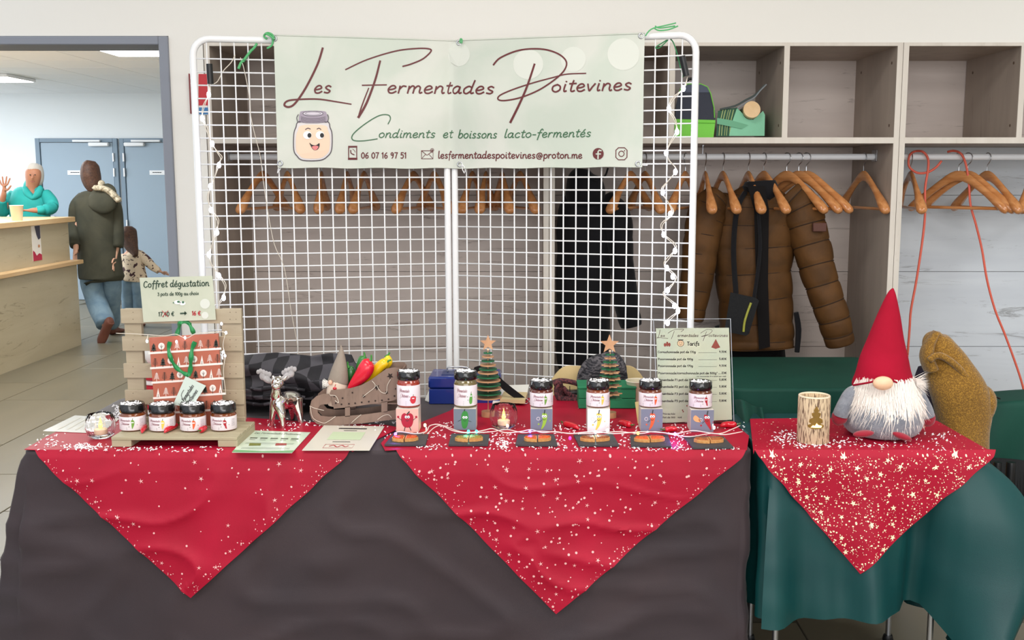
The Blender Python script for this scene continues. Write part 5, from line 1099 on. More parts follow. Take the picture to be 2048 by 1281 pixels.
# small gnome in the sleigh
YN = (YS1 + YS2) / 2
o = thing('small_gnome', 'small gnome with a tall grey hat sitting in the wooden sleigh', 'gnome', P(*zx(980, 780), YN))
def nk(rows, mb, n=20, sub=6, fn=None, Y=YN):
    out = []
    for r in rows: p = P(*zx(r[0], r[1]), Y + (r[3] if len(r) > 3 else 0)); w__ = r[2] / 4.575 / K(p); out.append((p.x, p.y, p.z, w__, min(w__, .028)))
    return mb.loft(out, n=n, sub=sub, fn=fn)
b = MB(); nk([(980, 780, 80), (980, 720, 95), (980, 640, 95), (990, 560, 88)], b); part('body', b, C('gnome_cream', (226, 206, 186), .9, sheen=.4), o, smooth=True)
b = MB(); nk([(985, 575, 96), (990, 545, 92), (1005, 450, 72), (1015, 350, 42), (1018, 270, 16), (1014, 228, 2)], b, fn=lambda u, th: 1 + .03 * sin(9 * u + th)); part('hat', b, C('gnome_hat_grey', (146, 134, 122), .8, bump=.4), o, smooth=True)
b = MB(); b.ell(P(*zx(918, 575), YN - .03), .0068, .006, .008); part('nose', b, C('gnome_nose', (226, 176, 150)), o, smooth=True)
b = MB(); b.ell(P(*zx(958, 630), YN - .031), .006, .004, .005); b.tube([P(*zx(960, 612), YN - .031), P(*zx(966, 590), YN - .031)], .001, 6); part('pepper_brooch', b, redch, o, smooth=True)
b = MB(); rnd = random.Random(8)
for i in range(60):
    x0, y0 = 880 + rnd.random() * 30, 560 + rnd.random() * 40; b.tube([P(*zx(x0, y0), YN - .02), P(*zx(x0 - 30 - rnd.random() * 15, y0 + rnd.uniform(-30, 30)), YN - .02), P(*zx(x0 - 40 + rnd.random() * 10, y0 + rnd.uniform(-30, 60)), YN - .02)], [.0008, .0006, .0002], 4)
part('fur_tuft', b, C('fur_white', (240, 236, 230), .8), o, smooth=True, stuff=True)
def pepper(label, rows, col, stem, Y):
    o = thing('pepper', label, 'pepper', P(*zx(rows[-1][0], rows[-1][1]), Y), 'toy peppers in the sleigh'); b = MB(); nk(rows, b, fn=lambda u, th: 1 + .05 * cos(3 * th + 1) + .02 * sin(14 * u), Y=Y); part('fruit', b, C('pepper_%d_%d' % col[:2], col, .3, coat=.3), o, smooth=True)
    b = MB(); b.tube([P(*zx(*q), Y - .004) for q in stem], [.0065, .003, .0026], 8, sub=4); part('stem', b, C('pepper_stem', (58, 132, 52), .45), o, smooth=True)
pepper('large red pepper leaning in the wooden sleigh', [(1280, 365, 20), (1265, 392, 56), (1250, 440, 74), (1215, 500, 68), (1160, 560, 52), (1110, 620, 34), (1085, 680, 12)], (212, 22, 48), [(1275, 385), (1292, 360), (1293, 322)], YN - .02)
pepper('long yellow pepper leaning behind the red one in the sleigh', [(1445, 372, 12), (1420, 390, 42), (1370, 430, 48), (1320, 490, 44), (1270, 560, 30), (1230, 620, 14)], (236, 190, 20), [(1430, 400), (1446, 378), (1474, 368)], YN + .015)
pepper('small yellow pepper at the top of the sleigh load', [(1420, 338, 20), (1430, 350, 42), (1440, 385, 48), (1430, 425, 34), (1420, 450, 12)], (240, 204, 26), [(1425, 345), (1446, 322), (1462, 300)], YN + .045)
pepper('green pepper with a curved stem behind the red one in the sleigh', [(1228, 335, 20), (1222, 352, 40), (1205, 400, 46), (1200, 480, 40), (1195, 560, 20)], (52, 118, 50), [(1228, 345), (1232, 325), (1227, 298)], YN + .03)
pepper('dark green pepper next to the small gnome hat', [(1085, 430, 12), (1100, 450, 40), (1105, 500, 46), (1100, 560, 30), (1095, 600, 12)], (38, 96, 44), [(1085, 440), (1078, 415), (1076, 385)], YN + .02)
# ---- dark chequered cloth heap
ch1 = mat('charcoal_cloth', (48, 46, 52), .75, bump=.2)
nt = ch1.node_tree; ck = nt.nodes.new('ShaderNodeTexChecker'); ck.inputs['Scale'].default_value = 27; ck.inputs['Color1'].default_value = lin((30, 29, 34)); ck.inputs['Color2'].default_value = lin((72, 70, 76))
mpn = [n_ for n_ in nt.nodes if n_.type == 'MAPPING'][0]; nt.links.new(mpn.outputs[0], ck.inputs[0]); nt.links.new(ck.outputs[0], nt.nodes['Principled BSDF'].inputs['Base Color']); mpn.inputs['Rotation'].default_value = (0, .12, 0); mpn.inputs['Scale'].default_value = (1, .02, 1)
YQ = G(600, 838, ZT).y + .13
o = thing('cloth_bundle', 'dark chequered cloth heaped over a black bag behind the reindeer', 'cloth', P(580, 838, YQ - .1))
hl = [(484, 712), (505, 708), (540, 706), (575, 709), (595, 713), (615, 707), (640, 709), (672, 714), (690, 724)]
def heap(u, v):
    x = 484 + 250 * u; top = 712 - 5 * sin(u * pi * 2) ; i = min(int(u * .9 * 8), 7); f_ = u * .9 * 8 - i; top = hl[i][1] * (1 - f_) + hl[i + 1][1] * f_ if u < .9 else 724 + (u - .9) * 300
    y = top + (800 - top) * v; Yd = YQ - .10 * sin(min(v * 1.3, 1) * pi / 2) - .02 * sin(9 * v - 6 * u) - .012 * sin(14 * u + 5 * v) + (.02 if v > .8 else 0)
    return P(x, y, Yd)
b = MB(); b.sheet(heap, 40, 24, (0, .006, 0), 1.0); part('chequered_cloth', b, ch1, o, smooth=True)
b = MB(); q = P(484, 838, YQ); q2 = P(712, 745, YQ); b.box(q.x, q2.x, YQ - .06, YQ + .1, ZT + .0005, q2.z - .02, bev=.02); part('black_bag', b, blackc, o, smooth=50)
b = MB(); q = []
for i in range(3):
    y = 778 + i * 15; b.tube([P(484, y - 4, YQ - .08), P(520, y + 2, YQ - .1), (P(560, y - 3, YQ - .105)), P(610, y + 3, YQ - .09)], .006, 8, sub=4)
part('cloth_fold', b, ch1, o, smooth=True)
# ---- blocks with cards and jars on them
blocks = [(815, 818, 866, 45, 'pepper', (232, 178, 160), True, (150, 44, 24)), (930, 818, 861, 45, 'gherkin', (112, 118, 132), True, (112, 98, 58)), (1083, 818, 862, 44, 'green', (118, 124, 140), False, (96, 34, 18)),
          (1197, 818, 864, 45, 'yellow', (226, 222, 226), False, (126, 56, 24)), (1303, 818, 863, 44, 'orange', (120, 126, 142), False, (112, 52, 30)), (1404, 820, 865, 46, 'red', (120, 126, 142), False, (104, 56, 32))]
fillnames = {'pepper': 'red pepper', 'gherkin': 'gherkin', 'green': 'green chilli', 'yellow': 'yellow chilli', 'orange': 'orange chilli', 'red': 'red chilli'}
for px, yt, yb, wp, kd, bg, tall, fill in blocks:
    c = T(px, yb); k = K(c); s_ = wp / k; zt_ = P(px, yt, c.y).z; o = thing('display_block', 'display cube with a cartoon %s on %s card under a jar' % (fillnames[kd], 'salmon' if kd == 'pepper' else 'white' if kd == 'yellow' else 'slate grey'), 'block', c)
    part('cube', MB().box(c.x - s_ / 2, c.x + s_ / 2, c.y, c.y + s_, ZO, zt_, bev=.001), C('block_pale', (204, 196, 186), .6), o)
    ca_ = part('picture_card', MB().box(c.x - s_ / 2 + .0005, c.x + s_ / 2 - .0005, c.y - .001, c.y, ZO + .001, zt_ - .0008), C('card_%d' % bg[0], bg, .5), o, smooth=False)
    H = zt_ - ZO; fn_ = lambda d: (lambda u, v: V((c.x + u * s_, c.y - .0014 - d, ZO + v * H)))
    pr = Print(fn_(0), True); ps2 = Print(fn_(.0004), True); pd = Print(fn_(.0008), True)
    if kd == 'pepper':
        pr.poly(cr([(-.25, .72), (-.12, .82), (0, .76), (.12, .82), (.26, .72), (.26, .45), (.14, .24), (-.13, .24), (-.26, .45)], 4, True)); col = C('print_pepper_big', (178, 24, 44)); pr.disc(-.4, .66, .05, .05); pr.disc(.4, .66, .05, .05); pd.stroke([(-.1, .24), (-.14, .08)], .03); pd.stroke([(.1, .24), (.16, .1)], .03); pd.stroke([(-.38, .62), (-.24, .52)], .02); pd.stroke([(.38, .62), (.25, .52)], .02); ey = (.66, 0); pd.stroke([(0, .78), (.1, .88)], .05)
    elif kd == 'gherkin':
        pr.poly(cr([(-.02, .9), (.13, .8), (.15, .4), (.05, .1), (-.1, .12), (-.16, .4), (-.14, .75)], 4, True)); col = C('print_gherkin_big', (52, 130, 52)); ey = (.6, 0); pd.stroke([(-.15, .5), (-.3, .42)], .02); pd.stroke([(.15, .45), (.28, .4)], .02); pd.stroke([(-.02, .9), (.0, .98)], .04)
    else:
        tx = {'green': .12, 'yellow': 0, 'orange': .02, 'red': .2}[kd]
        pr.poly(cr([(tx - .09, .78), (tx + .12, .76), (tx + .12, .5), (tx + .02, .22), (tx - .14, .06), (tx - .06, .4)] if kd != 'red' else [(tx - .12, .78), (tx + .08, .7), (tx + .14, .45), (tx + .2, .08), (tx + .02, .3), (tx - .1, .5)], 4, True)); col = C('print_%s_big' % kd, chili_cols[kd] if kd != 'green' else (150, 190, 60)); ey = (.66, tx)
        pd.stroke([(tx, .78), (tx + .03, .94)], .04); pd.stroke([(tx - .1, .5), (tx - .2, .4)], .02)
        pr2 = Print(fn_(0), True); pr2.ring(tx - .27, .55, .07, .07, .025, 12); part('printed_flower', pr2.mb, C('flower_pale', (214, 206, 206)), ca_, smooth=False)
        pr.disc(tx + .27, .45, .025); pr.disc(tx - .25, .3, .04)
    if kd == 'red': pr3 = Print(fn_(0), True); pr3.poly(cr([(-.3, .75), (-.1, .58), (-.08, .45), (-.3, .48), (-.4, .62)], 4, True)); part('printed_flame', pr3.mb, C('flame_print', (238, 168, 110)), ca_, smooth=False)
    part('vegetable_print', pr.mb, col, ca_, smooth=False)
    ps2.disc(ey[1] - .05, ey[0], .055, .06); ps2.disc(ey[1] + .06, ey[0], .055, .06); part('printed_eyes', ps2.mb, wht, ca_, smooth=False)
    pd.disc(ey[1] - .04, ey[0] - .01, .022, .025); pd.disc(ey[1] + .05, ey[0] - .01, .022, .025); pd.stroke([(ey[1] - .06, ey[0] - .13), (ey[1], ey[0] - .17), (ey[1] + .06, ey[0] - .13)], .02, 3)
    part('ink_lines', pd.mb, C('dark_print_ink', (44, 50, 40)), ca_, smooth=False)
    hp = 72 if tall else 53; wj = 46
    cz = c.copy(); cz.z = zt_; jpy = CY - F * ((cz.y + .004) * sp + (zt_ + .0002 - EYE) * cp) / ((cz.y + .004) * cp - (zt_ - EYE) * sp)
    jam_jar('%s jar of %s preserve standing on its picture cube' % ('tall' if tall else 'small', fillnames[kd]), px, jpy, zt_ + .0002, wj, hp, fill, kd, 'jars on picture cubes', tall)
# ---- slate plates with toast
slate = mat('slate', (62, 62, 64), .6, bump=.5, bscale=120); bread = C('toast_crust', (214, 160, 98), .8, rgb2=(190, 128, 70), scale=120)
plates = [([(789, 868), (857, 872), (851, 893), (769, 893)], (810, 881, 52), (168, 66, 22), 'red orange', 'two half slices of toast with red-orange spread on the first slate from the left'),
          ([(903, 871), (979, 872), (976, 893), (897, 893)], (938, 881, 56), (122, 106, 44), 'olive', 'toast halves with olive green spread on the second slate from the left'),
          ([(1036, 872), (1108, 872), (1115, 894), (1031, 893)], (1075, 881, 54), (176, 70, 24), 'brick', 'toast halves with orange-red spread on the third slate from the left'),
          ([(1147, 873), (1226, 872), (1238, 894), (1158, 894)], (1190, 881, 60), (120, 62, 24), 'brown', 'toast with dark brown spread on the fourth slate from the left'),
          ([(1260, 873), (1336, 873), (1343, 896), (1262, 895)], (1299, 882, 62), (188, 74, 24), 'bright', 'toast with bright orange spread on the fifth slate from the left'),
          ([(1367, 876), (1446, 876), (1467, 898), (1386, 899)], (1418, 884, 60), (132, 70, 26), 'ochre', 'toast with ochre brown spread on the rightmost slate')]
for i, (q, (bx, by, bw), col, nm_, lb) in enumerate(plates):
    p = [G(x, y, ZO + .001) for x, y in q]; c = sum(p, V((0, 0, 0))) / 4; rnd = random.Random(i)
    b = MB(); b.prism([v + V((0, 0, .005)) for v in p[::-1]], [v for v in p[::-1]])
    single('slate_plate', 'rectangular black slate plate, %s from the left in the row of six' % nm[i], 'plate', b, slate, V((c.x, c.y, ZO)), 'slate plates', smooth=False)
    z = ZO + .0065; bc_ = G(bx, by, z); k = K(bc_); W2 = bw / 2 / k; o = thing('toast', lb, 'toast', (bc_.x, bc_.y, z), 'tasting toasts'); 
    for s_ in (-1, 1):
        n_ = 16; out = []; tp = []
        for j in range(n_ + 1):
            a = -pi / 2 + pi * j / n_; rr = W2 * (.92 + .07 * rnd.random()); out.append(V((bc_.x + s_ * (.0015 + max(0, cos(a)) * rr), bc_.y + sin(a) * .021 + (s_ * .002), z)))
        if s_ < 0: out = out[::-1]
        b = MB(); b.prism([v + V((0, 0, .009)) for v in out], out); sl = part('slice', b, bread, o, smooth=30)
        cc = sum(out, V((0, 0, 0))) / len(out); b = MB()
        m_ = [cc + (v - cc) * .88 + V((0, 0, .0085)) for v in out]; t_ = [cc + (v - cc) * .8 + V((0, 0, .0115 + .0015 * rnd.random())) for v in out]
        b.add(m_ + t_ + [cc + V((0, 0, .0125))], [(j, (j + 1) % len(m_), len(m_) + (j + 1) % len(m_), len(m_) + j) for j in range(len(m_))] + [(len(m_) + j, len(m_) + (j + 1) % len(m_), 2 * len(m_)) for j in range(len(m_))])
        part('spread', b, mat('spread_' + nm_, col, .25, rgb2=tuple(min(255, int(x * 1.35)) for x in col), scale=160, bump=1, bscale=300), sl, smooth=True)
# ---- white string lights on the table with coloured bulbs
o = thing('string_lights', 'white cable string lights with coloured bulbs winding in front of the cubes', 'string lights', T(1080, 868))
pts = [(789, 868), (800, 864), (830, 868), (852, 864), (860, 852), (880, 850), (905, 862), (935, 866), (965, 862), (985, 858), (1010, 866), (1040, 864), (1062, 860), (1085, 866), (1110, 864), (1140, 868), (1170, 865), (1195, 864), (1225, 868), (1260, 866), (1290, 864), (1325, 866), (1352, 868), (1385, 862), (1415, 866), (1440, 868), (1462, 860), (1480, 852)]
pts2 = [(855, 868), (870, 855), (886, 852), (920, 864), (950, 866), (985, 864), (1015, 860), (1045, 866), (1075, 863), (1120, 866), (1160, 868), (1205, 866), (1240, 864), (1280, 868), (1310, 864), (1345, 870), (1380, 874), (1420, 868), (1450, 870), (1485, 864)]
b = MB(); b.tube([G(x, y, ZO + .014) for x, y in pts], .0016, 6, sub=4); b.tube([G(x, y, ZO + .012) for x, y in pts2], .0015, 6, sub=4)
for x, y in ((852, 864), (1015, 858), (1120, 860), (1214, 858), (1425, 858)): b.tube([G(x, y, ZO + .013), G(x, y, ZO + .013) + V((.001, 0, .014))], .0022, 6)
part('cable', b, C('white_cable', (240, 222, 214), .4), o, smooth=True)
for i, (x, y, col, en, cn) in enumerate(((791, 866, (120, 70, 255), 9, 'violet'), (850, 848, (255, 190, 120), 9, 'amber'), (937, 861, (40, 235, 190), 8, 'turquoise'), (953, 861, (90, 245, 210), 6, 'turquoise'), (1060, 860, (90, 80, 255), 7, 'blue'), (1015, 849, (255, 225, 190), 5, 'warm'), (1191, 862, (190, 245, 255), 8, 'ice'), (1215, 858, (180, 255, 235), 5, 'mint'), (1276, 864, (255, 190, 90), 3, 'amber2'), (1350, 866, (150, 80, 255), 12, 'purple'), (1140, 874, (230, 40, 160), 3, 'pink'), (1428, 853, (255, 235, 225), 4, 'cream'))):
    part('bulb', MB().ell(G(x, y + 3, ZO + .014), .0042, .0042, .0055, 10, 8), mat('bulb_' + cn, col, emit=en), o, smooth=True, label='%s bulb' % cn.replace('2', ''))
for x, y, col, en in ((791, 862, (.3, .15, 1), .05), (1350, 862, (.45, .15, 1), .09), (937, 857, (.1, .9, .7), .05), (1191, 857, (.6, .95, 1), .05), (1060, 857, (.25, .2, 1), .04)):
    l = bpy.data.lights.new('bulb_light', 'POINT'); l.energy = en; l.color = col; l.shadow_soft_size = .006; q = bpy.data.objects.new('bulb_light', l); COL.objects.link(q); q.location = G(x, y + 3, ZO + .03)
# ---- disc trees
ply = C('birch_ply', (206, 158, 118), .5, rgb2=(190, 142, 104), scale=30); grn = C('green_painted_ply', (30, 104, 66), .45)
def tree(label, px, pyb, discs, star, rod_top, base_w, starshape):
    c = T(px, pyb); c.y += .02; o = thing('wooden_tree', label, 'decoration', c); k = K(c)
    part('base', MB().lathe([(base_w, 0), (base_w, .017)], c, n=28), ply, o)
    part('rod', MB().tube([(c.x, c.y, ZO + .016), (c.x, c.y, P(px, rod_top, c.y).z)], .0016, 8), ply, o)
    for i, (y, hw) in enumerate(discs):
        z = P(px, y, c.y).z; r = hw / k; b = MB(); n_ = 32
        if starshape:
            a0 = i * .5; pts_ = [(c.x + (r if j % 2 == 0 else r * .62) * cos(a0 + pi * j / 8), c.y + (r if j % 2 == 0 else r * .62) * sin(a0 + pi * j / 8)) for j in range(16)]
            b.prism([V((x, y_, z + .0018)) for x, y_ in pts_], [V((x, y_, z - .0018)) for x, y_ in pts_])
        else: b.lathe([(r, z - ZO - .0016), (r, z - ZO + .0016)], c, n=n_)
        part('layer', b, grn if i % 2 == 0 else ply, o)
    sx, sy, sr = star; q = star2(sx, sy, sr, -pi / 2, .42); part('star', MB().prism([P(x, y, c.y - .002) for x, y in q], [P(x, y, c.y + .002) for x, y in q]), ply, o, smooth=False)
    part('bead', MB().ell(P(px, rod_top, c.y - .003), .004, .004, .004, 10, 8), C('bead_pale', (224, 190, 160)), o, smooth=True)
d4 = [(315, 42), (350, 57), (390, 62), (430, 75), (467, 85), (500, 97), (540, 108), (575, 118), (615, 120), (650, 125), (695, 125), (735, 130)]
tree('tree of round green and wood discs on a rod behind the middle tealight', 976, 836, [(640 + y / 4.745, w_ / 4.745) for y, w_ in d4], (976, 687, 17), 700, .0215, False)
d5 = [(330, 45), (365, 55), (400, 70), (432, 80), (465, 88), (498, 95), (530, 100), (560, 105), (590, 108), (625, 112), (660, 115), (700, 118), (740, 118)]
tree('tree of star-shaped green and wood layers behind the yellow chilli jar', 1220, 838, [(640 + y / 4.744, w_ / 4.744) for y, w_ in d5], (1219, 689, 20), 703, .021, True)
# ---- blue cash box
blue = C('blue_enamel', (16, 42, 122), .28, coat=.5); c0 = G(858, 809, ZT + .001); c1 = G(1000, 809, ZT + .001); zt_ = P(900, 755, c0.y).z; zt2 = P(900, 737, c0.y + .10).z
o = thing('cash_box', 'blue metal cash box behind the tall gherkin jar', 'box', ((c0.x + c1.x) / 2, c0.y + .06, ZT + .001))
part('body', MB().box(c0.x, c1.x, c0.y, c0.y + .15, ZT + .001, ZT + .052, bev=.002), blue, o)
zl = zt_ ; ll = part('lid', MB().box(c0.x - .0015, c1.x + .0015, c0.y - .0015, c0.y + .1515, ZT + .0535, zl + .001, bev=.006), blue, o)
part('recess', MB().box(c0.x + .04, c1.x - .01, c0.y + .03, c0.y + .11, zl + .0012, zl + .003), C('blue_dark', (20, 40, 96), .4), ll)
b = MB(); p = G(905, 752, zl); b.tube([p + V((-.02, .05, .003)), p + V((-.018, .05, .02)), p + V((.045, .05, .02)), p + V((.047, .05, .003))], .003, 8, sub=3); part('handle', b, steel, ll, smooth=True)
b = MB(); q = [G(x, y, ZT + .0015) for x, y in ((850, 802), (862, 775), (870, 780), (862, 806))]; b.prism([v + V((0, 0, .004)) for v in q[::-1]], q[::-1]); single('paper_slip', 'white paper edge poking out left of the blue cash box', 'paper', b, paper, q[0], smooth=False)
# papers, strap with clip
zz = ZT + .001
for i, (q, m, lb) in enumerate(((((985, 812), (1000, 778), (1058, 776), (1052, 806)), paper, 'white paper stack under the black strap right of the cash box'), (((1000, 806), (1008, 790), (1055, 792), (1050, 808)), C('envelope_tan', (206, 186, 140)), 'tan envelope on the paper stack right of the cash box'))):
    p = [G(x, y, zz + i * .0125) for x, y in q]; b = MB(); b.prism([v + V((0, 0, .012)) for v in p], p); single('paper_stack', lb, 'paper', b, m, sum(p, V((0, 0, 0))) / 4, smooth=False)
b = MB(); Y9 = c0.y - .012
vs = []
for x, y, w_ in cr([(946, 742, 7), (965, 738, 7), (985, 748, 7), (1000, 765, 7), (1020, 782, 7), (1040, 796, 6), (1052, 803, 4)], 4): p = P(x, y, Y9); d = w_ / K(p); vs += [p + V((d * .4, 0, d)), p - V((d * .4, 0, d)), p - V((d * .4, -.003, d)), p + V((d * .4, .003, d))]
b.add(vs, [(4 * i + k, 4 * i + (k + 1) % 4, 4 * i + 4 + (k + 1) % 4, 4 * i + 4 + k) for i in range(len(vs) // 4 - 1) for k in range(4)])
o = thing('strap', 'black fabric strap with a metal snap hook beside the cash box', 'strap', P(1000, 810, Y9)); part('webbing', b, blackc, o, smooth=50)
b = MB(); r_ = 5 / K(P(1050, 803, Y9)); p = P(1052, 803, Y9 - .003); b.tube([p + V((r_ * cos(t), 0, r_ * sin(t))) for t in [2 * pi * k / 14 for k in range(14)]], .0016, 6, closed=True); b.tube([p + V((r_, 0, 0)), p + V((r_ + .014, 0, -.006))], .003, 8); part('snap_hook', b, steel, o, smooth=True)
# ---- green crate, cup, card
gw = wood('green_stained_wood', (20, 112, 74), (30, 132, 88), (12, 80, 52), (.6, 3, 4), 7, .5); c0 = G(1157, 818, ZT + .006); c1 = G(1271, 818, ZT + .006); o = thing('green_crate', 'small green stained wooden box behind the yellow chilli jar', 'box', ((c0.x + c1.x) / 2, c0.y + .06, ZT + .006))
h_ = P(1200, 778, c0.y).z - (ZT + .006)
for i in range(2): part('side_board', MB().box(c0.x, c1.x, c0.y, c0.y + .008, ZT + .006 + i * h_ / 2 + .001, ZT + .006 + (i + 1) * h_ / 2 - .001, bev=.001), gw, o)
for x in (c0.x, c1.x - .008): part('end_board', MB().box(x, x + .008, c0.y + .008, c0.y + .11, ZT + .006, ZT + .006 + h_, bev=.001), gw, o)
part('side_board', MB().box(c0.x, c1.x, c0.y + .11, c0.y + .118, ZT + .006, ZT + .006 + h_, bev=.001), gw, o); part('lid', MB().box(c0.x - .002, c1.x + .002, c0.y - .002, c0.y + .12, ZT + .006 + h_, ZT + .012 + h_, bev=.001), gw, o)
def cup(label, c, r, h): o = thing('paper_cup', label, 'cup', c); part('wall', MB().lathe([(r * .72, 0), (r * .74, .003), (r * .98, h - .002), (r * 1.03, h), (r * .95, h), (r * .7, .006), (0, .006)], c, n=28), C('paper_cup_cream', (226, 212, 186), .6), o, smooth=50); part('rim', MB().tube([V(c) + V((r * cos(t), r * sin(t), h)) for t in [2 * pi * k / 24 for k in range(24)]], .0016, 6, closed=True), C('cup_rim', (240, 230, 210)), o, smooth=True); return o
q = G(1277, 816, ZT + .006); cup('cream paper cup standing behind the orange chilli jar', (q.x, q.y + .03, ZT + .006), 24 / K(q), .085)
b = MB(); q = [P(x, y, T(1280, 852).y + .03) for x, y in ((1270, 805), (1284, 803), (1290, 850), (1276, 852))]; o = thing('folded_card', 'yellow edged card standing left of the orange chilli cube', 'card', q[3]); b.prism(q[::-1], [v + V((0, .002, 0)) for v in q[::-1]]); part('card', b, C('card_yellowish', (232, 214, 150)), o, smooth=False)
# ---- bark candle
c = T(1634, 891); r = 32 / K(c); c.y += r; h = P(1634, 792, c.y).z - ZO - .0; o = thing('candle', 'bark textured LED candle with a tree cutout left of the big gnome', 'candle', c)
barkm = mat('bark_cream', (216, 192, 158), .7, rgb2=(112, 88, 70), scale=42, stretch=(6, 6, .8), bump=1, bscale=60, contrast=(.5, .6))
part('shell', MB().lathe([(r * .98, 0), (r, .002), (r, h - .003), (r * .98, h), (r * .86, h), (r * .84, h - .014), (0, h - .016)], c, n=48), barkm, o, smooth=50)
part('rim', MB().tube([c + V((r * .92 * cos(t), r * .92 * sin(t), h)) for t in [2 * pi * k / 32 for k in range(32)]], r * .075, 8, closed=True), C('wax_cream', (232, 214, 186), .4), o, smooth=True)
f = on_cyl(c, r + .0006); pr = Print(f, True); S_ = h * .0105
tr = [(0, 76), (6, 68), (4, 64), (10, 62), (9, 57), (6, 54), (14, 50), (15, 44), (10, 41), (18, 38), (17, 34), (8, 31), (-8, 31), (-17, 34), (-18, 38), (-10, 41), (-15, 44), (-14, 50), (-6, 54), (-9, 57), (-10, 62), (-4, 64), (-6, 68)]
hwid = [(31, 8), (34, 17), (38, 18), (41, 10), (44, 15), (50, 14), (54, 6), (57, 9), (62, 10), (64, 4), (68, 6), (76, .5)]
for (ya_, wa_), (yb_, wb_) in zip(hwid, hwid[1:]):
    for j in range(6):
        l_, r_2 = -1 + j / 3, -1 + (j + 1) / 3; g_ = lambda w_, y, s_: (w_ * s_ * h / 100 * .98 - .005, (35 + (y - 31) * 1.09) * h / 100)
        pr.poly([g_(wa_, ya_, l_), g_(wa_, ya_, r_2), g_(wb_, yb_, r_2), g_(wb_, yb_, l_)]); part('tree_window', pr.mb, C('window_amber', (178, 140, 66), .4), o, smooth=False)
f = on_cyl(c, r + .0014); pr = Print(f, True)
for xs_ in ([(-10, 33), (-6, 38), (-2, 37), (-2, 33)], [(-2, 33), (-2, 37), (1, 43), (4, 39), (4, 33)], [(4, 33), (4, 39), (12, 37), (10, 33)]): pr.poly([(x * h / 100 * 1.1 - .005, (y + 5) * h / 100) for x, y in xs_]); part('flame_glow', pr.mb, mat('candle_glow', (255, 214, 130), emit=3), o, smooth=False)
# ---- big gnome
felt = mat('grey_felt', (138, 142, 150), .95, rgb2=(116, 120, 130), scale=55, bump=.8, bscale=260, sheen=.4); redf = mat('red_felt_hat', (166, 16, 46), .85, rgb2=(154, 14, 40), scale=6, bump=.15, bscale=300, spec=.2); redt = mat('burgundy_felt', (150, 22, 44), .9, bump=.4, bscale=300, sheen=.3)
base = T(1766, 889); YN = base.y + .12; o = thing('gnome', 'big plush gnome with a tall red hat and white beard on the right table', 'gnome', (base.x, YN, ZO))
def gp(x, y, d=0): return P(x, y, YN + d)
def gl(rows, mb, n=28, sub=6, fn=None, dep=1.0):
    out = []
    for r_ in rows: p = gp(r_[0], r_[1], r_[3] if len(r_) > 3 else 0); w_ = r_[2] / K(p); out.append((p.x, p.y, p.z, w_, w_ * (r_[4] if len(r_) > 4 else dep)))
    return mb.loft(out, n=n, sub=sub, fn=fn)
zbot = ZO; kk_ = K((base.x, YN, .85)); prof = [(.05, .0), (.088, .004), (.108, .02), (.116, .048), (.112, .08), (.098, .112), (.08, .14), (.062, .165), (.05, .18)]
cxg = gp(1764, 850).x; part('body', MB().lathe([(0, 0)] + [(r_, z_) for r_, z_ in cr(prof, 4)] + [(0, .181)], (cxg, YN, ZO), n=40), felt, o, smooth=True)
b = MB(); gl([(1786, 577, 1.5), (1783, 590, 9), (1778, 630, 22), (1772, 680, 36), (1768, 725, 49), (1767, 755, 57), (1767, 770, 61), (1767, 772, 58)], b, n=40, sub=8, fn=lambda u, th: 1 + .02 * sin(26 * u + 2 * th) * u + .012 * sin(5 * th) * u, dep=.92); part('hat', b, redf, o, smooth=True)
b = MB(); b.tube([gp(x, y, -d) for x, y, d in ((1706, 771, .01), (1725, 768, .055), (1745, 764, .085), (1757, 757, .095), (1768, 755, .098), (1778, 757, .095), (1792, 765, .08), (1808, 769, .05), (1826, 771, .01))], .0028, 8, sub=4); part('hat_hem', b, redf, o, smooth=True)
b = MB(); b.ell(gp(1766, 767, -.104), 19.5 / kk_, .018, 13.5 / kk_, 24, 16); part('nose', b, C('nose_satin', (240, 196, 160), .45), o, smooth=True)
for rows in ([(1722, 778, 12, .01), (1705, 790, 17, -.01), (1692, 808, 16, -.02), (1683, 824, 15, -.03), (1680, 832, 15, -.03)], [(1815, 776, 12, .01), (1830, 788, 17, 0), (1842, 806, 16, -.01), (1851, 822, 15, -.02), (1854, 834, 15, -.02)]):
    b = MB(); gl(rows, b, n=16); part('arm', b, felt, o, smooth=True)
    x, y, _, d = rows[-1]; s_ = -1 if x < 1766 else 1; b = MB(); gl([(x, y - 4, 15.5, d), (x + 1 * s_, y + 6, 16, d), (x + 2 * s_, y + 14, 12, d), (x + 2 * s_, y + 19, 4, d)], b, n=16, sub=4, dep=.7); part('mitten', b, redt, o, smooth=True)
for x, y, rot_ in ((1727, 868, .1), (1804, 873, -.35)):
    b = MB(); b.ell(gp(x, y, -.112), .030, .016, .0095, 18, 12, rot=Matrix.Rotation(-rot_, 3, 'Y')); part('shoe', b, redt, o, smooth=True)
b = MB(); rnd = random.Random(12)
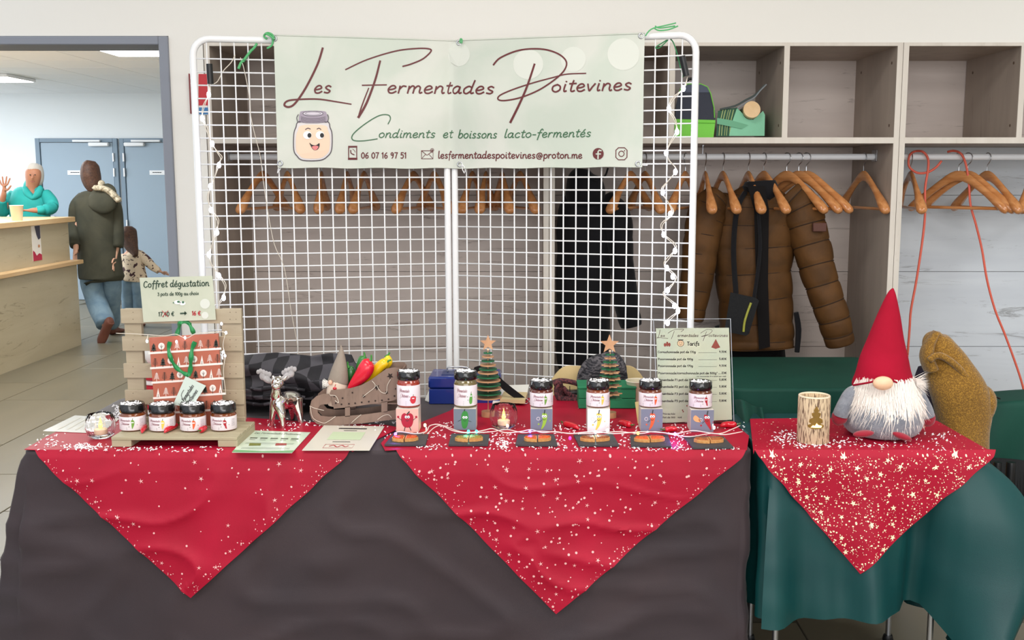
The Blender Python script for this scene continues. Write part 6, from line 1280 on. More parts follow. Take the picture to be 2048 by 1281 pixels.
for i in range(3600):
    u = rnd.random(); v = rnd.random(); a = (u - .5) * 2.9; rz = .179 - .07 * v * (1 - .5 * abs(u - .5)); rr = .066 + .032 * (1 - (rz - .1) / .08) + rnd.random() * .012
    p = V((cxg + rr * sin(a) * 1.02, YN - rr * cos(a), ZO + rz)); L_ = (.064 + .045 * rnd.random()) * (1 - .35 * abs(2 * u - 1) ** 2); sx = (u - .5) * .05 + rnd.gauss(0, .008)
    m_ = p + V((sx * .4, -.014 * cos(a), -L_ * .5)); e = p + V((sx + rnd.gauss(0, .004), -.012 * cos(a), -L_)); w_ = .0013
    b.add([p + V((w_, 0, 0)), p - V((w_, 0, 0)), m_ - V((w_, 0, .0005)), m_ + V((w_, 0, .0005)), e], [(0, 1, 2, 3), (3, 2, 4)])
for i in range(130):   # side tuft
    s_ = 1; p = V((cxg + s_ * .075, YN - .03 - rnd.random() * .03, ZO + .165 + rnd.gauss(0, .005))); e = p + V((s_ * (.025 + rnd.random() * .012) * (1 if s_ > 0 else .5), -.01, rnd.gauss(-.006, .014))); b.add([p + V((0, 0, .001)), p - V((0, 0, .001)), e], [(0, 1, 2)])
part('beard', b, mat('beard_fur', (240, 232, 224), .8, sheen=.3), o, smooth=False, stuff=True)
# ---- price list in an acrylic stand
YA = T(1385, 852).y + .03; acr = mat('acrylic_clear', (250, 252, 252), .03, trans=1, ior=1.12, spec=.6)
o = thing('price_list_stand', 'clear acrylic stand with the tariff sheet at the right end of the long table', 'sign holder', P(1385, 858, YA)); o_ = [(1307, 639), (1461, 638), (1468, 850), (1316, 856)]
def ac(x, y, d=0): return P(x, y, YA + d)
b = MB(); b.prism([ac(x, y, -.003) for x, y in o_[::-1]], [ac(x, y, -.001) for x, y in o_[::-1]]); part('front_pane', b, acr, o, smooth=False)
b = MB(); b.tube([ac(x, y, -.002) for x, y in o_], .0012, 6, closed=True); part('pane_edge', b, C('acrylic_edge', (206, 214, 222), .1), o)
sh_ = [(1312, 657), (1458, 656), (1464, 840), (1318, 847)]; b = MB(); b.prism([ac(x, y) for x, y in sh_[::-1]], [ac(x, y, .001) for x, y in sh_[::-1]]); st = part('price_sheet', b, mat('sheet_pale_green', (214, 214, 188), .5, rgb2=(204, 211, 189), scale=6), o, smooth=False)
b = MB(); q = ac(1316, 853); q2 = ac(1467, 853); b.box(q.x, q2.x, YA - .003, YA + .07, ZO + .0002, ZO + .0025); part('foot', b, acr, o, smooth=False)
zp_ = lambda x, y: (1290 + x / 5.125, 620 + y / 5.125)
pr = Print(lambda x, y: ac(x, y, -.0008))
pr.text('es', 1321, 1330, 674, 3.0, .8, .4); pr.text('ermentades', 1355, 1397, 674, 3.4, .8, .4); pr.text('oitevines', 1417, 1456, 674, 3.4, .8, .4)
for s_ in ([(155, 205), (140, 270), (125, 290), (150, 285), (235, 295)], [(235, 240), (300, 205), (395, 200), (370, 225)], [(300, 220), (270, 300)], [(570, 240), (640, 200), (690, 215), (640, 260), (575, 275), (640, 255)], [(630, 225), (595, 320)]): pr.stroke([zp_(*q) for q in s_], .8, 4)
part('title_lettering', pr.mb, C('sheet_brown_ink', (96, 70, 66)), st, smooth=False)
pr = Print(pr.fn); rows = [('Cornichonnade pot de 170g', '9,50€', 132, 523, 440), ('Poivronnade pot de 100g', '5,80€', 134, 495, 513), ('Poivronnade pot de 170g', '9,50€', 134, 495, 583), ('Poivronnade/cornichonnade pot de 500g*', '23€', 136, 745, 657), ('Pimentade F1 pot de 100g', '5,80€', 136, 517, 726), ('Pimentade F2 pot de 100g', '5,80€', 136, 517, 796), ('Pimentade F3 pot de 100g', '5,80€', 137, 517, 868), ('Pimentade F5 pot de 100g', '5,80€', 137, 517, 942)]
for t_, pc, x0, x1, y in rows:
    a, c_ = zp_(x0, y + 3), zp_(x1, y); pr.text(t_, a[0], c_[0], a[1], 2.5, .85); d = zp_(765 if len(pc) > 3 else 790, y); e = zp_(838, y); pr.text(pc, d[0] - 1, e[0], d[1], 2.5, .85)
    if x1 < 700: g0, g1 = zp_(548, y), zp_(735, y); pr.stroke([g0, g1], .5)
    else: g0, g1 = zp_(752, y), zp_(778, y); pr.stroke([g0, g1], .5)
a, c_ = zp_(432, 366), zp_(560, 366); pr.text('Tarifs', a[0], c_[0], a[1], 4.6, 1.3); a, c_ = zp_(530, 688), zp_(832, 686); pr.text('sur commande 15 a avant par mail'.replace('q', 'g'), a[0], c_[0], a[1], 1.3, .45); a, c_ = zp_(180, 1075), zp_(310, 1070); pr.text('Prix au kilo', a[0], c_[0], a[1], 2, .6); a, c_ = zp_(180, 1112), zp_(380, 1108); pr.text('Pot de 500   46€', a[0], c_[0], a[1], 2, .6)
part('lettering', pr.mb, C('sheet_dark_ink', (58, 54, 52)), st, smooth=False)
pr = Print(pr.fn)
for x, y, w_, h_ in ((205, 360, 26, 36), (228, 352, 24, 50), (250, 358, 24, 40)): a = zp_(x, y); pr.disc(a[0], a[1], w_ / 10.2, h_ / 10.2)
a = zp_(725, 345); pr.poly([(a[0], a[1] - 9), (a[0] + 4, a[1] - 1), (a[0] + 9, a[1] + 8), (a[0], a[1] + 11), (a[0] - 9, a[1] + 8), (a[0] - 4, a[1] - 1)])
for x, y in ((430, 985), (460, 1000), (385, 1030), (392, 1045)): a = zp_(x, y); pr.disc(a[0], a[1], 1.4)
part('small_picture', pr.mb, C('tarif_red', (158, 72, 60)), st, smooth=False)
pr = Print(pr.fn); a = zp_(365, 345); pr.disc(a[0], a[1], 6.5, 6.2); part('jar_emblem', pr.mb, C('tarif_peach', (236, 200, 160)), st, smooth=False)
pr = Print(lambda x, y: ac(x, y, -.0014)); pr.ring(a[0], a[1], 6.5, 6.2, .7); pr.stroke([(a[0] - 5, a[1] - 7), (a[0] + 5, a[1] - 7)], 1.6); pr.disc(a[0] - 2, a[1] - 1, .7); pr.disc(a[0] + 2, a[1] - 1, .7); pr.stroke([(a[0] - 2, a[1] + 2), (a[0], a[1] + 3.5), (a[0] + 2, a[1] + 2)], .6, 3); part('emblem_lines', pr.mb, C('sheet_dark_ink', (58, 54, 52)), st, smooth=False)
# ============================================================ BEHIND THE TABLES
plyc = C('chair_ply', (222, 198, 146), .4, rgb2=(212, 186, 132), scale=8)
YC = 3.72
o = thing('chair', 'pale plywood chair with a wide curved back behind the green box', 'chair', V((P(1197, 770, YC).x, YC, 0)))
xc = P(1197, 770, YC).x; zt_ = P(1197, 733, YC).z; hw = 106 / K((0, YC, .8))
b = MB(); 
def bk(u, v):
    a = 2 * u - 1; x = xc + hw * a; top = zt_ - .10 * max(0, abs(a) - .55) ** 2 * 5; bot = zt_ - .17 + .10 * max(0, abs(a) - .7) * 1.5; return V((x, YC - .05 * (1 - a * a) + .04, top + (bot - top) * v))
b.sheet(bk, 30, 8, (0, 1, 0), .012); part('backrest', b, plyc, o, smooth=60)
part('seat', MB().box(xc - .21, xc + .21, YC - .44, YC - .04, .44, .456, bev=.006), plyc, o)
for sx in (-1, 1):
    part('leg', MB().tube([(xc + sx * .19, YC - .40, 0), (xc + sx * .17, YC - .36, .44)], .011, 8), steel, o)
    part('leg', MB().tube([(xc + sx * .19, YC + .02, 0), (xc + sx * .15, YC - .06, .44), (xc + sx * .15, YC + .02, zt_ - .12)], .011, 8), steel, o)
sc = mat('striped_scarf', (96, 92, 96), .9, rgb2=(40, 40, 46), scale=60, stretch=(1, .1, 2.5), contrast=(.45, .55), bump=.6)
b = MB(); px_loft(b, [(1160, 770, 10, .03), (1178, 752, 22, .05), (1200, 735, 26, .06), (1222, 728, 22, .06), (1240, 740, 14, .05), (1245, 762, 10, .04)], YC - .06, n=18, sub=6, fn=lambda u, th: 1 + .14 * sin(4 * th + 12 * u))
b.tube([P(x, y, YC - .09) for x, y in ((1178, 732), (1168, 738), (1160, 748), (1158, 756), (1166, 760))], .003, 6, sub=3)
single('scarf', 'grey striped scarf slung over the plywood chair back', 'scarf', b, sc, P(1200, 765, YC - .06), smooth=True)
yn = mat('speckled_yarn', (108, 58, 62), .95, rgb2=(58, 38, 44), scale=160, bump=1, bscale=200, contrast=(.45, .55))
b = MB(); Yy = G(1130, 808, ZT).y + .03
rnd = random.Random(3)
for k in range(4):
    pp = [(1108 + 4 * k, 768 - 1.5 * k), (1120, 764 + 3 * k), (1112 + 5 * k, 780), (1120, 795 + k * 2), (1140, 802 - k * 3), (1160, 800 + k), (1172, 790 + 2 * k)]
    b.tube([P(x + rnd.uniform(-3, 3), y + rnd.uniform(-2, 2), Yy + .01 * k) for x, y in pp], .009, 8, sub=5)
b.tube([P(x, y, Yy + .02) for x, y in ((1106, 766), (1120, 762), (1140, 764), (1158, 770), (1168, 784), (1160, 796), (1140, 790), (1126, 776))], .009, 8, sub=5)
single('knitted_cord', 'maroon speckled knitted loop lying left of the green crate', 'yarn', b, yn, P(1130, 806, Yy), smooth=True)
b = MB(); q = P(1140, 790, Yy + .05); b.box(q.x - .03, q.x + .045, Yy + .06, Yy + .1, ZT + .001, q.z + .01, bev=.006); b.tube([q + V((.0, 0, .0)), q + V((-.001, 0, .03))], .0012, 6)
single('small_device', 'small dark object with a thin upright pin inside the knitted loop', 'device', b, black_m, V((q.x, Yy + .08, ZT)), smooth=50)
# green covered table behind, between the price list and the gnome
A0 = P(1467, 706, 4.12); A1 = P(1690, 706, 4.12); B0 = P(1463, 790, 3.42); B1 = P(1745, 792, 3.42); zc_ = (A0.z + B0.z) / 2
o = thing('covered_table', 'low table covered by a dark green cloth between the price list and the gnome', 'table', ((B0.x + B1.x) / 2, 3.76, 0))
b = MB(); drape(b, B0.x, A1.x + .06, 3.46, 4.10, zc_, lambda p, n: .12, lambda s, t, z: .02 * t + .022 * t * sin(9 * s) + .012 * nz(s, z, 4) * min(1, 4 * t), R=.05, nv=20, step=.03); part('cloth', b, green_wool, o, smooth=60)
part('tabletop', MB().box(B0.x + .03, A1.x + .03, 3.5, 4.07, zc_ - .03, zc_ - .012), mat('table_laminate'), o)
for x in (B0.x + .06, A1.x):
    for y in (3.53, 4.04): part('leg', MB().tube([(x, y, 0), (x, y, zc_ - .03)], .014, 8), steel, o)
# fold of green cloth spilling beside the price list
b = MB(); b.sheet(lambda u, v: P(1470 + 55 * u + 8 * v, 800 + 62 * v + 14 * u * (1 - v) - 3 * sin(u * 6), 3.36 - .18 * v + .03 * sin(u * 9 + 2) - .02 * u), 16, 12, (0, .004, 0), 1)
single('green_cloth_fold', 'fold of dark green cloth hanging between the price list stand and the red cover', 'cloth', b, green_wool, P(1500, 860, 3.2), smooth=True)
# right hand green cover with black fringe
C0 = P(1984, 785, 3.85)
o = thing('covered_stool', 'stool covered by a green cloth with a long black fringe at the right edge', 'seat', (C0.x + .3, 3.7, 0))
b = MB()
def cov(u, v):
    if v < .35: t = v / .35; return V((C0.x + .55 * u - .045 * t * (1 - u), 3.86 - .16 * t, C0.z + .01 * sin(5 * u) - .01 * t))
    t = (v - .35) / .65; x = C0.x + .55 * u; return V((x - (.045 + .13 * t) * (1 - u), 3.70 - .05 * t - .02 * sin(13 * u + 1) * t, C0.z - .012 - (.20 + .10 * u) * t))
b.sheet(cov, 30, 30, (0, .004, -.003), 1); 
part('cloth', b, green_wool, o, smooth=60)
b = MB(); rnd = random.Random(5)
for i in range(150):
    u = i / 149; p = cov(u * .62, 1); e = p + V((rnd.uniform(-.01, .01), rnd.uniform(-.01, .0), -.13 - rnd.random() * .05)); b.tube([p + V((0, 0, .03)), p.lerp(e, .5) + V((rnd.uniform(-.004, .004), 0, 0)), e], [.0035, .004, .002], 5)
part('fringe', b, C('fringe_black', (18, 20, 22), .8), o, smooth=True, stuff=True)
part('seat', MB().box(C0.x + .06, C0.x + .5, 3.72, 3.86, .40, C0.z - .03, bev=.01), mat('table_laminate'), o)
for x in (C0.x + .1, C0.x + .46):
    for y in (3.74, 3.84): part('leg', MB().tube([(x, y, 0), (x, y, .40)], .014, 8), steel, o)
b = MB(); q = G(2008, 978, .3)
for i, (x, w_) in enumerate(((1995, 16), (2022, 18))):
    p0, p1 = P(x, 925, 3.5), P(x, 976, 3.5); r_ = w_ / 2 / K(p0); bb = MB(); bb.lathe([(r_ * .9, p1.z), (r_, p1.z + .01), (r_, p0.z - .01), (r_ * .9, p0.z)], (p0.x, 3.5, 0), n=20)
    bb.tube([(p0.x, 3.5, 0.0), (p0.x, 3.5, p1.z)], .012, 8)
    single('dark_cylinder', 'dark upright cylinder under the black fringe, %s one' % ('left' if i == 0 else 'right'), 'container', bb, black_m, (p0.x, 3.5, 0), smooth=50)
b = MB(); b.tube([G(1995, 975, .003), G(2020, 975, .003), G(2048, 973, .003), G(2080, 975, .003)], .004, 6, sub=3); b.tube([G(2010, 1000, .003), G(2028, 998, .003), G(2048, 1004, .003), G(2090, 1010, .003)], .004, 6, sub=3)
single('power_cable', 'black cable on the floor at the right edge', 'cable', b, black_m, G(2028, 998, .003), smooth=True)
# mustard coat over a chair
YMc = 3.62; must = mat('mustard_boucle', (170, 126, 46), .95, rgb2=(124, 88, 30), scale=260, bump=1, bscale=120, contrast=(.4, .52), sheen=.3); dkf = mat('dark_sequin_fabric', (34, 26, 44), .8, rgb2=(120, 104, 120), scale=220, contrast=(.66, .72))
o = thing('mustard_coat', 'mustard boucle coat thrown over a chair behind the gnome', 'coat', P(1900, 885, YMc))
b = MB(); px_loft(b, [(1872, 664, 8, .02), (1872, 676, 24, .04), (1880, 700, 33, .06), (1896, 735, 44, .08), (1912, 780, 52, .1), (1922, 830, 54, .1), (1925, 875, 46, .1), (1925, 960, 44, .1)], YMc, n=36, sub=8, fn=lambda u, th: 1 + .06 * sin(3 * th + 5 * u) + .03 * sin(17 * u + th)); part('body', b, must, o, smooth=True)
b = MB(); px_loft(b, [(1873, 664, 6, .02), (1858, 690, 10, .03), (1853, 715, 12, .04), (1862, 740, 13, .04)], YMc - .03, n=16, sub=5); b.tube([P(x, y, YMc - .075) for x, y in ((1858, 722), (1872, 712), (1890, 716), (1915, 735), (1936, 760))], .012, 8, sub=4); part('collar', b, must, o, smooth=True)
b = MB(); px_loft(b, [(1942, 785, 10, .03), (1962, 792, 22, .05), (1968, 805, 24, .05), (1952, 830, 26, .05), (1930, 850, 24, .05)], YMc - .02, n=16, sub=5, fn=lambda u, th: 1 + .06 * sin(9 * u + 2 * th)); part('sleeve', b, must, o, smooth=True)
b = MB(); px_loft(b, [(1848, 735, 10, .03), (1852, 770, 24, .05), (1868, 820, 34, .06), (1880, 880, 34, .06)], YMc + .05, n=20, sub=5); single('dark_garment', 'dark speckled garment under the mustard coat', 'garment', b, dkf, P(1870, 880, YMc + .05), smooth=True)
o = thing('chair', 'chair mostly hidden under the mustard coat', 'chair', (P(1905, 850, YMc).x, YMc + .12, 0)); xc = P(1905, 850, YMc).x
part('backrest', MB().box(xc - .10, xc + .04, YMc + .0, YMc + .02, .62, .84, bev=.008), black_m, o); part('seat', MB().box(xc - .2, xc + .03, YMc - .02, YMc + .2, .43, .46, bev=.01), black_m, o)
for sx in (-.17, .0):
    for sy in (.0, .18): part('leg', MB().tube([(xc + sx, YMc + sy, 0), (xc + sx, YMc + sy, .44)], .011, 8), steel, o)
b = MB(); b.tube([P(1968, 785, YMc + .1), P(1985, 792, YMc + .05), P(2000, 798, YMc)], .003, 6, sub=3); single('thin_cable', 'thin dark cord at the mustard coat sleeve', 'cable', b, black_m, P(1985, 792, YMc + .05), smooth=True)
# paper cup on the bar
q = P(34, 432, 8.4); cz = V((onx(34, 432, Xu - .06).x, onx(34, 432, Xu - .06).y, z2)); cup('tall paper cup standing on the bar counter', cz, 13 / K(cz), 30 / K(cz))
# ============================================================ PEOPLE IN THE HALL
def skin_obj(name, parent, verts, edges, m, sub=2, root=0, label=None):
    """verts: (world point, rx, ry)"""
    me = bpy.data.meshes.new(name); org = WL[parent.name]; me.from_pydata([tuple(V(v[0]) - org) for v in verts], edges, []); me.materials.append(m)
    o = bpy.data.objects.new(name, me); COL.objects.link(o); o.parent = parent; WL[o.name] = org
    md = o.modifiers.new('skin', 'SKIN'); md.use_smooth_shade = True
    lay = me.skin_vertices[0] if len(me.skin_vertices) else None
    if lay is None:
        import bmesh; bm = bmesh.new(); bm.from_mesh(me); bm.verts.layers.skin.verify(); bm.to_mesh(me); bm.free(); lay = me.skin_vertices[0]
    for i, v in enumerate(verts): lay.data[i].radius = (v[1], v[2] if len(v) > 2 else v[1])
    lay.data[root].use_root = True
    s = o.modifiers.new('sub', 'SUBSURF'); s.levels = sub; s.render_levels = sub
    if label: o['label'] = label
    return o
skin = C('skin_light', (206, 158, 132), .55); skin2 = C('skin_tan', (176, 120, 92), .55); hair_b = C('hair_brown', (62, 40, 30), .6, rgb2=(86, 56, 40), scale=60); denim = C('light_denim', (128, 152, 168), .8, rgb2=(104, 130, 150), scale=10)
parka = C('olive_parka', (68, 66, 52), .85, rgb2=(54, 54, 42), scale=6, bump=.5, bscale=30); sneaker = C('brown_shoe', (112, 66, 52), .6); teal = C('teal_hoodie', (40, 166, 160), .75, rgb2=(34, 152, 148), scale=6, bump=.3, bscale=30)
def hand(vs, es, wi, wrist, direction, side, up, s, spread=.5, curl=.1):
    """palm and five fingers growing from vertex wi"""
    d = V(direction).normalized(); a = V(side).normalized(); n_ = V(up).normalized()
    palm = len(vs); vs.append((V(wrist) + d * .045 * s, .024 * s, .013 * s)); es.append((wi, palm))
    k2 = len(vs); vs.append((V(wrist) + d * .08 * s, .026 * s, .011 * s)); es.append((palm, k2))
    for i, (off, ln) in enumerate(((-.03, .072), (-.011, .084), (.009, .08), (.028, .064))):
        b0 = V(wrist) + d * .088 * s + a * off * s; j = len(vs); vs.append((b0, .0085 * s)); es.append((k2, j)); dd = (d + a * off * 14 * spread - n_ * 0).normalized()
        vs.append((b0 + dd * ln * .5 * s + n_ * curl * .02 * s, .0078 * s)); es.append((j, j + 1)); vs.append((b0 + dd * ln * s + n_ * curl * .06 * s, .0066 * s)); es.append((j + 1, j + 2))
    t0 = len(vs); vs.append((V(wrist) + d * .035 * s - a * .03 * s, .010 * s)); es.append((palm, t0)); vs.append((V(wrist) + d * .06 * s - a * .052 * s, .009 * s)); es.append((t0, t0 + 1)); vs.append((V(wrist) + d * .082 * s - a * .066 * s, .0075 * s)); es.append((t0 + 1, t0 + 2))
# --- woman in parka, walking away
Yp = G(200, 680, 0).y
def h(x, y, d=0): return P(x, y, Yp + d)
o = thing('person', 'adult in an olive parka and light jeans walking away past the bar, seen from behind', 'person', G(205, 680, 0))
vs = [(h(203, 530), .12, .10), (h(197, 480), .12, .1), (h(192, 420), .14, .10), (h(190, 392), .07, .06), (h(187, 378), .048, .048), (h(184, 362), .062, .07), (h(182, 346), .075, .085), (h(182, 330), .06, .07),
      (h(164, 398), .05), (h(152, 430), .042), (h(150, 470, -.05), .034), (h(152, 492, -.12), .026), (h(222, 398), .05), (h(233, 440), .042), (h(234, 485), .034), (h(230, 510, -.05), .025),
      (h(188, 545), .06), (h(194, 603, -.02), .04), (h(207, 640, -.14), .035), (h(213, 656, -.2), .035), (h(224, 545), .06), (h(226, 595, .12), .04), (h(226, 640, .3), .035), (h(226, 655, .34), .035)]
es = [(0, 1), (1, 2), (2, 3), (3, 4), (4, 5), (5, 6), (6, 7), (2, 8), (8, 9), (9, 10), (10, 11), (2, 12), (12, 13), (13, 14), (14, 15), (0, 16), (16, 17), (17, 18), (18, 19), (0, 20), (20, 21), (21, 22), (22, 23)]
hand(vs, es, 15, h(230, 510, -.05), (0, -.3, -1), (0, 1, 0), (1, 0, 0), .9); hand(vs, es, 11, h(152, 492, -.12), (0, -.4, -1), (0, -1, 0), (1, 0, 0), .9)
body = skin_obj('body', o, vs, es, skin)
def hl(rows, n=20, sub=5, fn=None, mb=None, Yb=0):
    mb = mb or MB(); out = []
    for r in rows: p = h(r[0], r[1], (r[4] if len(r) > 4 else 0) + Yb); out.append((p.x, p.y, p.z, r[2] / K(p), r[3])); 
    return mb.loft(out, n=n, sub=sub, fn=fn)
b = MB(); wr = lambda u, th: 1 + .03 * sin(3 * th + 14 * u) + .02 * sin(9 * u)
hl([(190, 382, 12, .07), (190, 390, 34, .10), (192, 405, 42, .13), (195, 450, 41, .15), (199, 500, 42, .16), (202, 545, 43, .17), (203, 556, 42, .17), (203, 557, 36, .15)], mb=b, n=28, fn=wr); part('parka', b, parka, o, smooth=True)
b = MB(); hl([(168, 393, 12, .05), (155, 415, 15, .07), (150, 450, 13, .065), (149, 480, 11, .06, -.08), (151, 492, 10, .05, -.12)], mb=b, n=14, fn=wr); hl([(218, 393, 12, .05), (230, 415, 13, .06), (236, 455, 11, .06), (236, 495, 10, .055, -.04)], mb=b, n=14, fn=wr); part('parka_sleeves', b, parka, o, smooth=True)
b = MB(); hl([(198, 382, 26, .05, -.05), (202, 392, 33, .065, -.08), (206, 406, 30, .06, -.115), (208, 419, 22, .045, -.125), (209, 426, 10, .03, -.12)], mb=b, n=20); hd = part('hood', b, parka, o, smooth=True)
b = MB(); rnd = random.Random(2)
for i in range(14):
    t = i / 13; p = h(192 + 44 * t, 376 + 24 * t - 8 * sin(t * 3.1), .02 * rnd.random() - .15); b.ell(p, .03, .04, .026, 10, 6, f=lambda a, ph: 1 + .18 * sin(7 * a) * cos(5 * ph))
b.ell(h(203, 368, -.07), .03, .04, .035, 10, 6); part('fur_trim', b, C('fur_cream', (214, 200, 176), .9, rgb2=(150, 140, 118), scale=40), hd, smooth=True, stuff=True)
b = MB(); hl([(182, 322, 8, .05), (181, 330, 15, .09), (181, 345, 18, .105), (183, 360, 18, .10, -.01), (186, 374, 15, .07, -.03), (187, 384, 9, .04, -.04)], mb=b, n=20, Yb=-.005, fn=lambda u, th: 1 + .03 * sin(9 * th)); part('hair', b, hair_b, o, smooth=True)
b = MB(); hl([(187, 540, 24, .13), (187, 570, 23, .12), (193, 603, 20, .11, -.02), (205, 632, 19, .10, -.12), (211, 650, 17, .09, -.18)], mb=b, n=16, fn=wr); hl([(223, 540, 18, .13), (226, 575, 15, .11, .06), (226, 615, 13, .09, .2), (226, 650, 12, .075, .32)], mb=b, n=16, fn=wr); part('jeans', b, denim, o, smooth=True)
def shoe(parent, p, d, L, w_, hgt, m, tilt=0):
    d = V(d).normalized(); b = MB(); q = V(p); rows = []
    for t, ww, hh in ((0, .6, .7), (.12, .95, 1), (.35, .9, .95), (.6, 1, .6), (.85, .95, .45), (1, .5, .3)): c = q + d * L * (t - .25) + V((0, 0, hgt * hh * .5)); rows.append((c.x, c.y, c.z, w_ * ww * .5, hgt * hh * .5))
    b.loft(rows, n=14, sub=4); part('shoe', b, m, parent, smooth=True)
p = h(219, 658, -.2); shoe(o, p - V((0, .02, 0)), (-.38, .1, -.6), .25, .09, .09, sneaker)
p = G(219, 680, .0); shoe(o, V((h(226, 655, .34).x, Yp + .34, .0)), (.1, 1, 0), .25, .09, .085, sneaker)
# --- child
Yc_ = G(262, 655, 0).y
def hc(x, y, d=0): return P(x, y, Yc_ + d)
o = thing('person', 'small child in a spotted cream jumper and jeans with one arm stretched out', 'person', G(262, 655, 0))
vs = [(hc(266, 560), .075, .07), (hc(266, 535), .075, .065), (hc(266, 512), .085, .06), (hc(262, 500), .04), (hc(260, 490), .035), (hc(258, 480), .055, .06), (hc(257, 468), .062, .068), (hc(257, 458), .045), (hc(283, 512), .032), (hc(302, 530), .027), (hc(318, 542), .02), (hc(248, 515), .032), (hc(246, 540), .026), (hc(247, 558), .02),
      (hc(256, 575), .05), (hc(257, 610), .036), (hc(257, 642), .03), (hc(275, 575), .05), (hc(276, 610), .036), (hc(275, 642), .03)]
es = [(0, 1), (1, 2), (2, 3), (3, 4), (4, 5), (5, 6), (6, 7), (2, 8), (8, 9), (9, 10), (2, 11), (11, 12), (12, 13), (0, 14), (14, 15), (15, 16), (0, 17), (17, 18), (18, 19)]
hand(vs, es, 10, hc(318, 542), (1, 0, -.35), (0, -.6, .6), (0, 0, 1), .62, .6); hand(vs, es, 13, hc(247, 558), (0, 0, -1), (0, 1, 0), (1, 0, 0), .6)
skin_obj('body', o, vs, es, skin)
_h = h; h = hc
spot = mat('spotted_fleece', (222, 202, 176), .9, rgb2=(74, 48, 52), scale=26, contrast=(.56, .62), bump=.5, detail=1)
b = MB(); hl([(264, 503, 10, .05), (266, 510, 22, .08), (267, 530, 22, .1), (268, 556, 26, .11), (268, 562, 24, .1)], mb=b, n=20, fn=wr); part('jumper', b, spot, o, smooth=True)
b = MB(); hl([(278, 508, 9, .05), (292, 521, 10, .05), (306, 534, 8, .045), (318, 543, 6, .035)], mb=b, n=14, fn=wr); hl([(251, 510, 8, .045), (247, 530, 8, .045), (247, 552, 6, .04)], mb=b, n=14, fn=wr); part('jumper_sleeves', b, spot, o, smooth=True)
b = MB(); hl([(257, 453, 6, .05), (257, 460, 14, .085), (258, 475, 16, .09), (262, 490, 14, .07, -.03), (268, 502, 9, .04, -.07), (272, 512, 4, .02, -.1)], mb=b, n=18, Yb=.01, fn=lambda u, th: 1 + .05 * sin(8 * th + 5 * u)); part('hair', b, hair_b, o, smooth=True)
b = MB(); hl([(258, 552, 17, .09), (256, 580, 14, .075), (256, 615, 11.5, .06), (256, 645, 11, .055)], mb=b, n=14, fn=wr); hl([(276, 552, 15, .09), (277, 580, 13, .075), (277, 615, 11, .06), (276, 645, 10.5, .055)], mb=b, n=14, fn=wr); part('jeans', b, denim, o, smooth=True)
for x in (256, 276): p = hc(x, 650); shoe(o, V((p.x, Yc_ + .02, 0)), (.1, 1, 0), .15, .065, .06, sneaker)
# --- person in teal hoodie behind the bar end
Yt = Yc + .42
def ht(x, y, d=0): return P(x, y, Yt + d)
h = ht
o = thing('person', 'person in a teal hoodie behind the far end of the bar, raising a hand', 'person', V((ht(60, 500).x, Yt, 0)))
vs = [(ht(62, 520), .12, .1), (ht(62, 450), .12, .10), (ht(60, 405), .14, .10), (ht(62, 388), .06), (ht(64, 376), .05), (ht(66, 362, -.01), .062, .07), (ht(67, 348, -.01), .072, .08), (ht(67, 334), .058, .066),
      (ht(22, 400), .05), (ht(6, 425, -.05), .042), (ht(4, 402, -.15), .03), (ht(8, 388, -.18), .024), (ht(98, 398), .05), (ht(104, 418, -.15), .042), (ht(84, 421, -.3), .03), (ht(66, 421, -.33), .024),
      (ht(50, 560), .08), (ht(48, 620), .055), (ht(46, 668), .045), (ht(78, 560), .08), (ht(80, 620), .055), (ht(80, 668), .045)]
es = [(0, 1), (1, 2), (2, 3), (3, 4), (4, 5), (5, 6), (6, 7), (2, 8), (8, 9), (9, 10), (10, 11), (2, 12), (12, 13), (13, 14), (14, 15), (0, 16), (16, 17), (17, 18), (0, 19), (19, 20), (20, 21)]
hand(vs, es, 11, ht(8, 388, -.18), (.1, 0, 1), (-1, 0, 0), (0, -1, 0), .95, 1.0); hand(vs, es, 15, ht(66, 421, -.33), (-1, 0, 0), (0, -1, .1), (0, 0, -1), .9)
bd = skin_obj('body', o, vs, es, skin2)
b = MB(); hl([(62, 382, 14, .07), (60, 388, 32, .10), (60, 402, 42, .13), (61, 440, 38, .14), (62, 500, 38, .14)], mb=b, n=28, fn=wr); part('hoodie', b, teal, o, smooth=True)
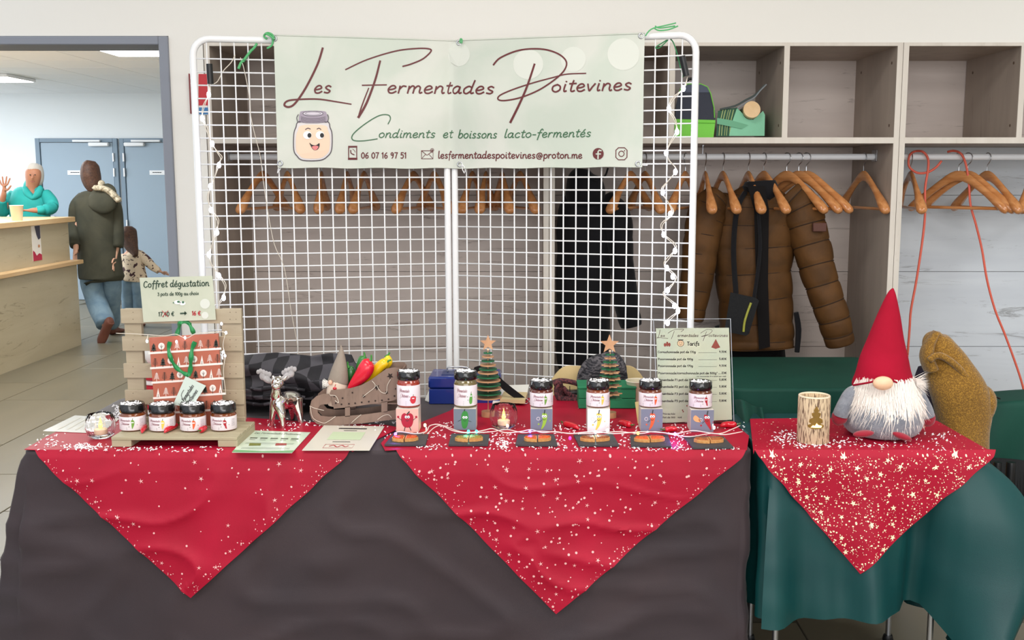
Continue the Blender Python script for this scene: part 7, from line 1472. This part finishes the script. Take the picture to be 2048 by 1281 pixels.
b = MB(); hl([(30, 392, 14, .06), (14, 408, 14, .06), (6, 424, 12, .055, -.05), (3, 412, 10, .05, -.11), (4, 400, 8, .045, -.15)], mb=b, n=14, fn=wr); hl([(90, 390, 13, .06), (102, 404, 13, .06, -.06), (103, 417, 12, .055, -.15), (88, 420, 10, .05, -.27), (74, 421, 8, .045, -.31)], mb=b, n=14, fn=wr); part('hoodie_sleeves', b, teal, o, smooth=True)
b = MB(); hl([(50, 384, 10, .06, .02), (64, 380, 24, .08, .04), (80, 384, 10, .06, .02)], mb=b, n=14); hl([(50, 376, 5, .03, -.04), (56, 388, 7, .04, -.08), (66, 396, 5, .03, -.1), (76, 388, 7, .04, -.08), (82, 376, 5, .03, -.04)], mb=b, n=12); part('hood', b, teal, o, smooth=True)
b = MB(); hl([(68, 327, 7, .04, .01), (68, 332, 13, .07, .01), (69, 344, 17, .085, .03), (70, 360, 16, .07, .04), (70, 370, 12, .05, .05)], mb=b, n=18, fn=lambda u, th: 1 + .03 * sin(9 * th)); part('hair', b, C('hair_grey', (196, 192, 186), .7), o, smooth=True)
b = MB()
for x in (60.5, 70): b.ell(ht(x, 350, -.083), .0085, .005, .005, 8, 6)
part('eyes', b, C('eye_dark', (40, 34, 32), .3), o, smooth=True)
b = MB(); b.tube([ht(65.5, 350, -.088), ht(65.2, 356, -.10), ht(65.4, 357.5, -.09)], [.006, .011, .008], 8, sub=2); part('nose', b, skin2, o, smooth=True)
b = MB(); b.tube([ht(61, 363, -.078), ht(65, 364, -.084), ht(70, 363, -.078)], [.002, .0045, .002], 8, sub=3); part('mouth', b, C('lips', (150, 84, 76)), o, smooth=True)
b = MB(); hl([(52, 505, 20, .12), (49, 560, 18, .1), (48, 620, 13, .07), (46, 662, 12, .06)], mb=b, n=14); hl([(76, 505, 20, .12), (78, 560, 18, .1), (80, 620, 13, .07), (80, 662, 12, .06)], mb=b, n=14); part('trousers', b, blackc, o, smooth=True)
for x in (46, 80): shoe(o, V((ht(x, 600).x, Yt, 0)), (0, -1, 0), .26, .09, .08, sneaker)
h = _h
